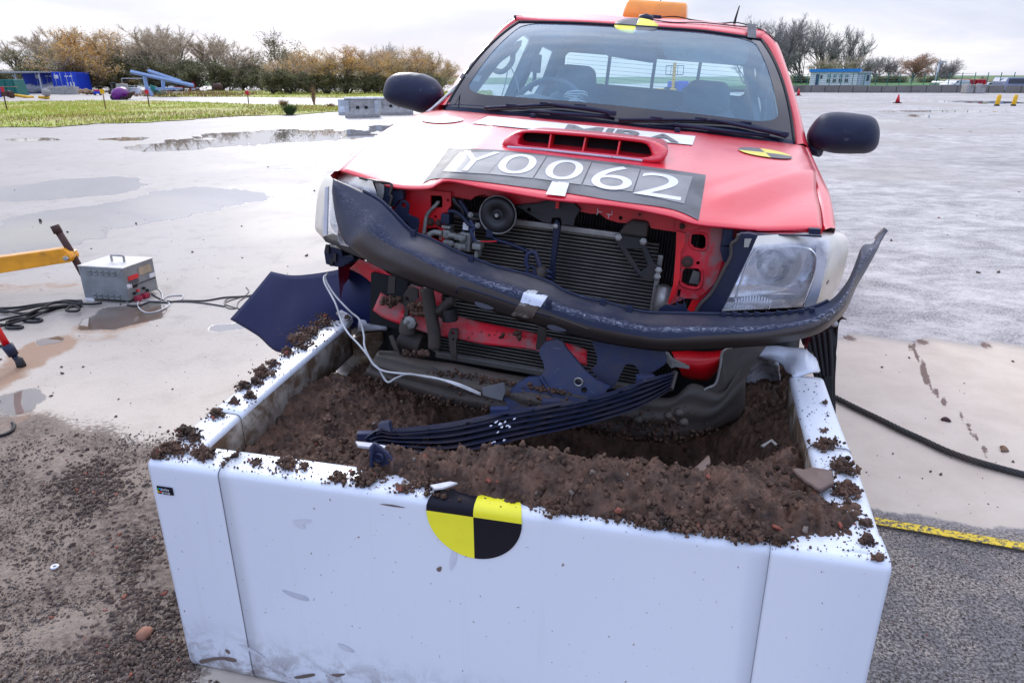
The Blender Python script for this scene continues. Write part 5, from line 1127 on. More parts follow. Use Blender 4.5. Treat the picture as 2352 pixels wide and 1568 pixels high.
# slanted front face: its foot sits on the bonnet, its top edge stands 55 mm up and 40 mm back
foot = [shoot(HB, u, v, 0) for u, v in out[9:]]; yb = np.mean([p[1] for p in foot[1:-1]])
def scp(u, v):   # plane through the foot line leaning back
    d = RI @ ray(u, v); p0 = np.mean(foot[1:-1], 0); n = np.array([0, -1., .62]); n /= np.linalg.norm(n); t = ((p0-TO)@n)/(d@n); return TO+d*t
O3 = smooth(np.array([scp(*q) for q in out]), 60, True); I3 = smooth(np.array([scp(*q) for q in hole]), 60, True)
def match(A, B):
    c = B.mean(0); a1 = np.arctan2((A-c)[:, 2]*3+(A-c)[:, 1]*2, (A-c)[:, 0]); k0 = np.argmin(np.linalg.norm(A-B[0], axis=1)); return np.roll(A, -k0, 0)
O3 = match(O3, I3)
if np.linalg.norm(O3[10]-I3[10]) > np.linalg.norm(O3[-10]-I3[10]): O3 = np.roll(O3[::-1], 1, 0)
mid = O3*.45+I3*.55+np.array([0, -.008, .006])
top = np.zeros_like(O3)
for i, p in enumerate(O3):                # shell running back and sinking into the bonnet
    x = p[0]; top[i] = p
rows = [I3+np.array([0, .075, .01]), I3+np.array([0, .02, .0]), I3, mid, O3]
for k, t in enumerate((.12, .3, .5, .75, 1.)):
    rr_ = O3.copy(); rr_[:, 1] += t*.42; rr_[:, 0] = (O3[:, 0]-O3[:, 0].mean())*(1-.10*t)+O3[:, 0].mean()
    for i in range(len(rr_)):
        h = drop(HB, rr_[i, 0], min(rr_[i, 1], 1.1), 0); hz = h[2] if h is not None else rr_[i, 2]; h0 = drop(HB, O3[i, 0], O3[i, 1], 0); lift = max(0, O3[i, 2]-(h0[2] if h0 is not None else O3[i, 2])); rr_[i, 2] = hz-.004+lift*(1-t)**1.3
    rows.append(rr_)
m = MB(); m.grid(np.stack(rows, 1), 0, True, closed_u=True); scoop = b_(m, 'bonnet_scoop', M['red'])
m = MB(); ci = I3.mean(0); m.add(np.vstack([I3+np.array([0, .07, .0]), ci+np.array([0, .07, 0])]), [(i, (i+1) % 60, 60) for i in range(60)]); m.build('scoop_mesh', M['dark'], scoop)
for a, c in (((1263.5, 309), (1258, 340.5)), ((1343, 316.5), (1336, 348)), ((1421.5, 324.5), (1415, 356.5))):
    p, q = scp(*a), scp(*c); m = MB(); m.plate([np.array([p, q, q+np.array([0, .07, 0]), p+np.array([0, .07, 0])])], .005, nrm=(1, 0, 0)); m.build('divider', M['redclean'], scoop)
lipw = [scp(u, v)+np.array([0, -.006, -.001]) for u, v in ((1166, 337), (1240, 342.5), (1330, 352), (1420, 361.5), (1476, 368))]
m = MB(); m.tube(smooth(lipw, 30), .0042, n=6); m.build('chipped_lip', simple('chipped_white', (.62, .60, .66), .5, var=.1, dirt=.8, dirtc=sr(200, 20, 40), ds=40, dlo=.6, dhi=.66), scoop)
# ---- fenders
def fender(s):
    if s > 0:
        inn = TPs([(1889, 526, .15), (1880, 454, .40), (1863, 388.5, .72), (1852, 359, 1.0), (1846, 338, 1.27)]); out_ = TPs([(1919, 525, .20), (1907, 450, .45), (1890, 410, .70), (1865, 357, 1.05), (1858, 340, 1.33)])
        tip = TPs([(1893, 541, .13)])[0]
    else:
        inn = np.array([FF[0], G[0, 12], G[0, 30], G[0, 45], G[0, -1]]); out_ = inn+np.array([-.05, .02, -.025]); tip = inn[0]+np.array([0, -.01, -.02])
    inn, out_ = smooth(inn, 30), smooth(out_, 30); rows = []
    rows = [inn+np.array([0, 0, -.014]), inn+np.array([s*.002, 0, -.003]), (inn+out_)/2+np.array([s*.004, 0, .004]), out_, out_+np.array([s*.022, .01, -.05]), out_+np.array([s*.032, .02, -.14]), out_+np.array([s*.034, .02, -.30]), out_+np.array([s*.02, .02, -.46])]
    for r in rows[4:]: r[:5, 1] += np.linspace(.10, 0, 5)
    m = MB(); m.grid(np.stack(rows, 1), 0, True); return b_(m, 'front_wing', M['red'])
fender(1); fender(-1)
# ---- windscreen, frame and roof
WB = TPs([(1025, 246, 1.28), (1090, 250, 1.22), (1200, 260, 1.165), (1300, 269, 1.14), (1400, 279, 1.125), (1500, 290, 1.135), (1600, 300, 1.16), (1720, 314, 1.20), (1824, 331, 1.28)])
WTp = TPs([(1192, 52, 1.93), (1253, 52.5, 1.895), (1330, 55, 1.88), (1400, 58.8, 1.87), (1522, 66.5, 1.87), (1608, 72.5, 1.88), (1680, 82, 1.90), (1727, 89, 1.92), (1748, 93, 1.935)])
NS, NTt = 60, 40
wb = byx(smooth(WB, 300), np.linspace(WB[0, 0], WB[-1, 0], NS)); wt = byx(smooth(WTp, 300), np.linspace(WTp[0, 0], WTp[-1, 0], NS))
def scr(s, t, off=0.):                     # s,t in 0..1; off outward
    i = s*(NS-1); a = int(min(i, NS-2)); f = i-a; B = wb[a]*(1-f)+wb[a+1]*f; T = wt[a]*(1-f)+wt[a+1]*f
    p = B*(1-t)+T*t; bl = .045*4*t*(1-t)*(1-.3*(2*s-1)**2); sd = (2*s-1); p = p+np.array([sd*.018*4*t*(1-t), -.35*bl, bl]); return p+np.array([0, -.5, .86])*off
m = MB(); m.grid(np.array([[scr(s, t) for t in np.linspace(0, 1, NTt)] for s in np.linspace(0, 1, NS)]), 0, True); b_(m, 'windscreen', M['glass'])
def ring(outer, inner, off, mat, name):
    m = MB(); m.grid(np.stack([*[np.array([scr(*(np.array(q)*(1-w)+np.array(r)*w), off) for q, r in zip(outer, inner)]) for w in np.linspace(0, 1, 9)]], 1), 0, True, closed_u=True); return b_(m, name, mat)
A_ = rrect(1, 1, .02, 12)+.5; A_ = resample(A_, 160, True); cn = np.array([.5, .5])
I_ = rrect(1, 1, .10, 12); I_ = resample(I_, 160, True)
k0 = np.argmin(np.linalg.norm(I_+.5-A_[0], axis=1)); I_ = np.roll(I_, -k0, 0)
I_ = np.stack([.5+I_[:, 0]*.925, .54+I_[:, 1]*.87], 1)
ring(A_, I_, .0025, M['frit'], 'windscreen_border')
# rubber seal strips
m = MB(); m.tube([scr(0, t, .004) for t in np.linspace(0, 1, 24)], .006, n=6); m.tube([scr(s, 1, .004) for s in np.linspace(0, 1, 40)], .0065, n=6); m.tube([scr(1, t, .004) for t in np.linspace(1, 0, 24)], .006, n=6); b_(m, 'windscreen_seal', M['rubber'])
# cowl
m = MB(); cw = [];
for i in range(50):
    s = i/49; p = scr(s, .02, .004); h = byx(RR, np.array([p[0]]))[0]; cw.append([h+np.array([0, -.01, -.03]), h+np.array([0, .012, -.012]), p*.5+h*.5+np.array([0, .0, -.008]), p])
m.grid(np.array(cw), 0, True); b_(m, 'scuttle_panel', M['plastic'])
# A pillars
pR_in = TPs([(1828, 332, 1.28), (1819, 272, 1.44), (1802, 204, 1.62), (1785, 153, 1.75), (1768, 109, 1.87), (1755, 95, 1.92), (1742, 88, 1.955)])
pR_out = TPs([(1856, 336, 1.33), (1840, 269, 1.48), (1826.5, 218, 1.62), (1809, 160, 1.78), (1789, 106, 1.94), (1772, 82, 2.02), (1755, 70, 2.08)])
pL_in = TPs([(1030, 240, 1.28), (1058, 200, 1.42), (1092, 156, 1.58), (1126, 105, 1.76), (1156, 71, 1.88), (1178, 54, 1.94), (1192, 50, 1.96)])
pL_out = TPs([(997, 252, 1.33), (1030, 214, 1.45), (1048, 184, 1.55), (1080, 146, 1.69), (1116, 105, 1.85), (1146, 71, 1.98), (1180, 42, 2.08)])
for s, i_, o_ in ((1, pR_in, pR_out), (-1, pL_in, pL_out)):
    i_, o_ = smooth(i_, 40), smooth(o_, 40); md = (i_+o_)/2+np.array([s*.002, -.010, .008])
    m = MB(); m.grid(np.stack([i_+np.array([-s*.006, .03, -.02]), i_, md, o_, o_+np.array([s*.002, .05, -.01]), o_+np.array([-s*.012, .10, -.02])], 1), 0, True); b_(m, 'pillar', M['red'])
# roof
rf0 = TPs([(1186, 44, 1.955), (1253, 50.5, 1.905), (1330, 53, 1.89), (1400, 57, 1.88), (1522, 64.5, 1.88), (1608, 70.5, 1.89), (1680, 80, 1.91), (1727, 87, 1.93), (1758, 84, 1.985)])
rf1 = TPs([(1188, 38, 2.1), (1204, 35, 2.16), (1260, 32, 2.2), (1375, 34, 2.24), (1448, 40, 2.25), (1577, 44.5, 2.24), (1686, 56, 2.2), (1731, 64, 2.16), (1755, 70, 2.1)])
r0, r1 = smooth(rf0, 50), smooth(rf1, 50); md = (r0+r1)/2+np.array([0, -.02, .014])
rear = r1+np.array([0, .55, .018]); rr2 = r1+np.array([0, 1.05, -.01]); rr3 = r1+np.array([0, 1.12, -.05])
for q, k in ((rear, .5), (rr2, 1)): q[:, 0] = (q[:, 0])*(1-.02*k)
m = MB(); m.grid(np.stack([r0+np.array([0, .012, -.012]), r0, r0*.7+md*.3+np.array([0, -.003, .004]), md, r1, r1+np.array([0, .15, .008]), rear, rr2, rr3], 1), 0, True); b_(m, 'roof', M['red'])
# lining under the roof and sides: headliner, side frames with window openings
hl = np.stack([r0+np.array([0, .03, -.02]), r1+np.array([0, .1, -.035]), r1+np.array([0, .6, -.03]), r1+np.array([0, 1.08, -.09])], 1)
m = MB(); m.grid(hl, 0, True); b_(m, 'headliner', M['headliner'])
def cabx(z, y): return np.interp(z, [.5, 1.15, 1.68, 1.75], [.87, .855, .66, .60])-.02*sstep(2.6, 3.3, y)
def sideframe(s):
    def P(y, z): return np.array([s*cabx(z, y), y, z])
    outer = [(1.30, .70), (3.30, .70), (3.36, 1.2), (3.22, 1.70), (2.2, 1.745), (2.0, 1.69), (1.36, 1.23)]
    w1 = [(1.60, 1.235), (2.44, 1.22), (2.50, 1.625), (2.16, 1.64), (2.02, 1.60)]; w2 = [(2.60, 1.22), (3.06, 1.24), (3.16, 1.42), (3.10, 1.62), (2.63, 1.625)]
    m = MB(); loops = [resample(np.array([P(*q) for q in L]), n, True) for L, n in ((outer, 40), (w1, 34), (w2, 30))]
    tri = mgeo.tessellate_polygon([[Vector((0, p[1], p[2])) for p in l] for l in loops]); A = np.vstack(loops)
    m.add(A, [list(t) for t in tri], 0); m.add(A-np.array([s*.05, 0, 0]), [list(t) for t in tri], 1)
    k = 0
    for l in loops:
        n = len(l); m.F += [[k+i, k+(i+1) % n, len(A)+k+(i+1) % n, len(A)+k+i] for i in range(n)]; m.M += [1]*n; m.S += [False]*n; k += n
    d = b_(m, 'cab_side', [M['red'], M['interior']])
    m = MB(); m.tube([P(2.50, 1.19), P(2.51, 1.63)], .022, 0, 6); m.build('door_seal', M['rubber'], d)
    for w in (w1, w2):
        m = MB(); c = np.array([P(*q) for q in w])+np.array([-s*.02, 0, 0]); m.add(c, [list(range(len(w)))]); g_ = m.build('side_window', M['sglass'], d)
    m = MB(); m.box((s*.875, 2.35, 1.08), (.03, .18, .03), bev=.008); m.build('door_handle', M['plastic'], d)
sideframe(1); sideframe(-1)
# rear wall with the sliding window
rw = lambda x, z: np.array([x, 3.30+.12*(1.7-z), z])
mo = [(-.80, .75), (.80, .75), (.80, 1.2), (.63, 1.69), (-.63, 1.69), (-.80, 1.2)]
WTL, WTR, WBR, WBL = TP(1303, 117, y=3.32), TP(1700, 148, y=3.32), TP(1712, 222, y=3.36), TP(1292, 193, y=3.36)
hw_ = [(WBL[0], WBL[2]), (WBR[0], WBR[2]), (WTR[0], WTR[2]), (WTL[0], WTL[2])]
c_w = np.mean(hw_, 0); hr = smooth([tuple(np.array(p)*.93+c_w*.07) if q else p for p in hw_ for q in (0,)], 40, True)*1.0
wl_, wr_, wbz, wtz = min(hw_[0][0], hw_[3][0]), max(hw_[1][0], hw_[2][0]), (hw_[0][1]+hw_[1][1])/2, (hw_[2][1]+hw_[3][1])/2
RRW = rrect(wr_-wl_, wtz-wbz, .05, 6)+np.array([(wl_+wr_)/2, (wbz+wtz)/2])
m = MB(); m.plate([np.array([rw(*q) for q in mo]), np.array([rw(*q) for q in RRW[::-1]])], .03, nrm=(0, 1, 0)); rwo = b_(m, 'cab_rear', M['interior'])
m = MB(); m.tube([rw(*q)+np.array([0, -.012, 0]) for q in RRW], .011, n=6, closed=True); m.build('rear_window_seal', M['rubber'], rwo)
m = MB(); m.add([rw(*q)+np.array([0, .015, 0]) for q in RRW], [list(range(len(RRW)))]); m.build('rear_window', M['sglass'], rwo)
for (u0, v0, u1, v1) in ((1400, 128, 1394, 199), (1507, 118, 1496, 208), (1606, 138, 1601, 215)):
    p, q = TP(u0, v0, y=3.33), TP(u1, v1, y=3.36); m = MB(); m.box((p+q)/2, (.022, .03, abs(p[2]-q[2])+.03), bev=.004); m.build('window_divider', M['interior'], rwo)
m = MB(); 
for k in range(7): z = wbz+(wtz-wbz)*(k+1)/8; m.tube([rw(wl_+.02, z)+np.array([0, .012, 0]), rw(wr_-.02, z)+np.array([0, .012, 0])], .0011, n=3)
m.build('heater_wires', M['rust'], rwo)
m = MB(); m.box((0, 2.3, .80), (1.60, 2.0, .05)); b_(m, 'cab_floor', M['interior'])
# ---- interior
m = MB(); dg = []
for i in range(30):
    s = i/29; a = scr(s*.96+.02, .05); dg.append([a+np.array([0, .02, -.03]), a+np.array([0, .18, -.005]), a+np.array([0, .34, -.01]), a+np.array([0, .46, -.05]), a+np.array([0, .52, -.2])])
m.grid(np.array(dg), 0, True)
bx_ = TP(1235, 232, y=1.62); m.lathe([(.0, .0), (.14, .01), (.15, .05), (.10, .1), (0, .12)], (bx_[0], 1.60, 1.205), (0, 0, 1), n=20); b_(m, 'dashboard', M['dash'])
sw = TP(1258, 258, y=1.80); m = MB(); ax = np.array([0, -.86, .5]); u_ = np.array([1, 0, 0.]); w_ = np.cross(ax, u_); m.tube(circ(sw, u_, w_, .188, 40), .015, n=8, closed=True); st = b_(m, 'steering_wheel', M['dash'])
m = MB(); m.lathe([(.07, -.01), (.06, .02), (.0, .03)], sw-ax*.02, ax, n=20)
for a in (200, 340, 270): m.tube([sw, sw+.18*(math.cos(R(a))*u_+math.sin(R(a))*w_)], .012, n=6)
m.build('wheel_spokes', M['dash'], st)
def seat(xc, y0, hx0, hx1, hz0, hz1):
    m = MB(); m.grid(np.array([[(xc-.24, y0+.02, .95), (xc-.25, y0+.08, 1.15), (xc-.20, y0+.13, 1.33), (xc-.15, y0+.14, 1.37)], [(xc, y0-.03, .95), (xc, y0+.03, 1.15), (xc, y0+.10, 1.36), (xc, y0+.13, 1.395)], [(xc+.24, y0+.02, .95), (xc+.25, y0+.08, 1.15), (xc+.20, y0+.13, 1.33), (xc+.15, y0+.14, 1.37)]]), 0, True)
    m.box((xc, y0-.2, .98), (.5, .5, .16), bev=.05); s_ = b_(m, 'seat', M['interior'], solid=-.10, sub=1)
    O = rrect(hx1-hx0, hz1-hz0, .06, 6)+np.array([(hx0+hx1)/2, (hz0+hz1)/2]); m = MB(); c = O.mean(0); rr_ = []
    for t, dy in ((.0, -.055), (.5, -.053), (.85, -.04), (1., 0.), (1., .05), (.9, .09), (0, .10)): rr_.append(np.array([[*(c+(q-c)*t*(1-.08*(q[1]-c[1] > 0))), 0] for q in O])[:, [0, 2, 1]]+np.array([0, y0+.12+dy, 0]))
    m.grid(np.stack(rr_, 1), 0, True, closed_u=True); m.build('headrest', M['interior'], s_)
    for s in (-1, 1): m = MB(); m.tube([(c[0]+s*.05, y0+.13, hz0+.02), (c[0]+s*.05, y0+.13, 1.3)], .006, n=6); m.build('headrest_post', M['alu'], s_)
a, c = TP(1279, 143, y=2.42), TP(1366, 214, y=2.42); seat((a[0]+c[0])/2, 2.30, a[0], c[0], c[2]-.02, a[2])
a, c = TP(1576, 178, y=2.42), TP(1673, 258, y=2.42); seat((a[0]+c[0])/2, 2.30, a[0], c[0], c[2]-.02, a[2])
for (u0, u1) in ((1420, 1480),):
    pass
m = MB(); m.box((0, 3.0, 1.02), (1.35, .18, .55), bev=.06); b_(m, 'rear_seat', M['interior'])
a, c = TP(1391, 104, y=2.02), TP(1506, 145, y=2.02); m = MB(); O = rrect(c[0]-a[0], (a[2]-c[2])*.80, .025, 6); ctr = (a+c)/2
m.grid(np.stack([np.array([[q[0]*t, dy, q[1]*t] for q in O])@rotm(0, R(4), 0).T+ctr for t, dy in ((0, -.03), (.9, -.028), (1, -.01), (1, .01), (.95, .015), (0, .016))], 1), 0, True, closed_u=True)
rvm = b_(m, 'rear_view_mirror', M['dash']); m = MB(); m.tube([ctr+np.array([0, 0, .02]), TP(1463, 86, y=1.93)], .012, n=6); m.build('mirror_stalk', M['dash'], rvm)
def visor(px, y):
    P = TPs(px, y=y); P[:, 1] += (P[:, 2]-P[:, 2].max())*-.5; m = MB(); m.plate([smooth(resample(P, 24, True), 40, True)], .02, nrm=(0, .6, .8)); return b_(m, 'sun_visor', simple('visor_vinyl', (.34, .52, .56), .7), bevel=.006)
visor([(1522, 82), (1712, 100), (1722, 118), (1712, 147), (1640, 145), (1530, 134), (1519, 110)], 2.02); visor([(1215, 62), (1380, 68), (1384, 84), (1240, 84), (1205, 78)], 2.02)
gpL = [TP(*ZE(a, c), y=2.0) for a, c in ((660, 400), (590, 470), (470, 560), (400, 630), (440, 670), (500, 670), (560, 620), (590, 560), (595, 500))]; m = MB(); m.tube(smooth(gpL, 40, True), .015, n=8, closed=True); b_(m, 'grab_handle', simple('grey_trim', (.26, .28, .28), .6))
m = MB(); m.tube(smooth([TP(*ZE(a, c), y=2.3) for a, c in ((820, 560), (800, 650), (790, 760), (750, 860))], 16), .012, n=6); m.box(TP(*ZE(815, 600), y=2.3), (.05, .04, .10), bev=.01); b_(m, 'seat_belt', M['dash'])
m = MB(); m.tube(smooth([TP(*ZG(a, c), y=2.3) for a, c in ((590, 430), (560, 560), (600, 700), (590, 850))], 16), .018, n=6); m.box(TP(*ZG(595, 600), y=2.3), (.06, .05, .09), bev=.01); b_(m, 'seat_belt', M['dash'])
for pts in (((560, 610), (620, 740), (660, 920)), ((550, 620), (520, 780), (470, 960))): m = MB(); m.tube(smooth([TP(*ZE(a, c), y=1.9) for a, c in pts], 16), .003, n=5); b_(m, 'loose_wire', M['whitewire'])
rs = np.random.RandomState(3)
for k in range(7):
    c0 = np.array([1130+rs.rand()*110, 880+rs.rand()*110]); m = MB(); m.tube(smooth([TP(*ZE(c0[0]+r_x*math.cos(a), c0[1]+.28*r_x*math.sin(a)), y=1.52+.04*math.sin(a)) for r_x in (70+40*rs.rand(),) for a in np.linspace(.4*k, 5+.4*k, 9)], 40), .0035, n=5); b_(m, 'wire_loop', M['whitewire'])
# ---- door mirrors
def mirror(px, Z, y0, s, arm):
    O = TPs([Z(*q) for q in px], y=y0); O = smooth(resample(O, 26, True), 56, True); c = O.mean(0); rows = []
    for a in np.linspace(0, 1, 9): t = math.sin(a*math.pi/2)**.62; rows.append(c+(O-c)*t+np.array([0, -.095*math.cos(a*math.pi/2)**1.1, 0]))
    rows.append(c+(O-c)*1.0+np.array([0, .03, 0])); rows.append(c+(O-c)*.93+np.array([0, .045, 0]))
    m = MB(); m.grid(np.stack(rows, 1), 0, True, closed_u=True); mo_ = b_(m, 'door_mirror', M['plastic'])
    m = MB(); m.add(np.vstack([rows[-1], (c+np.array([0, .045, 0]))[None]]), [(i, (i+1) % 56, 56) for i in range(56)]); m.build('mirror_glass', M['chrome'], mo_)
    m = MB(); m.tube([TP(*arm[0], y=y0+.0), TP(*arm[1], y=y0+.02), TP(*arm[2], y=y0+.05)], [.030, .026, .034], n=8); m.build('mirror_arm', M['plastic'], mo_)
mirror([(1500, 900), (1510, 800), (1555, 725), (1620, 687), (1750, 680), (1880, 700), (1975, 755), (2030, 830), (2050, 900), (2010, 990), (1940, 1050), (1870, 1072), (1760, 1040), (1650, 1010), (1560, 975), (1515, 940)], ZF, 1.42, -1, ((985, 235), (1005, 240), (1026, 245)))
mirror([(893, 930), (905, 880), (950, 810), (1000, 770), (1080, 752), (1200, 762), (1320, 780), (1362, 810), (1378, 880), (1374, 960), (1350, 1010), (1290, 1035), (1180, 1038), (1080, 1035), (1000, 1020), (930, 1000)], ZG, 1.42, 1, ((1885, 345), (1868, 343), (1848, 338)))
# ---- wipers
def wiper(blade, arm):
    B = smooth([scr_at(u, v, .022) for u, v in blade], 24); m = MB(); m.tube(B, .0065, n=5); w_ = b_(m, 'wiper', M['plastic'])
    m = MB(); m.tube(B+np.array([0, .004, -.010]), .0035, n=4); m.build('wiper_rubber', M['rubber'], w_)
    m = MB(); A_ = smooth([scr_at(u, v, .035) for u, v in arm], 16); m.tube(A_, np.linspace(.012, .007, 16), n=6); m.box(A_[0], (.035, .03, .02), bev=.006); m.build('wiper_arm', M['plastic'], w_)
    for t in (.25, .5, .75): m = MB(); m.box(B[int(t*23)]+np.array([0, 0, .006]), (.05, .012, .010), bev=.003); m.build('bridge', M['plastic'], w_)
sg = np.array([[scr(s, t) for t in np.linspace(-.06, 1, 44)] for s in np.linspace(-.02, 1.02, 60).clip(0, 1)]); SB = BVHTree.FromPolygons([Vector(v) for v in sg.reshape(-1, 3)], [(i*44+j, (i+1)*44+j, (i+1)*44+j+1, i*44+j+1) for i in range(59) for j in range(43)])
def scr_at(u, v, off):
    p = shoot(SB, u, v, off); return p if p is not None else TP(u, v, y=1.16-off*.3)
wiper([(1116, 257), (1180, 254), (1240, 251), (1285, 250), (1340, 256), (1412, 267)], [(1405, 275), (1360, 266), (1300, 259), (1262, 253)])
wiper([(1420, 284), (1500, 284), (1590, 285), (1680, 290), (1740, 302), (1800, 319)], [(1790, 322), (1740, 312), (1680, 300), (1630, 290)])
for (u0, v0, u1, v1) in ((1222, 263, 1400, 277), (1545, 294, 1760, 320)): m = MB(); m.tube([scr_at(u0, v0, .02), scr_at((u0+u1)/2, (v0+v1)/2+1, .02), scr_at(u1, v1, .02)], .009, n=6); b_(m, 'wiper_linkage', M['plastic'])
# ---- roof fittings: camera puck, cables, aerials, target
tc_ = TP(1461, 62, y=1.875); axx = np.array([1, 0, 0.]); ayy = np.array([0, .90, .42]); ayy /= np.linalg.norm(ayy); q_ = []
rd = .5*(TP(1511, 68, y=1.875)[0]-TP(1411, 60, y=1.875)[0])
tgt = None
for qd in range(4):
    m = MB(); Gq = np.array([[tc_+rd*t*(math.cos(a)*axx+math.sin(a)*ayy)+np.array([0, -.004, .006]) for t in np.linspace(0, 1, 5)] for a in np.linspace(qd*math.pi/2, (qd+1)*math.pi/2, 10)]); m.grid(Gq, 0, True); b_(m, 'roof_target', M['greyv'] if qd % 2 else M['yellowv'], solid=.003)
m = MB(); p = TP(1484, 40, y=2.04); m.lathe([(.040, 0), (.036, .02), (.0, .03)], p+np.array([0, 0, -.012]), (0, -.2, 1), n=18); b_(m, 'roof_sensor', M['plastic'])
m = MB(); p = TP(1506, 41, y=2.16); m.box(p, (.06, .04, .022), bev=.006); b_(m, 'cable_box', M['plastic'])
def pxtube(name, pts, Z, y, r, mat, n=30, parent=None):
    P = [TP(*(Z(p[0], p[1]) if Z else p[:2]), y=(p[2] if len(p) > 2 else y)) for p in pts]; m = MB(); m.tube(smooth(P, n), r, n=6); return m.build(name, mat, parent or truck)
pxtube('aerial_whip', [(1516, 44, 2.7), (1517, 20, 2.7), (1519, -30, 2.7)], None, 2.7, .0035, M['blk'])
pxtube('roof_aerial', [(1686.5, 55, 2.3), (1691, 38, 2.3), (1698.6, 13.6, 2.3)], None, 2.3, np.linspace(.008, .003, 30), M['blk'])
pxtube('roof_cable', [(1500, 42, 2.12), (1550, 38.5, 2.2), (1590, 46, 2.15), (1650, 54, 2.15), (1690, 52, 2.1), (1730, 62, 2.05), (1760, 75, 2.0), (1783, 96, 1.93)], None, 2.1, .0032, M['blk'])
pxtube('roof_cable', [(1490, 44, 2.0), (1545, 52, 1.97), (1610, 52, 2.0), (1690, 60, 2.02), (1725, 62, 2.02)], None, 2.1, .0028, M['blk'])
m = MB(); G4 = np.array([[TP(u, v, y=y) for v, y in ((58+du, 2.02), (72+du, 1.955), (90+du, 1.90))] for u, du in ((1716, 0), (1736, 2.5))]); m.grid(G4+np.array([0, -.004, .008]), 0, True); b_(m, 'tape_patch', M['tape'])
lcab = [[(1204, 36, 2.03), (1165, 52, 1.94), (1140, 78, 1.82), (1122, 102, 1.72), (1096, 140, 1.58), (1072, 172, 1.48), (1052, 200, 1.40), (1018, 226, 1.32), (985, 256, 1.24), (962, 272, 1.15)],
        [(1188, 42, 2.02), (1150, 66, 1.90), (1118, 106, 1.75), (1104, 132, 1.62), (1080, 150, 1.56), (1074, 175, 1.47), (1040, 205, 1.40), (1010, 235, 1.30), (975, 262, 1.2)],
        [(1200, 40, 2.0), (1170, 60, 1.93), (1130, 96, 1.78), (1110, 128, 1.65), (1085, 160, 1.54), (1062, 190, 1.45), (1050, 210, 1.38)]]
for i, L in enumerate(lcab): pxtube('pillar_cable', [(u, v, 1.24+.0038*(250-v)) for u, v, y in L], None, 1.5, .0055, M['whitewire'] if i < 2 else M['blk'], 60)
for L in (((1160, 76), (1148, 100), (1130, 108), (1122, 125), (1102, 148), (1080, 170)), ((1065, 195), (1058, 215), (1045, 240))): pxtube('thin_black_wire', [(u, v, 1.22+.0038*(245-v)) for u, v in L], None, 1.5, .0025, M['blk'])
m = MB(); G4 = np.array([[TP(u, v, y=y-.06) for u, v, y in row] for row in (((1055, 180, 1.50), (1062, 168, 1.52)), ((1078, 186, 1.46), (1082, 174, 1.49)), ((1100, 188, 1.47), (1107, 174, 1.50)))]); m.grid(G4, 0, True); b_(m, 'tape_patch', M['tape'])
m = MB(); m.box(TP(1192, 40, y=2.0), (.05, .03, .015), bev=.004); b_(m, 'tape_lump', M['plastic'])
# ---- headlights
def headlight(L_edge, R_edge, ys, Z, name):
    le = TPs([Z(*q) for q in L_edge], y=0.05); n, k = 40, 26
    le2 = smooth(np.array([Z(*q) for q in L_edge]), k); re2 = smooth(np.array([Z(*q) for q in R_edge]), k); Gg = np.zeros((n, k, 3)); hz = np.zeros((n, k))
    for i, s in enumerate(np.linspace(0, 1, n)):
        y = np.interp(s, np.linspace(0, 1, len(ys)), ys)
        for j in range(k):
            t = j/(k-1); q = le2[j]*(1-s)+re2[j]*s; Gg[i, j] = TP(*q, y=y-.028*math.sin(math.pi*min(max(t, 0), 1))*(1-.3*s)+.012*t)
            e_ = max(sstep(.70, .86, s), sstep(.80, .90, t)*.95, sstep(.06, .0, t)*.5); hz[i, j] = e_
    m = MB(); m.grid(Gg, 0, True); o = b_(m, name, M['lens'])
    at_ = o.data.attributes.new('haze', 'FLOAT', 'POINT'); at_.data.foreach_set('value', hz.ravel()); return o, Gg
# right (in the picture)
hlo, Gh = headlight([(440, 1515), (560, 1270), (690, 1000), (780, 805)], [(1300, 1470), (1400, 1452), (1500, 1360), (1580, 1180), (1622, 1000), (1635, 900), (1600, 800), (1505, 765)], [.045, .055, .07, .09, .12, .17, .28], ZC, 'headlight')
m = MB(); G2 = Gh.copy(); G2[..., 1] += .13; c = G2[:30].mean((0, 1)); 
G2 = G2[::2, ::2]; dd = np.linalg.norm(G2[..., [0, 2]]-c[[0, 2]], axis=-1); G2[..., 1] += .05-.9*dd**2; m.grid(G2, 0, True)
side_ = np.concatenate([Gh[:, 0], Gh[-1, 1:], Gh[::-1, -1][1:], Gh[0, ::-1][1:]]); side_ = np.stack([side_+np.array([0, .006, 0]), side_+np.array([0, .10, 0])], 1); m.grid(side_, 0, False, closed_u=True); m.build('reflector', M['chrome'], hlo)
m = MB(); m.lathe([(.0, -.03), (.010, -.025), (.012, .03)], c+np.array([.0, -.02, .0]), (0, 1, 0), n=14); m.build('bulb', M['alu'], hlo)
m = MB(); m.lathe([(.0, -.012), (.020, 0), (.026, .03), (.018, .05)], TP(*ZC(1390, 1230), y=.18), (-.4, 1, 0), n=16); m.build('indicator_bulb', simple('smoked_lens', (.06, .05, .035), .2), hlo)
m = MB(); P = TPs([ZC(*q) for q in ((1330, 900), (1410, 1000), (1420, 1080), (1330, 1440), (1225, 1490), (1300, 1250), (1330, 1060))], y=.10); m.plate([smooth(P, 40, True)], .01, nrm=(0, 1, 0)); m.build('inner_trim', simple('silver_trim', (.62, .66, .74), .25, .6), hlo)
for q in ((915, 1060, .030),): m = MB(); p = TP(*ZC(905, 1090), y=.09); m.lathe([(.0, -.006), (.012, 0), (.0, .006)], p, (0, 1, 0), n=12); m.build('condensation', M['alud'], hlo)
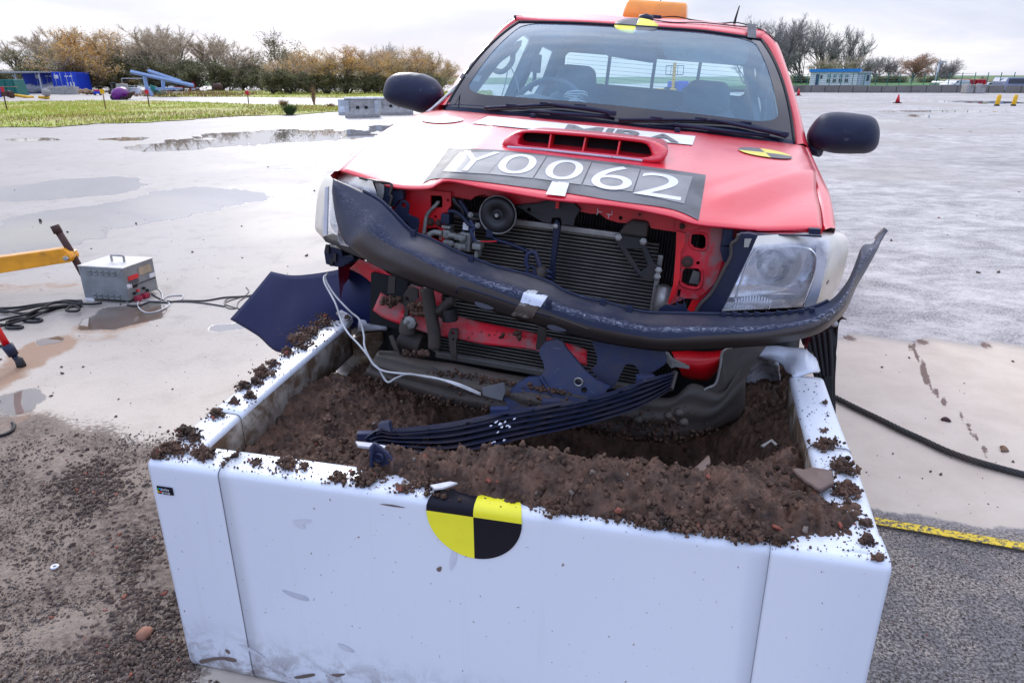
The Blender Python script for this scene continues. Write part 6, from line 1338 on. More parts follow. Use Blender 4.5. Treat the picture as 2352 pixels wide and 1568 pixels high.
def sheet_px(name, px, Z, y, mat, th=.012, parent=None, holes=(), n=None, bevel=.0, dy=None):
    L = TPs([Z(*q[:2]) if Z else q[:2] for q in px], y=y)
    if n: L = resample(L, n, True)
    H_ = [circ(TP(*(Z(h[0], h[1]) if Z else h[:2]), y=y), (1, 0, 0), (0, 0, 1), h[2], 14)[::-1] if len(h) == 3 and not hasattr(h[0], '__len__') else TPs([Z(*q) if Z else q for q in h], y=y) for h in holes]
    m = MB(); m.plate([L]+list(H_), th, nrm=(0, 1, 0)); 
    if dy is not None:
        V = np.vstack(m.V); V[:, 1] += dy(V[:, 0], V[:, 2]); m.V = [V]
    return m.build(name, mat, parent or truck, bevel=bevel)
for k_ in range(13):
    u_k = 560+k_*27; P_ = TPs([ZC(u_k+16, 1405-40*math.sin(k_/12*3.1)), ZC(u_k+6, 1450), ZC(u_k-8, 1498)], y=.085); m = MB(); m.tube(P_, .0022, n=5); m.build('lens_flute', M['chrome'], hlo)
P_ = smooth(TPs([ZC(*q) for q in ((560, 1420), (640, 1180), (760, 940), (1000, 905), (1230, 920), (1330, 1000), (1320, 1150), (1260, 1330), (1210, 1470))], y=.105), 50); m = MB(); m.tube(P_, .004, n=6); m.build('reflector_rim', M['chrome'], hlo)
P_ = smooth(TPs([ZC(*q) for q in ((820, 1000), (900, 960), (1010, 985), (1060, 1090), (1010, 1190), (900, 1215), (820, 1150), (790, 1070))], y=.15), 40, True); m = MB(); m.tube(P_, .007, n=8, closed=True); m.build('bulb_shroud', M['steel'], hlo)
# dark housing beside the right lamp
hs = sheet_px('headlight_housing', [(610, 785), (700, 783), (790, 800), (560, 1290), (440, 1530), (185, 1532), (240, 1450), (330, 1360), (400, 1240), (460, 1120), (520, 1000), (530, 880), (575, 850)], ZC, .065, M['plastic'], .05, None, bevel=.005)
pxtube('housing_rim', [(600, 790), (575, 855), (530, 885), (522, 1000), (462, 1120), (402, 1240), (332, 1355), (240, 1450), (190, 1530)], ZC, .055, .005, M['grime'], 40)
sheet_px('housing_window', [(655, 835), (722, 835), (690, 915), (648, 915)], ZC, .058, M['alu'], .004, hs)
sheet_px('headlight_gasket', [(620, 783), (900, 792), (1260, 800), (1380, 806), (1380, 822), (1100, 808), (780, 806), (620, 800)], ZC, .075, M['plastic'], .02, hs)
sheet_px('inner_wing', [(20, 640), (400, 725), (1385, 738), (1385, 790), (900, 800), (620, 800), (540, 960), (440, 1200), (300, 1400), (200, 1540), (100, 1540), (300, 1100), (300, 800), (0, 760)], ZC, .145, M['redclean'], .01)
sheet_px('bonnet_stop', [(455, 735), (550, 735), (545, 830), (545, 900), (430, 905), (445, 830)], ZC, .11, M['plastic'], .03, bevel=.003); sheet_px('lamp_bracket', [(430, 900), (530, 915), (520, 1000), (480, 1075), (450, 1040), (425, 950)], ZC, .115, M['plastic'], .02)
sheet_px('side_stop', [(1268, 740), (1372, 745), (1368, 795), (1262, 790)], ZC, .12, M['plastic'], .03)
# left headlight
hll, Gl = headlight([(835, 540), (848, 420), (858, 322)][::1] if False else [(600, 940), (700, 700), (740, 500), (680, 292)], [(240, 862), (190, 800), (142, 740), (148, 600), (165, 440), (195, 330), (250, 245), (345, 200)], [.06, .08, .10, .13, .18, .26, .36], Z5 if 'Z5' in globals() else ZA, 'headlight')
m = MB(); G2 = Gl.copy()[::2, ::2]; G2[..., 1] += .10; m.grid(G2, 0, True); m.build('reflector', M['chrome'], hll)
m = MB(); P = TPs([ZA(*q) for q in ((215, 800), (235, 350), (262, 345), (250, 800))], y=.17); m.plate([P], .01, nrm=(0, 1, 0)); m.build('inner_trim', M['letter'], hll)
hs = sheet_px('headlight_housing', [(600, 270), (700, 285), (860, 320), (850, 420), (862, 470), (830, 545), (770, 500), (700, 440), (640, 380)], ZA, .10, M['plastic'], .04, bevel=.004)
sheet_px('housing_window', [(700, 300), (790, 330), (790, 400), (770, 480), (730, 440), (720, 370)], ZA, .092, M['alu'], .004, hs)
pxtube('housing_rim', [(560, 262), (700, 296), (857, 322), (846, 420), (864, 440), (838, 540)], ZA, .09, .004, M['grime'], 40)
sheet_px('lamp_tray', [(195, 810), (300, 850), (420, 900), (600, 985), (720, 1040), (560, 1020), (420, 960), (330, 905), (235, 870)], ZA, .16, M['grime'], .08, bevel=.01)
sheet_px('lamp_clip', [(860, 380), (965, 375), (970, 470), (925, 480), (890, 540), (840, 520), (850, 440)], ZA, .11, M['plastic'], .03, bevel=.003)
sheet_px('lamp_bracket', [(235, 895), (390, 935), (400, 1000), (500, 990), (510, 1030), (400, 1100), (330, 1100), (240, 1075), (222, 960)], ZA, .20, M['plastic'], .10, bevel=.006); 
for q in ((262, 930), (330, 1010), (300, 1050)): m = MB(); m.box(TP(*ZA(*q), y=.196), (.012, .01, .03)); b_(m, 'bracket_rib', M['steel'])
# ---- engine bay front: radiator support, radiators
def zr(u, v, y): return TP(u, v, y=y)
m = MB(); a, c = TP(1040, 455, y=.33), TP(1560, 560, y=.33); m.box((( -.40+.40)/2, .36, .74), (.86, .03, .62)); b_(m, 'radiator', M['core2'])
cl, crr = TP(*ZA(1435, 600), y=.235)[0], TP(*ZB(1500, 900), y=.235)[0]; ct = TP(*ZB(600, 760), y=.235)[2]; cb = TP(*ZD(2200, 880), y=.235)[2]
cl = TP(*ZD(1310, 700), y=.235)[0]
m = MB(); m.box(((cl+crr)/2, .25, (ct+cb)/2), (crr-cl, .022, ct-cb)); cnd = b_(m, 'condenser', M['core'])
m = MB(); m.box(((cl+crr)/2-.03, .243, ct+.008), (crr-cl-.06, .03, .019), bev=.004); m.build('condenser_tank', M['alu'], cnd)
m = MB(); m.box((crr+.009, .243, (ct+cb)/2-.02), (.016, .03, ct-cb-.03), bev=.004); m.build('condenser_tank', M['alu'], cnd)
m = MB(); m.box(((cl+crr)/2, .243, cb-.008), (crr-cl+.02, .035, .022), bev=.004); m.build('condenser_tank', M['alu'], cnd)
m = MB(); m.box((cl-.012, .243, (ct+cb)/2), (.02, .03, ct-cb), bev=.004); m.build('condenser_tank', M['alu'], cnd)
p = TP(*ZB(1530, 1420), y=.2); m = MB(); m.lathe([(.026, -.06), (.027, .045), (.010, .052)], p, (0, .1, 1), n=18); b_(m, 'receiver_drier', M['alu'])
# near-black sheet paints the shade inside the bay, so the gaps read deep
m = MB(); m.box((0, .62, .80), (1.45, .02, .55)); b_(m, 'bay_shade_backing', M['dark'])
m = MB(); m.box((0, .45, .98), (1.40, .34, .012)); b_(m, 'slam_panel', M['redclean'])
# upper red crossmember, with the cut outs
sheet_px('upper_crossmember', [(860, 318), (980, 345), (1150, 360), (1330, 300), (1800, 350), (2352, 455), (2352, 480), (2200, 520), (1985, 520), (1950, 500), (1850, 500), (1800, 440), (1720, 415), (1640, 440), (1610, 470), (1440, 440), (1400, 560), (1360, 570), (1355, 430), (1200, 430), (860, 400)], ZA, .17, M['redclean'], .03, dy=None)
sheet_px('upper_crossmember', [(700, 480), (1400, 520), (1580, 600), (1860, 690), (1960, 720), (1960, 780), (1640, 770), (1420, 735), (1400, 690), (1350, 660), (1250, 655), (1190, 690), (1100, 680), (1000, 650), (940, 600), (860, 600), (700, 570)], ZB, .17, M['redclean'], .03, holes=((1135, 640, .006),))
# left upright panel
sheet_px('radiator_support', [(970, 350), (1220, 380), (1420, 400), (1420, 520), (1390, 560), (1390, 900), (1310, 910), (1150, 800), (1100, 760), (1000, 640), (980, 560)], ZA, .155, M['redclean'], .012, holes=([(1228, 425), (1325, 428), (1340, 450), (1338, 540), (1260, 545), (1228, 530)], [(1190, 735), (1290, 728), (1335, 770), (1330, 860), (1250, 870), (1180, 800)], (1274, 627, .0045), (1393, 472, .005)))
sheet_px('inner_wing', [(860, 330), (1100, 360), (1180, 470), (1180, 800), (1000, 640), (860, 560)], ZA, .175, M['redclean'], .012)
for a, c_, rr_ in ((1230, 675, .011), (1310, 685, .010)): m = MB(); p = TP(*ZA(a, c_), y=.152); m.lathe([(rr_*1.3, 0), (rr_*1.3, -.004), (rr_*.8, -.005), (rr_*.8, -.012), (0, -.013)], p, (0, 1, 0), n=6, sm=False); b_(m, 'bolt', M['rust'])
# right upright panel
sheet_px('radiator_support', [(1660, 765), (1780, 770), (1960, 715), (2090, 725), (2120, 840), (2100, 1020), (2030, 1240), (1920, 1350), (1860, 1400), (1740, 1395), (1600, 1455), (1578, 1440), (1630, 1260), (1650, 1000)], ZB, .14, M['reddirty'], .012, holes=([(1800, 800), (1830, 790), (1910, 795), (1935, 830), (1932, 915), (1900, 932), (1830, 915), (1795, 880)], [(1720, 1140), (1745, 1112), (1860, 1118), (1890, 1150), (1885, 1255), (1850, 1290), (1760, 1275), (1708, 1240)], (1693, 814, .0045), (1863, 1063, .0055), [(1675, 1310), (1705, 1308), (1690, 1380), (1665, 1382)]))
for L in (((1790, 830), (1810, 785), (1920, 790), (1945, 825), (1940, 920), (1905, 940), (1820, 922), (1788, 880)), ((1705, 1140), (1740, 1100), (1870, 1108), (1902, 1150), (1895, 1262), (1850, 1302), (1755, 1288), (1695, 1245))):
    P = smooth(TPs([ZB(*q) for q in L], y=.137), 40, True); m = MB(); m.tube(P, .0035, n=6, closed=True); b_(m, 'pressed_rim', M['reddirty'])
sheet_px('support_flange', [(1660, 765), (1745, 785), (1735, 900), (1700, 960), (1690, 1200), (1640, 1380), (1590, 1450), (1578, 1440), (1630, 1260), (1652, 1000)], ZB, .125, M['redclean'], .012)
for a, c_, rr_ in ((1765, 1050, .017), (1715, 717, .009), (1315, 607, .004)): m = MB(); p = TP(*ZB(a, c_), y=.134); m.lathe([(rr_, 0), (rr_, -.004), (rr_*.55, -.005), (rr_*.55, -.012), (0, -.013)], p, (0, 1, 0), n=16 if rr_ > .01 else 6, sm=False); b_(m, 'bolt', M['rust'])
sheet_px('inner_label', [(1820, 1130), (1880, 1150), (1870, 1270), (1775, 1250)], ZB, .22, M['alu'], .004)
# latch, strut, triangular bracket
sheet_px('bonnet_latch', [(110, 520), (350, 500), (480, 470), (700, 500), (760, 560), (710, 640), (690, 720), (620, 705), (580, 715), (570, 640), (490, 640), (480, 690), (400, 680), (330, 640), (200, 560)], ZB, .155, M['steel'], .03, holes=((272, 562, .005),), bevel=.003)
m = MB(); m.box(TP(*ZB(545, 500), y=.13), (.010, .02, .03)); b_(m, 'latch_tongue', M['redclean'])
sheet_px('latch_strut', [(505, 690), (530, 645), (560, 690), (570, 720), (548, 860), (520, 1060), (470, 1245), (440, 1240), (470, 1060), (490, 880), (498, 740)], ZB, .15, M['plastic'], .02, bevel=.003)
sheet_px('latch_strut', [(520, 1080), (520, 1200), (500, 1255), (468, 1250), (490, 1170), (500, 1080)], ZB, .14, M['plastic'], .012)
br = sheet_px('triangle_bracket', [(1085, 790), (1385, 835), (1380, 920), (1450, 1070), (1525, 1105), (1515, 1180), (1495, 1230), (1335, 1212), (1285, 1165), (1195, 1040), (1125, 925), (1085, 870)], ZB, .16, M['steel'], .012, holes=([(1195, 935), (1330, 932), (1350, 1000), (1392, 1095), (1325, 1148)],), bevel=.003)
sheet_px('rubber_mount', [(1110, 790), (1160, 720), (1240, 655), (1400, 680), (1380, 830)], ZB, .15, M['grime'], .05, bevel=.008)
for a, c_ in ((1115, 822), (1348, 860), (1492, 1130), (1480, 1190), (530, 712)): m = MB(); p = TP(*ZB(a, c_), y=.157); m.lathe([(.011, 0), (.011, -.004), (.0075, -.005), (.0075, -.012), (0, -.013)], p, (0, 1, 0), n=6, sm=False); b_(m, 'bolt', M['alu'])
P = [TP(*ZB(a, c_), y=.12) for a, c_ in ((910, 610), (922, 580), (960, 585))]; m = MB(); m.tube(P, .0016, n=4); m.tube([TP(*ZB(a, c_), y=.12) for a, c_ in ((918, 548), (922, 582))], .0016, n=4); m.tube([TP(*ZB(a, c_), y=.12) for a, c_ in ((1056, 570), (1050, 610), (1005, 603), (1022, 603), (1020, 640))], .0016, n=4); b_(m, 'wire_clip', M['white'])
# horn
hc = TP(*ZA(1862, 610), y=.12); m = MB(); m.lathe([(.0, -.012), (.010, -.012), (.012, -.006), (.020, -.004), (.022, -.010), (.050, -.012), (.056, -.004), (.056, .02), (.03, .04)], hc, (.05, 1, .05), n=36); hn = b_(m, 'horn', M['steel'])
m = MB(); m.tube(circ(hc+np.array([0, -.002, 0]), (1, 0, 0), (0, 0, 1), .057, 40), .0028, n=6, closed=True); m.build('horn_rim', M['alud'], hn)
m = MB(); m.lathe([(.006, -.018), (.006, -.012)], hc, (0, 1, 0), n=6); m.build('horn_nut', M['alu'], hn)
sheet_px('horn_bracket', [(1855, 440), (1920, 435), (1930, 560), (1850, 560)], ZA, .13, M['steel'], .008, bevel=.002)
# grey valve block and pipework on the left
vb = None
for a0, c0, a1, c1_, y, mt in ((1335, 705, 1415, 745, .13, 'alud'), (1345, 745, 1410, 835, .135, 'alud'), (1510, 765, 1600, 960, .135, 'alud'), (1455, 790, 1560, 860, .12, 'alud'), (1450, 870, 1560, 940, .12, 'alud'), (1345, 840, 1440, 905, .13, 'alud'), (1620, 870, 1700, 945, .12, 'alud'), (1645, 945, 1672, 1020, .13, 'alud'), (1330, 595, 1405, 700, .12, 'plastic'), (1530, 690, 1620, 770, .13, 'plastic'), (1580, 580, 1800, 660, .16, 'steel'), (1640, 670, 1760, 760, .15, 'steel'), (1755, 735, 1815, 830, .12, 'plastic')):
    p, q = TP(*ZA(a0, c0), y=y), TP(*ZA(a1, c1_), y=y); m = MB(); m.box(((p+q)/2)+np.array([0, .02, 0]), (abs(q[0]-p[0]), .05, abs(p[2]-q[2])), bev=.008 if mt == 'alud' else .004); b_(m, 'valve_block' if mt == 'alud' else ('connector' if mt == 'plastic' else 'bay_bracket'), M[mt])
for a, c_ in ((1522, 835), (1508, 918), (1425, 880), (1607, 610), (1672, 710)): m = MB(); p = TP(*ZA(a, c_), y=.115); m.lathe([(.0095, 0), (.0095, -.004), (.006, -.005), (.006, -.012), (0, -.013)], p, (0, 1, 0), n=6, sm=False); b_(m, 'bolt', M['alud'])
m = MB(); m.box(TP(*ZA(1560, 718), y=.126), (.018, .004, .022)); b_(m, 'sticker', M['letter'])
for nm, L, r_, mt, y in (('coolant_pipe', ((1300, 480), (1290, 505), (1210, 590), (1188, 640), (1165, 790)), .0062, 'alud', .14), ('hose_union', ((1335, 785), (1260, 775), (1215, 800), (1230, 812)), .0095, 'alud', .13), ('valve_pipe', ((1400, 800), (1470, 810)), .010, 'alud', .125),
                      ('corrugated_loom', ((1395, 578), (1450, 578), (1520, 620), (1580, 690), (1640, 730)), .0065, 'plastic', .11), ('loom', ((1440, 450), (1480, 510), (1530, 560), (1540, 640)), .009, 'steel', .15), ('loom', ((1600, 660), (1640, 740), (1610, 760), (1650, 860)), .006, 'navy', .11),
                      ('brake_hose', ((1500, 470), (1560, 560), (1600, 640)), .008, 'plastic', .14), ('black_hose', ((1790, 760), (1800, 810), (1850, 845), (1960, 880), (2080, 925), (2150, 960), (2215, 965)), .0070, 'plastic', .13), ('blue_hose', ((2132, 1100), (2130, 1030), (2150, 975), (2210, 960), (2230, 1010), (2255, 1090), (2265, 1150)), .0080, 'navy', .12),
                      ('red_wire', ((1700, 858), (1780, 862), (1850, 858)), .0022, 'redclean', .11), ('thin_wire', ((1640, 730), (1640, 800), (1660, 850), (1710, 858)), .0018, 'alu', .11)):
    pxtube(nm, L, ZA, y, r_, M[mt], 36)
m = MB(); c = TP(*ZA(2255, 1180), y=.12); m.lathe([(.010, -.022), (.018, -.01), (.018, .02), (.010, .03)], c, (.2, .3, 1), n=12); b_(m, 'hose_end', M['grime'])
for dz in (0, .014, .028): m = MB(); m.tube([c+np.array([.015, 0, dz-.01]), c+np.array([.038, 0, dz-.014])], .0042, n=6); b_(m, 'hose_barb', M['navy'])
# ---- lower front: red beam, torn panel, stays
def lowloft(name, top, bot, Z, y0, y1, mat, rows=9, bul=.03, n=60, solid=.005, mud=0, prof=None):
    T2, B2 = smooth(np.array([Z(*q[:2]) if Z else q[:2] for q in top], float), n), smooth(np.array([Z(*q[:2]) if Z else q[:2] for q in bot], float), n); G_ = np.zeros((n, rows, 3))
    yy0 = np.interp(np.linspace(0, 1, n), np.linspace(0, 1, len(y0)), y0); yy1 = np.interp(np.linspace(0, 1, n), np.linspace(0, 1, len(y1)), y1)
    for i in range(n):
        for j in range(rows):
            t = j/(rows-1); q = T2[i]*(1-t)+B2[i]*t; pf = prof(t, i/(n-1)) if prof else math.sin(math.pi*t); G_[i, j] = TP(*q, y=yy0[i]*(1-t)+yy1[i]*t-bul*pf)
    m = MB(); m.grid(G_, 0, True); return b_(m, name, mat, solid=solid), G_
ZDl = ZD
lowloft('lower_crossmember', [(760, 160), (850, 215), (1000, 290), (1090, 375), (1290, 400), (1470, 388), (1700, 440), (2000, 500), (2240, 555), (2700, 700)], [(685, 330), (780, 400), (960, 470), (1060, 500), (1250, 560), (1480, 600), (1720, 650), (2000, 680), (2240, 712), (2700, 850)], ZD, [.14, .16], [.13, .13], M['reddirty'], 9, .028, prof=lambda t, s: 1 if t > .45 else t/.45*(.9)+.1)
lowloft('lower_crossmember', [(1150, 335), (1260, 340), (1380, 345), (1500, 335)], [(1230, 520), (1330, 545), (1400, 535), (1490, 440)], ZH, [.14, .12], [.14, .12], M['redclean'], 9, .04)
lowloft('torn_front_panel', [(560, 1025), (640, 1050), (760, 1110), (850, 1170), (1000, 1230), (1110, 1280), (1340, 1340)], [(470, 1110), (600, 1180), (700, 1270), (745, 1340), (760, 1430), (960, 1500), (1330, 1560)], ZA, [.20, .16], [.26, .16], M['reddirty'], 12, .01, solid=.004)
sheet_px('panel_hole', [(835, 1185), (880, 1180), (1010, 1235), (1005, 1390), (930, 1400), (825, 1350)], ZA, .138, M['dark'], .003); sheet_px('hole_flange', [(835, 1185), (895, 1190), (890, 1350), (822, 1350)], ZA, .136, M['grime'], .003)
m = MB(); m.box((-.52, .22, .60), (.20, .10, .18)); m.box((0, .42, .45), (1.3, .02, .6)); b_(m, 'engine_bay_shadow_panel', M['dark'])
sheet_px('torn_bracket', [(1010, 130), (1060, 122), (1105, 140), (1110, 220), (1060, 250), (1020, 330), (1000, 460), (970, 450), (985, 300), (958, 260), (975, 180)], ZD, .10, M['grime'], .012, holes=((1012, 222, .007),), bevel=.003)
sheet_px('tow_strap', [(1410, 510), (1480, 505), (1485, 570), (1465, 640), (1475, 805), (1420, 805), (1400, 640), (1392, 560)], ZD, .085, M['grime'], .010, holes=((1440, 545, .006), (1442, 606, .004)), bevel=.003)
for nm, L, r_, mt, y in (('rubber_hose', ((1185, 120), (1205, 200), (1230, 360), (1262, 540), (1265, 690)), .021, 'grime', .07), ('hose_stub', ((1195, 110), (1205, 235)), .012, 'alud', .075), ('bent_pipe', ((1275, 340), (1330, 320), (1390, 265), (1450, 240)), .017, 'grime', .08), ('bush', ((1400, 320), (1415, 430)), .026, 'steel', .08), ('body_mount', ((1040, 430), (1020, 480), (1015, 540)), .030, 'grime', .10)):
    pxtube(nm, L, ZD, y, r_, M[mt], 24)
for a, c_, s_ in ((1040, 440, .022), (1035, 440, .014)): m = MB(); m.lathe([(s_, 0), (s_, -.01), (s_*.5, -.014)], TP(*ZD(a, c_), y=.085), (0, 1, 0), n=8, sm=False); b_(m, 'bolt', M['alud'])
pxtube('mount_plate', ((960, 560), (1050, 610), (1150, 650)), ZD, .14, .040, M['grime'], 14)
sheet_px('centre_post', [(2240, 480), (2310, 490), (2310, 700), (2215, 700)], ZD, .10, M['grime'], .02, bevel=.003)
m = MB(); rs = np.random.RandomState(9)
PS, SS = [], []
for (a, c_, ra, rc, n) in ((850, 245, 80, 35, 40), (1130, 320, 90, 50, 110), (1100, 740, 120, 18, 40), (1800, 560, 300, 40, 14)):
    for k in range(n): PS.append(TP(*ZD(a+ra*rs.uniform(-1, 1), c_+rc*rs.uniform(-1, 1)), y=(.075 if c_ < 700 else -.075)+rs.rand()*.02)); SS.append(.002+.010*rs.rand()**2)
scatter('caught_soil', np.array(PS), np.array(SS), [M['soil']], None, 8, parent=truck)
# (soil on the undertray is added once its surface exists)
def upr(t, s): return math.sin(math.pi*min(1, t*1.25))*.6+.4*t
ut, UG = lowloft('undertray', [(868, 806), (910, 812), (975, 826), (1050, 836), (1150, 856), (1250, 872), (1340, 890), (1440, 905), (1540, 912), (1590, 880), (1655, 900), (1690, 850), (1712, 800)], [(833, 862), (870, 880), (950, 905), (1010, 926), (1055, 934), (1130, 948), (1230, 972), (1350, 992), (1440, 1008), (1541, 1018), (1620, 1000), (1690, 965), (1712, 945)], None, [.02, -.04, -.08, -.08, .0, .12], [.0, -.06, -.12, -.12, .0, .16], M['grime'], 14, .05, 90, prof=lambda t, s: .55*math.sin(math.pi*t)+.25*math.sin(math.pi*3*t)**2)
UB = BVHTree.FromPolygons([Vector(v) for v in UG.reshape(-1, 3)], [(i*14+j, (i+1)*14+j, (i+1)*14+j+1, i*14+j+1) for i in range(89) for j in range(13)])
PS, SS = [], []
for L, w_, n in (([(838, 866), (905, 890), (1010, 924), (1130, 946), (1230, 968), (1350, 986), (1476, 1008), (1545, 1012), (1640, 985)], 7, 900), ([(990, 850), (1100, 866), (1200, 885), (1300, 900)], 4, 260), ([(1030, 890), (1150, 905), (1300, 930)], 14, 90), ([(1400, 980), (1480, 985), (1560, 960)], 18, 260)):
    L = smooth(np.array(L, float), 60)
    for k in range(n):
        q = L[rs.randint(60)]+rs.randn(2)*w_*np.array([1.5, .8]); p = shoot(UB, q[0], q[1], .002)
        if p is not None: PS.append(p+rs.randn(3)*.002); SS.append(.0015+.0055*rs.rand()**2)
scatter('caught_soil', np.array(PS), np.array(SS), [M['soil']], None, 9, parent=truck)
sheet_px('undertray_end', [(735, 715), (870, 720), (925, 740), (990, 850), (1020, 880), (960, 920), (735, 860)], ZD, -.005, M['grime'], .012, bevel=.003)
sheet_px('torn_flange', [(835, 575), (870, 570), (900, 640), (935, 740), (990, 850), (960, 850), (905, 745), (860, 650)], ZD, .02, M['grime'], .006)
lowloft('valance', [(1330, 575), (1345, 612), (1400, 590), (1450, 560), (1490, 440), (1500, 350), (1640, 310), (1790, 310)], [(1180, 880), (1300, 900), (1400, 890), (1500, 860), (1560, 830), (1620, 780), (1640, 640), (1660, 480)], ZH, [.04, .06, .14], [.10, .12, .16], M['grime'], 14, .03, 60)
pxtube('torn_edge', ((1325, 572), (1345, 612), (1400, 588), (1450, 560), (1478, 450), (1495, 350), (1560, 318)), ZH, .015, .0042, M['alu'], 40)
for a, c_ in ((925, 800), (1132, 775), (1200, 755), (1232, 818)): m = MB(); m.lathe([(.014, 0), (.012, -.01), (0, -.014)], TP(*ZH(a, c_), y=-.13), (0, 1, 0), n=10); b_(m, 'plastic_rivet', M['grime'])
# ---- navy splash plates over the lower radiator
P1 = sheet_px('splash_plate', [(255, 345), (290, 300), (370, 283), (410, 300), (435, 340), (560, 470), (640, 535), (740, 578), (700, 622), (560, 655), (400, 700), (330, 690), (300, 660), (220, 740), (100, 738), (70, 680), (40, 640), (70, 600), (130, 545), (190, 515), (270, 512), (300, 475), (285, 420), (258, 375)], ZH, -.10, M['navy'], .012, holes=((529, 545, .008), (568, 598, .009), (248, 681, .010)), bevel=.004, dy=lambda x, z: .30*(z-.55))
for a, c_ in ((529, 545), (248, 681)): p = TP(*ZH(a, c_), y=-.10); p[1] += .30*(p[2]-.55)-.004; m = MB(); m.tube(circ(p, (1, 0, 0), (0, 0, 1), .012, 20), .003, n=6, closed=True); m.build('eyelet', M['alu'] if a > 300 else M['plastic'], P1)
for L in (((270, 515), (330, 610), (390, 690)), ((300, 650), (340, 660), (395, 700))): pxtube('plate_ridge', L, ZH, -.115, .006, M['navy'], 16)
sheet_px('splash_plate', [(600, 265), (690, 275), (760, 310), (900, 330), (1100, 345), (1120, 400), (1110, 440), (1010, 500), (940, 520), (930, 470), (890, 435), (840, 440), (810, 500), (780, 560), (740, 600), (690, 560), (610, 470), (645, 440), (650, 390), (620, 310)], ZH, -.04, M['navy'], .014, bevel=.004, dy=lambda x, z: .2*(z-.55))
sheet_px('mount_horn', [(1080, 350), (1130, 360), (1160, 400), (1275, 455), (1270, 465), (1180, 450), (1150, 460), (1100, 400)], ZH, .0, M['alud'], .02, bevel=.004)
# ---- hanging front bumper
BU = [(765, 410), (823, 435), (869, 459), (897, 484), (945, 532), (982, 547), (1031, 571), (1089, 596), (1143, 615), (1209, 632), (1263, 650), (1295, 669), (1344, 686), (1392, 696), (1441, 710), (1490, 719), (1563, 721), (1654, 723), (1729, 725), (1832, 716), (1904, 691), (1943, 650), (1961, 613), (1980, 566), (2004, 559), (2014, 545), (2037, 526)]
BLw = [(762, 440), (772, 505), (789, 552), (806, 570), (836, 594), (872, 616), (909, 633), (965, 655), (1020, 676), (1104, 706), (1180, 731), (1264, 756), (1353, 780), (1410, 792), (1456, 799), (1524, 807), (1600, 804), (1661, 800), (1764, 792), (1866, 771), (1917, 741), (1945, 710), (1966, 662), (1990, 620), (2014, 577), (2024, 555), (2038, 532)]
ss_ = np.linspace(0, 1, len(BU)); yb_ = np.interp(np.linspace(0, 1, len(BU)), [0, .06, .14, .25, .42, .60, .74, .80, .86, 1], [.10, .03, -.01, -.02, -.05, -.05, .02, .10, .20, .42])
nB, kB = 130, 18; U2, L2_ = smooth(BU, nB), smooth(BLw, nB)
# keep both rails in step: resample by matching index
def bykey(P, n):
    P = np.array(P, float); k = len(P); t = np.linspace(0, k-1, n); S = []
    for q in t:
        i = int(min(q, k-2)); f = q-i; g = lambda j: P[min(max(j, 0), k-1)]; a, b, c, d = g(i-1), g(i), g(i+1), g(i+2)
        S.append(.5*((2*b)+(-a+c)*f+(2*a-5*b+4*c-d)*f*f+(-a+3*b-3*c+d)*f**3))
    return np.array(S)
U2, L2_ = bykey(BU, nB), bykey(BLw, nB); Y2 = np.interp(np.linspace(0, 1, nB), ss_, yb_); kr = np.hanning(17); kr /= kr.sum(); Y2 = np.convolve(np.pad(Y2, 8, mode='edge'), kr, 'valid')
BG = np.zeros((nB, kB, 3)); tt = np.linspace(0, 1, kB)
pf = np.interp(tt, [0, .05, .36, .42, .74, .82, 1], [0.0, .014, .084, .093, .098, .092, .062])
wsc = np.interp(np.linspace(0, 1, nB), [0, .22, .8, .92, 1], [.25, 1, 1, .5, .12]); wsc = np.convolve(np.pad(wsc, 8, mode='edge'), kr, 'valid')
for i in range(nB):
    for j in range(kB): q = U2[i]*(1-tt[j])+L2_[i]*tt[j]; BG[i, j] = TP(*q, y=Y2[i]-pf[j]*wsc[i])
m = MB(); m.grid(BG, 0, True); bump_o = b_(m, 'front_bumper', M['bumper'], solid=.006)
sI, tI = np.meshgrid(np.linspace(0, 1, nB), tt, indexing='ij')
for nm_, vl in (('mud', sstep(.46, .66, tI+.10*np.sin(sI*9))*(.25+.75*sstep(.05, .2, sI))*(1-sstep(.80, .92, sI))), ('scuff', np.exp(-((tI-.42)/.07)**2)*sstep(.2, .3, sI)*.9+np.exp(-((tI-.6)/.15)**2)*sstep(.72, .76, sI)*.8+.25*sstep(.3, .05, sI)*np.exp(-((tI-.45)/.2)**2)), ('dust', sstep(.36, .24, tI)*sstep(.12, .2, sI)*sstep(.76, .7, sI))):  # muddy lower half, scuffed ridge, paler mix along the upper shelf
    at_ = bump_o.data.attributes.new(nm_, 'FLOAT', 'POINT'); at_.data.foreach_set('value', vl.ravel())
BB = BVHTree.FromPolygons([Vector(v) for v in BG.reshape(-1, 3)], [(i*kB+j, (i+1)*kB+j, (i+1)*kB+j+1, i*kB+j+1) for i in range(nB-1) for j in range(kB-1)])
m = MB(); m.tube(BG[6:100, 0]+np.array([0, .004, .002]), .0045, n=6); m.build('upper_edge', M['plastic'], bump_o)
decal_quad('white_stripe', [ZD(2150, 150), ZD(2240, 160), ZD(2215, 195), ZD(2110, 170)], BB, M['whitewire'], .004, bump_o, 8, 5, 1.5)
decal_quad('white_stripe', [ZD(2105, 170), ZD(2330, 205), ZD(2265, 300), ZD(2075, 255)], BB, simple('scuffed_white', (.68, .71, .78), .5, var=.05, dirt=.6, dirtc=(.12, .10, .08), ds=28, dlo=.55, dhi=.63), .004, bump_o, 12, 12, 1.6)
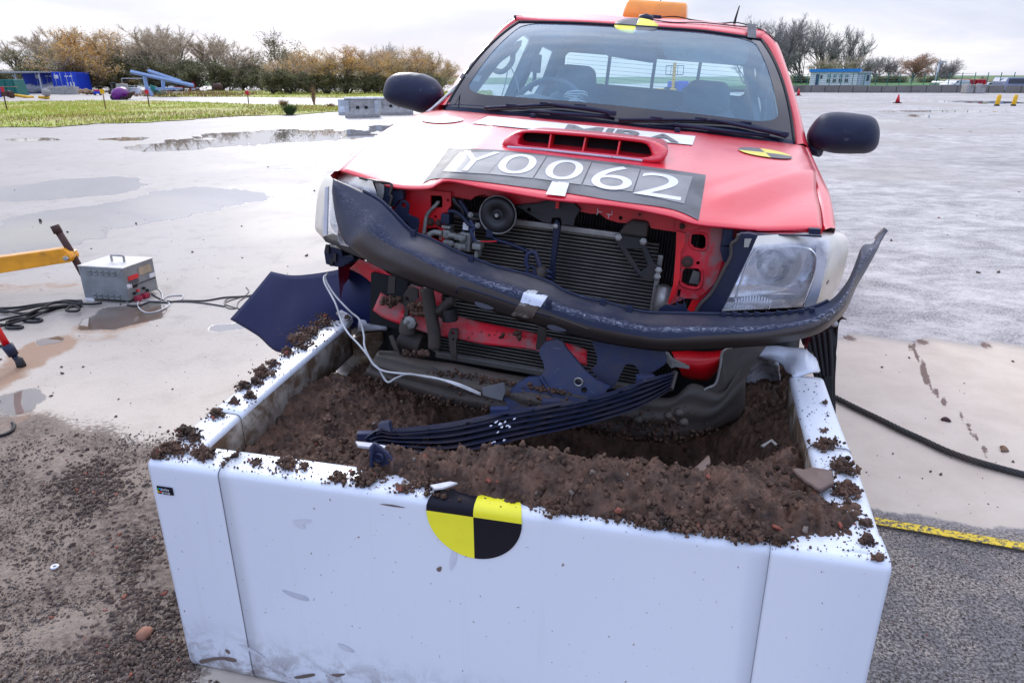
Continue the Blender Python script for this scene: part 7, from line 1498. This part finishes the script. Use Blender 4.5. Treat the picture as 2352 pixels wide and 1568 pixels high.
decal_quad('white_stripe', [ZD(2070, 262), ZD(2250, 300), ZD(2190, 400), ZD(1985, 370)], BB, simple('muddy_white_mark', (.40, .36, .31), .6, dirt=1., dirtc=(.09, .065, .05), ds=18, dlo=.38, dhi=.52), .0038, bump_o, 12, 12, 1.2)
for C in ([(1650, 245), (1700, 250), (1820, 295), (1800, 318), (1700, 300), (1655, 270)],): 
    P = [shoot(BB, *ZD(*q), .003) for q in C]; m = MB(); m.add(smooth(P, 24, True), [list(range(24))]); m.build('slot_highlight', simple('slot_grey', (.20, .21, .27), .5), bump_o)
P = [shoot(BB, *ZH(*q), .003) for q in ((320, 165), (360, 160), (440, 190), (440, 203), (370, 200), (325, 180))]; m = MB(); m.add(smooth(P, 24, True), [list(range(24))]); m.build('slot_highlight', bpy.data.materials['slot_grey'], bump_o)
for L in (((1470, 165), (1510, 112), (1700, 165), (2000, 265), (2230, 350), (2352, 390)),): P = [shoot(BB, *ZD(*q), .0015) for q in L]; m = MB(); m.tube(smooth(P, 40), .0022, n=5); m.build('moulded_line', M['plastic'], bump_o)
P = [shoot(BB, *ZH(*q), .0015) for q in ((110, 40), (240, 75), (360, 110), (600, 195))]; m = MB(); m.tube(smooth(P, 30), .002, n=5); m.build('scratch_line', M['grime'], bump_o)
P = [shoot(BB, *ZC(*q), .004) for q in ((1760, 905), (1850, 882), (1900, 830), (1975, 745))]; P = [p for p in P if p is not None]
# mounting tabs along its top edge
def tab(px, Z, y, hole_, name='mounting_tab'): sheet_px(name, px, Z, y, M['plastic'], .008, bump_o, holes=(hole_,), bevel=.002)
tab([(880, 560), (925, 510), (940, 485), (970, 472), (1010, 485), (1028, 520), (1018, 600), (1060, 625), (1110, 640), (1118, 680), (1105, 770), (1040, 745), (1010, 680), (940, 650)], ZA, .10, (973, 520, .008))
tab([(1975, 1140), (2060, 1165), (2110, 1150), (2130, 1100), (2160, 1085), (2200, 1095), (2220, 1140), (2235, 1200), (2300, 1240), (2352, 1255), (2340, 1300), (2200, 1270), (2000, 1200)], ZA, -.03, (2170, 1130, .008))
tab([(1465, 1560), (1500, 1490), (1560, 1455), (1650, 1468), (1660, 1420), (1690, 1388), (1730, 1400), (1745, 1450), (1755, 1500), (1800, 1535), (1780, 1560)], ZB, .02, (1702, 1428, .009))
for q, Z in (((1065, 790), ZA), ((1605, 1030), ZA), ((2340, 1440), ZA), ((965, 1440), ZB), ((1215, 1505), ZB)):
    p = shoot(BB, *Z(q[0], q[1]+14), .006)
    if p is not None: m = MB(); m.box(p, (.016, .012, .024), bev=.003); m.build('clip', M['plastic'], bump_o)
for k in range(9):
    p = shoot(BB, *ZH(1500+k*75, 108-(k > 4)*(k-4)*7), .006)
    if p is not None: m = MB(); m.box(p, (.014, .012, .012), bev=.002); m.build('clip', M['plastic'], bump_o)
pxtube('tip_flange', ((1895, 840), (1930, 790), (1985, 742)), ZC, .40, .008, M['alud'], 12, bump_o)
# ---- arch liners, wheel and rear body
def panel3(name, rows, Z, mat, th=.006, nn=18):
    G_ = np.array([[TP(*(Z(a, c_) if Z else (a, c_)), y=y) for a, c_, y in r] for r in rows]); G_ = np.stack([smooth(r, nn) for r in G_]); G_ = np.stack([smooth(G_[:, j], nn*2) for j in range(nn)], 1); m = MB(); m.grid(G_, 0, True); return b_(m, name, mat, solid=th)
panel3('arch_flare', [[(622, 623, .60), (575, 680, .60), (528, 733, .62)], [(668, 632, .52), (640, 705, .52), (590, 770, .54)], [(725, 628, .46), (700, 710, .44), (645, 810, .46)], [(790, 616, .42), (780, 690, .38), (745, 790, .40)], [(815, 606, .42), (850, 680, .36), (800, 760, .38)], [(862, 640, .40), (885, 690, .36), (880, 730, .36)]], None, M['liner'], .006)
panel3('arch_liner', [[(1945, 735, .34), (1925, 720, .42), (1905, 735, .45)], [(1918, 740, .40), (1922, 800, .42), (1905, 800, .45)], [(1915, 850, .44), (1912, 900, .44), (1880, 870, .45)], [(1918, 860, .44), (1915, 990, .46), (1890, 905, .46)]], None, M['rubber'], .004)
sheet_px('arch_liner', [(330, 150), (320, 400), (275, 690), (300, 700), (290, 900), (300, 980), (200, 700), (100, 430), (20, 390), (0, 330), (200, 200)], ZN, .42, M['rubber'], .02, dy=lambda x, z: .012*np.sin(x*60)+.008*np.sin(z*30))
for k in range(5): pxtube('liner_fold', ((60+50*k, 340-20*k), (80+48*k, 420), (110+42*k, 560), (150+32*k, 700)), ZN, .405, .008, M['rubber'], 18)
sheet_px('mud_flap', [(215, 690), (240, 682), (290, 684), (298, 730), (290, 820), (300, 900), (305, 980), (280, 900), (215, 740)], ZN, .39, M['rubber'], .02, bevel=.003)
m = MB(); m.lathe([(.010, 0), (.010, -.008), (0, -.010)], TP(*ZN(310, 208), y=.38), (0, 1, 0), n=12); b_(m, 'push_rivet', M['whitewire'])
for s in (-1, 1):
    for yw in (.86, 3.85):
        cz = .375 if yw < 1 else .52; w_ = MB(); w_.lathe([(.19, -.10), (.36, -.115), (.385, -.07), (.385, .07), (.36, .115), (.19, .10)], (s*.72, yw, cz), (1, 0, 0), n=36); wo_ = b_(w_, 'wheel', M['rubber'])
        w_ = MB(); w_.lathe([(.0, s*.05), (.06, s*.07), (.17, s*.05), (.20, s*.09)], (s*.72, yw, cz), (1, 0, 0), n=24); w_.build('rim', M['alu'], wo_)
# door skins below, load bed
for s in (-1, 1):
    m = MB(); m.grid(np.array([[(s*.855, y, 1.17), (s*.875, y, 1.0), (s*.88, y, .7), (s*.86, y, .55)] for y in (3.45, 4.9)]), 0, True); m.grid(np.array([[(s*.80, y, 1.17), (s*.80, y, .70)] for y in (3.45, 4.9)]), 0, True); m.grid(np.array([[(s*.855, y, 1.17), (s*.80, y, 1.17)] for y in (3.45, 4.9)]), 0, True); b_(m, 'bed_side', M['red'])
m = MB(); m.box((0, 4.2, .68), (1.6, 1.5, .03)); b_(m, 'bed_floor', M['steel']); m = MB(); m.box((0, 4.93, .92), (1.62, .05, .5), bev=.01); b_(m, 'tailgate', M['red'])
m = MB(); m.box((0, 2.6, .52), (.9, 4.4, .10)); b_(m, 'chassis', M['steel'])
# ---- amber beacon bar on the roof (its own thing)
p = TP(1505, 44, y=2.62); lb_ = empty('amber_beacon', TR@p+TT, 'amber beacon light bar standing on the truck roof', 'beacon', rot=(TPITCH, TROLL+R(.5), TYAW-R(4)))
wbar = (TP(1578, 44, y=2.62)-TP(1433, 30, y=2.62))[0]; hb = .092
m = MB(); pr = np.array([(-.5, 0), (.5, 0), (.495, .25), (.465, .96), (.445, 1.), (-.42, 1.), (-.44, .96), (-.495, .25)])*np.array([wbar, hb]); pr = resample(pr, 60, True); rows = [np.c_[pr[:, 0], np.full(60, y_), pr[:, 1]*k_+0] for y_, k_ in ((-.06, .0), (-.085, .15), (-.08, .6), (-.05, 1.), (.05, 1.), (.08, .6), (.085, .15))]
O = rrect(wbar, .17, .03, 8); rows = []
for z_, k_, ky in ((-.01, .97, .98), (.0, 1., 1.), (.03, .985, .97), (.07, .95, .78), (.086, .93, .62), (.092, .90, .5), (.093, .0, .0)): rows.append(np.c_[O[:, 0]*k_, O[:, 1]*ky, np.full(len(O), z_)])
m.grid(np.stack(rows, 1), 0, True, closed_u=True); m.build('lens_cover', M['amber'], lb_)
for s in (-.25, 0, .27): m = MB(); m.box((s*wbar, 0, .04), (.09, .10, .05), bev=.01); m.build('lamp_unit', simple('amber_dark', (.55, .13, .005), .3), lb_)
m = MB(); m.box((0, 0, -.016), (wbar*.9, .12, .02), bev=.004); m.build('base', M['plastic'], lb_)
# white cables hanging from the left lamp to the undertray
for L in (((245, 0), (225, 20), (235, 80), (300, 200), (340, 280), (390, 430), (450, 540), (560, 660), (640, 760), (700, 850), (800, 905), (1000, 930), (1180, 950), (1370, 995), (1700, 1125)), ((255, -10), (240, 40), (330, 190), (470, 340), (560, 420), (600, 560), (610, 680), (680, 820), (740, 880), (820, 1005), (900, 970), (1010, 930), (1150, 950), (1450, 1010), (1700, 1115))):
    n = len(L); pxtube('sensor_cable', [(a, c_, np.interp(i/(n-1), [0, .3, .55, 1], [.19, .02, -.10, -.16])) for i, (a, c_) in enumerate(L)], ZD, .1, .0034, M['whitewire'], 90)
sheet_px('cable_tape', [(1715, 1060), (1920, 1010), (1930, 1100), (1900, 1180), (1720, 1130)], ZD, -.155, M['tape'], .004)
# ------------------------------------------------------------------ broken grille strip lying across the box
def T2W(P): return (TR@np.asarray(P).T).T+TT
gU = bykey([ZD(590, 1545), ZD(740, 1440), ZD(860, 1450), ZD(1400, 1390), ZD(2000, 1270), ZH(350, 700), ZH(700, 630), ZH(1000, 530), ZH(1190, 480)], 80)
gL = bykey([ZD(600, 1610), ZD(760, 1620), ZD(1000, 1640), (1031, 1040), (1148, 1017), ZH(240, 905), ZH(520, 845), ZH(900, 735), ZH(1165, 590)], 80)
Yg = np.linspace(-.44, -.11, 80)
gr_ = empty('broken_grille', T2W([TP(*gL[40], y=Yg[40])])[0], 'long broken dark blue plastic grille strip with slats lying across the soil box', 'grille'); go = np.array(gr_.location)
def gpt(s, t, dy=0, dz=0):
    i = s*79; a = int(min(i, 78)); f = i-a; u = gU[a]*(1-f)+gU[a+1]*f; l = gL[a]*(1-f)+gL[a+1]*f; q = u*(1-t)+l*t; p = TP(*q, y=Yg[a]*(1-f)+Yg[a+1]*f+dy-.05*t); p[2] += dz; return T2W([p])[0]-go
M['grillep'] = black_plastic('grille_plastic', (.014, .019, .045), .8, .38, .45)
for k in range(6):
    t = (.03, .20, .40, .60, .80, .97)[k]; s0 = (.02, .10, .06, .06, .09, .12)[k]; m = MB(); rows = []
    for s in np.linspace(s0, .985, 70): rows.append([gpt(s, t-.055, .0), gpt(s, t+.055, -.012), gpt(s, t+.06, -.004), gpt(s, t-.045, .020)])
    m.grid(np.array([r+[r[0]] for r in rows]), 0, False); m.build('slat', M['grillep'], gr_)
m = MB(); m.grid(np.array([[gpt(s, t, .035) for t in np.linspace(.0, 1., 6)] for s in np.linspace(.03, .98, 60)]), 0, True); m.build('back_panel', M['plastic'], gr_, solid=.003)
for s in np.linspace(.10, .95, 12): m = MB(); m.grid(np.array([[gpt(s, .02, .0), gpt(s, .98, -.005)], [gpt(s, .02, .035), gpt(s, .98, .03)], [gpt(s+.004, .02, .035), gpt(s+.004, .98, .03)], [gpt(s+.004, .02, .0), gpt(s+.004, .98, -.005)]]), 0, False); m.build('rib', M['plastic'], gr_)
for s in (.04, .47, .62, .86): m = MB(); m.box(gpt(s, -.06, .015), (.05, .02, .022), bev=.004, rot=rotm(TYAW+R(15), 0, 0)); m.build('clip', M['navy'], gr_)
rs = np.random.RandomState(4)
for k in range(14):
    s0, t0 = .475+rs.randn()*.016, .25+.7*rs.rand(); m = MB(); c = np.array([s0, t0]); Pq = [gpt(s0+(.001+.005*rs.rand())*math.cos(a), t0+(.01+.04*rs.rand())*math.sin(a), -.016) for a in np.linspace(0, 6.28, 9)[:-1]]; m.add(Pq, [list(range(8))]); m.build('scuff', bpy.data.materials['scuffed_white'], gr_)
m = MB(); m.tube([gpt(.985, t, .01) for t in np.linspace(0, 1, 9)], .008, n=6); m.build('torn_end', M['grime'], gr_)
m = MB(); q = [T2W([TP(*ZD(a, c), y=y)])[0]-go for a, c, y in ((735, 1400, -.36), (830, 1390, -.36), (850, 1470, -.38), (740, 1480, -.38))]; m.plate([np.array(q)], .02, nrm=(.2, 1, 0)); m.build('end_clip', M['plastic'], gr_)
# bracket fragment standing in the soil by the rim
def wplate(name, px, Z, z, mat, th, label, cat, group=None, bev=0, fn=None):
    P = []
    for a, c in px: u, v = Z(a, c); P.append(WP(u, v, z) if fn is None else fn(u, v))
    P = np.array(P); o0 = P.mean(0); m = MB(); m.plate([P-o0], th); o = m.build(name, mat, None, bevel=bev); o.location = o0; return tag(o, label, cat, group)
b0 = BPx(*ZI(1450, 250), BH); Wp = B2W(b0[0], b0[1], BH)
def vert(u, v):
    d = ray(u, v); t = ((Wp-CAM)@BY)/(d@BY); return CAM+d*t
e_ = empty('bracket_fragment', Wp, 'small triangular dark blue bracket fragment standing upright on the front rim', 'bracket')
P = np.array([vert(*ZI(a, c)) for a, c in ((1372, 98), (1392, 108), (1455, 155), (1490, 205), (1540, 250), (1385, 252), (1378, 180))])-Wp; m = MB(); m.plate([P], .008, nrm=BY); m.build('plate', M['navy'], e_, bevel=.002)
c = vert(*ZI(1410, 172))-Wp-BY*.004; m = MB(); m.lathe([(.013, .002), (.013, -.006), (.009, -.007), (.006, -.003)], c, BY, n=20); m.build('boss', M['plastic'], e_)
m = MB(); m.plate([np.array([vert(*ZI(a, c_)) for a, c_ in ((1372, 98), (1380, 108), (1390, 252), (1378, 250))])-Wp-BY*.02], .02, nrm=BY); m.build('flange', M['navy'], e_)
wplate('panel_shard', [(1275, 88), (1370, 98), (1640, 152), (1625, 165), (1500, 150), (1372, 122), (1290, 112)], ZI, .625, M['soilpanel'], .006, 'long thin white shard of panel lying under the left end of the grille', 'shard', 'white shards in the soil')
wplate('panel_shard', [(1690, 330), (1800, 310), (1840, 318), (1760, 345), (1715, 350)], ZI, .655, M['soilpanel'], .004, 'small white shard poking out left of the round target', 'shard', 'white shards in the soil')
wplate('clear_strip', [(1045, 100), (1100, 68), (1128, 92), (1118, 98), (1098, 78), (1062, 106)], ZJ, .60, M['alu'], .003, 'short bright clear strip stuck in the soil on the right', 'strip')

# ------------------------------------------------------------------ power supply box, cables, tripod, boom on the left
pA, pB, pC = WP(*ZK(672, 690)), WP(*ZK(1018, 714)), WP(*ZK(1195, 645)); hB = .36
ax_ = (pB-pA); wB = np.linalg.norm(ax_); ax_ /= wB; ay_ = np.array([-ax_[1], ax_[0], 0]); dB = abs((pC-pB)@ay_)+.02; dB = max(dB, .30)
d_ = ray(*ZK(620, 420)); hB = CAMH+d_[2]*(pA[1]/d_[1])
ps = empty('power_supply', pA, 'grey steel power supply case with louvres and a carrying handle on the wet concrete', 'power supply', rot=(0, 0, math.atan2(ax_[1], ax_[0])))
GB = mcol('case_grey', (.24, .26, .25), .4, dirt=.4, dirtc=(.14, .13, .11)); CT = mcol('case_cream', (.60, .58, .52), .4)
m = MB(); m.box((wB/2, dB/2, hB/2+.01), (wB, dB, hB-.02), bev=.006); m.build('case', GB, ps)
m = MB(); m.box((wB/2, dB/2, hB+.002), (wB+.006, dB+.006, .008), bev=.003); m.build('lid', CT, ps)
m = MB(); m.tube(smooth([(wB*.42, dB*.5, hB), (wB*.42, dB*.5, hB+.045), (wB*.45, dB*.5, hB+.05), (wB*.67, dB*.5, hB+.05), (wB*.70, dB*.5, hB+.045), (wB*.70, dB*.5, hB)], 40), .008, n=8); m.build('carry_handle', M['alu'], ps)
for r_ in (0, 1):
    for i in range(5):
        for k in (0, 1): m = MB(); m.box((wB*(.24+.135*i), -.006, hB*(.86-.68*r_)+k*.022-.012), (wB*.10, .012, .009), bev=.003); m.build('louvre', GB, ps)
for a, c in ((.04, .95), (.95, .95), (.06, .04), (.95, .04)): m = MB(); m.lathe([(.007, 0), (.007, -.004)], (wB*a, 0, hB*c), (0, 1, 0), n=10); m.build('screw', M['alu'], ps)
m = MB(); m.box((wB*.12, -.004, hB*.05), (.07, .004, .022)); m.build('asset_label', M['letter'], ps)
xx = wB+.002
for y0, y1, z0, z1, mt, nm in ((.10, .42, .62, .74, 'redclean', 'meter_panel'), (.10, .40, .50, .60, 'greyv', 'meter_panel'), (.46, .88, .66, .88, 'yl', 'rating_plate'), (.02, .98, .44, .452, 'dark', 'panel_seam'), (.78, .96, .48, .60, 'letter', 'asset_label'), (.02, .16, .42, .54, 'letter', 'asset_label'), (.2, .34, .38, .46, 'dark', 'switch_block')):
    m = MB(); m.box((xx, dB*(y0+y1)/2, hB*(z0+z1)/2), (.006, dB*(y1-y0), hB*(z1-z0))); m.build(nm, M[mt] if mt != 'yl' else mcol('tan_plate', (.42, .34, .22)), ps)
for y0, z0, mt in ((.3, .28, 'redclean'), (.5, .28, 'dark'), (.18, .24, 'dark'), (.60, .18, 'dark')): m = MB(); m.lathe([(.010, 0), (.010, .014)], (xx, dB*y0, hB*z0), (1, 0, 0), n=12); m.build('knob', M[mt], ps)
for y0 in (.22, .45): m = MB(); m.box((xx+.02, dB*y0, hB*.08), (.04, .05, .035), bev=.008); m.build('plug', simple('red_plug', (.35, .02, .05), .4), ps)
def gtube(name, pts, Z, r, mat, label, cat, n=80, z=.0, group=None, wob=0):
    P = [WP(*(Z(*q[:2]) if Z else q[:2]), (q[2] if len(q) > 2 else z)+r) for q in pts]; P = smooth(P, n); o0 = P[0].copy(); o0[2] = 0; m = MB(); m.tube(P-o0, r, n=7); o = m.build(name, mat); o.location = o0; return tag(o, label, cat, group)
GC = 'cables lying on the wet concrete'
gtube('grey_cable', [(1190, 600), (1240, 600), (1270, 640), (1255, 690), (1100, 690), (1085, 740), (1150, 785), (1250, 770), (1330, 720), (1280, 680), (1330, 655), (1430, 650), (1400, 690), (1280, 690)], ZK, .0045, M['whitewire'], 'pale grey cable looping beside the power supply', 'cable', 120, .0, GC)
gtube('grey_cable', [(1000, 725), (1080, 732), (1180, 700), (1300, 705), (1420, 690), (1600, 690), (1760, 665), (1930, 655), (2100, 640)], ZK, .006, M['steel'], 'long thin dark cable running from the power supply behind the dark flare', 'cable', 80, .0, GC)
gtube('grey_cable', [(1190, 640), (1300, 690), (1500, 700), (1640, 715), (1760, 735)], ZK, .005, M['steel'], 'thin cable on the concrete just below the long dark one', 'cable', 60, .0, GC)
gtube('grey_cable', [(1930, 585), (1950, 620), (1900, 660), (1800, 670), (1760, 700), (1780, 745), (1850, 750), (1870, 700), (1930, 660), (1985, 640), (1800, 690), (1770, 720), (1880, 755)], ZK, .0035, M['steel'], 'small coil of grey cable left of the dark flare', 'cable', 120, .0, GC)
for i, (L, lb) in enumerate(((((-60, 752), (120, 745), (300, 720), (480, 700), (640, 690)), 'uppermost black cable entering from the left edge'), (((-60, 770), (60, 780), (180, 760), (300, 735), (450, 700), (600, 712), (720, 718), (800, 708)), 'black cable that passes under the power supply'),
    (((-60, 860), (60, 830), (200, 800), (300, 760), (420, 740), (560, 730), (620, 750), (600, 772), (520, 768), (560, 735), (630, 720)), 'black cable with a small loop left of the power supply'), (((-60, 880), (40, 880), (60, 905), (160, 905), (170, 890), (80, 880), (60, 855), (180, 830), (320, 835), (300, 855), (190, 850), (240, 800), (360, 775), (480, 740), (640, 735)), 'lowest black cable with two overlapping coils'), (((0, 760), (160, 790), (260, 780), (400, 715), (520, 690), (640, 700), (560, 720), (420, 745), (250, 820), (-40, 900)), 'black cable doubled back over the others'))):
    gtube('black_cable', L, ZK, .0085, M['blk'], lb, 'cable', 120, 0.0+.012*(i % 3), 'black cables left of the power supply')
# yellow boom with steel lever bar
yb = ZK(556, 380); base = gp(*ZK(640, 640)); Db = base[1]*.985
def vp(a, c, Z=ZK, D=None): return WY(*Z(a, c), D or Db)
bo = vp(-100, 400); bo[2] = 0
yb_e = empty('yellow_boom', bo, 'yellow steel boom arm reaching in from the left edge', 'boom')
m = MB(); m.plate([np.array([vp(a, c) for a, c in ((-400, 395), (0, 350), (490, 282), (530, 310), (545, 312), (568, 352), (560, 385), (530, 392), (0, 478), (-400, 545))])-bo], .09, nrm=(0, 1, 0)); m.build('arm', M['yellow'], yb_e, bevel=.006)
m = MB(); m.plate([np.array([vp(a, c) for a, c in ((470, 362), (545, 312), (568, 352), (560, 385), (480, 398))])-bo-np.array([0, .02, 0])], .02, nrm=(0, 1, 0)); m.build('end_lug', M['yellow'], yb_e, bevel=.004)
m = MB(); m.lathe([(.018, 0), (.018, -.02), (.010, -.022)], vp(538, 352)-bo-np.array([0, .02, 0]), (0, 1, 0), n=6, sm=False); m.build('bolt', M['alu'], yb_e)
lo_ = vp(632, 515)
lv = empty('lever_bar', np.array([lo_[0], lo_[1], 0]), 'rusty dark lever bar pushed through the end of the yellow boom', 'bar'); lo_ = np.array(lv.location)
m = MB(); m.tube([vp(405, 130)-lo_+np.array([0, .05, 0]), vp(520, 315)-lo_+np.array([0, .05, 0]), vp(628, 512)-lo_+np.array([0, .05, 0]), vp(660, 600)-lo_+np.array([0, .05, 0])], .024, n=8); m.build('shaft', M['rust'], lv)
m = MB(); m.tube([vp(392, 112)-lo_+np.array([0, .05, 0]), vp(425, 172)-lo_+np.array([0, .05, 0])], .031, n=10); m.build('grip', M['rust'], lv)
# red tripod leg
ft = gp(*ZK(170, 1205)); Dt = ft[1]
tp = empty('tripod_leg', ft, 'red and black tripod leg standing in a wet patch at the left edge', 'tripod')
m = MB(); m.tube([vp(-120, 760, D=Dt)-ft, vp(52, 1038, D=Dt)-ft], .019, n=10); m.build('red_tube', simple('red_tube', sr(225, 20, 30), .3), tp)
m = MB(); m.tube([vp(52, 1035, D=Dt)-ft, vp(110, 1120, D=Dt)-ft], [.030, .026], n=10); m.build('clamp_sleeve', M['plastic'], tp)
m = MB(); m.tube([vp(105, 1115, D=Dt)-ft, vp(160, 1185, D=Dt)-ft], .016, n=10); m.build('lower_tube', M['plastic'], tp)
m = MB(); m.lathe([(.022, .0), (.024, .01), (.020, .05), (.012, .055)], vp(172, 1208, D=Dt)-ft, (-.15, 0, 1), n=14); m.build('rubber_foot', M['rubber'], tp)
gtube('black_cable', [(-60, 1045), (0, 1045), (36, 1045)], ZK, .008, M['blk'], 'short black cable end below the red tripod leg', 'cable', 20, 0, 'black cables left of the power supply')
gtube('black_hose', [(-40, 205), (30, 190), (70, 165), (78, 140), (68, 126)], zz(0, 1600, .4141), .008, M['blk'], 'short curved black hose end on the gravel at the left edge', 'hose', 30)
# twisted wire rope on the slab
L = [ZN(*q) for q in ((250, 830), (310, 868), (480, 955), (700, 1060), (900, 1160), (1100, 1250), (1300, 1345), (1500, 1420), (1700, 1480), (2007, 1562), (2200, 1610))]
P = smooth([WP(*q, .016) for q in L], 420); o0 = P[0].copy(); o0[2] = 0; P = P-o0; T = np.gradient(P, axis=0); T /= np.linalg.norm(T, axis=1)[:, None]; n1 = np.cross(T, [0, 0, 1.]); n1 /= np.linalg.norm(n1, axis=1)[:, None]; n2 = np.cross(T, n1)
sl_ = np.r_[0, np.cumsum(np.linalg.norm(np.diff(P, axis=0), axis=1))]; rp = empty('wire_rope', o0, 'twisted steel wire rope lying across the cream slab on the right', 'rope')
for k in range(6):
    a = sl_*52+k*math.pi/3; m = MB(); m.tube(P+.0085*(np.cos(a)[:, None]*n1+np.sin(a)[:, None]*n2), .0056, n=5); m.build('strand', simple('rope_steel', (.05, .05, .048), .45, .5, dirt=.5) if k == 0 else bpy.data.materials['rope_steel'], rp)
# stick, leaf and chips on the slab, washer on the gravel
def bit(name, pts, Z, mat, th, label, cat): 
    P = smooth([WP(*Z(*q), .004) for q in pts], 24, True); o0 = P.mean(0); G_ = np.array([[(p-o0)*t+np.array([0, 0, th*(1-t*t)]) for t in np.linspace(0.02, 1, 5)] for p in P]); m = MB(); m.grid(G_, 0, True, closed_u=True); o = m.build(name, mat, solid=.002); o.location = o0; return tag(o, label, cat)
bit('bark_stick', [(1262, 1062), (1285, 1048), (1330, 1062), (1356, 1080), (1345, 1090), (1300, 1080), (1270, 1075)], ZN, M['rust'], .012, 'short dark stick lying on the cream slab beyond the wire rope', 'stick')
bit('dead_leaf', [(1790, 1305), (1830, 1310), (1875, 1348), (1860, 1356), (1805, 1355), (1800, 1330)], ZN, mcol('brown_leaf', (.22, .12, .06), .6), .014, 'curled brown leaf at the right edge of the slab', 'leaf')
p = gp(*zz(0, 1600, .4141)(305, 928)); m = MB(); m.tube(circ((0, 0, .004), (1, 0, 0), (0, 1, 0), .009, 24), .004, n=6, closed=True); o = m.build('white_ring', M['letter']); o.location = p; tag(o, 'small white plastic ring lying on the gravel at left', 'ring')
bit('brick_shard', [(745, 1310), (800, 1255), (850, 1262), (835, 1300), (790, 1335)], zz(0, 1600, .4141), mcol('orange_brick', (.33, .15, .09), .8, var=.2), .015, 'flat orange brick shard on the gravel near the box corner', 'brick shard')
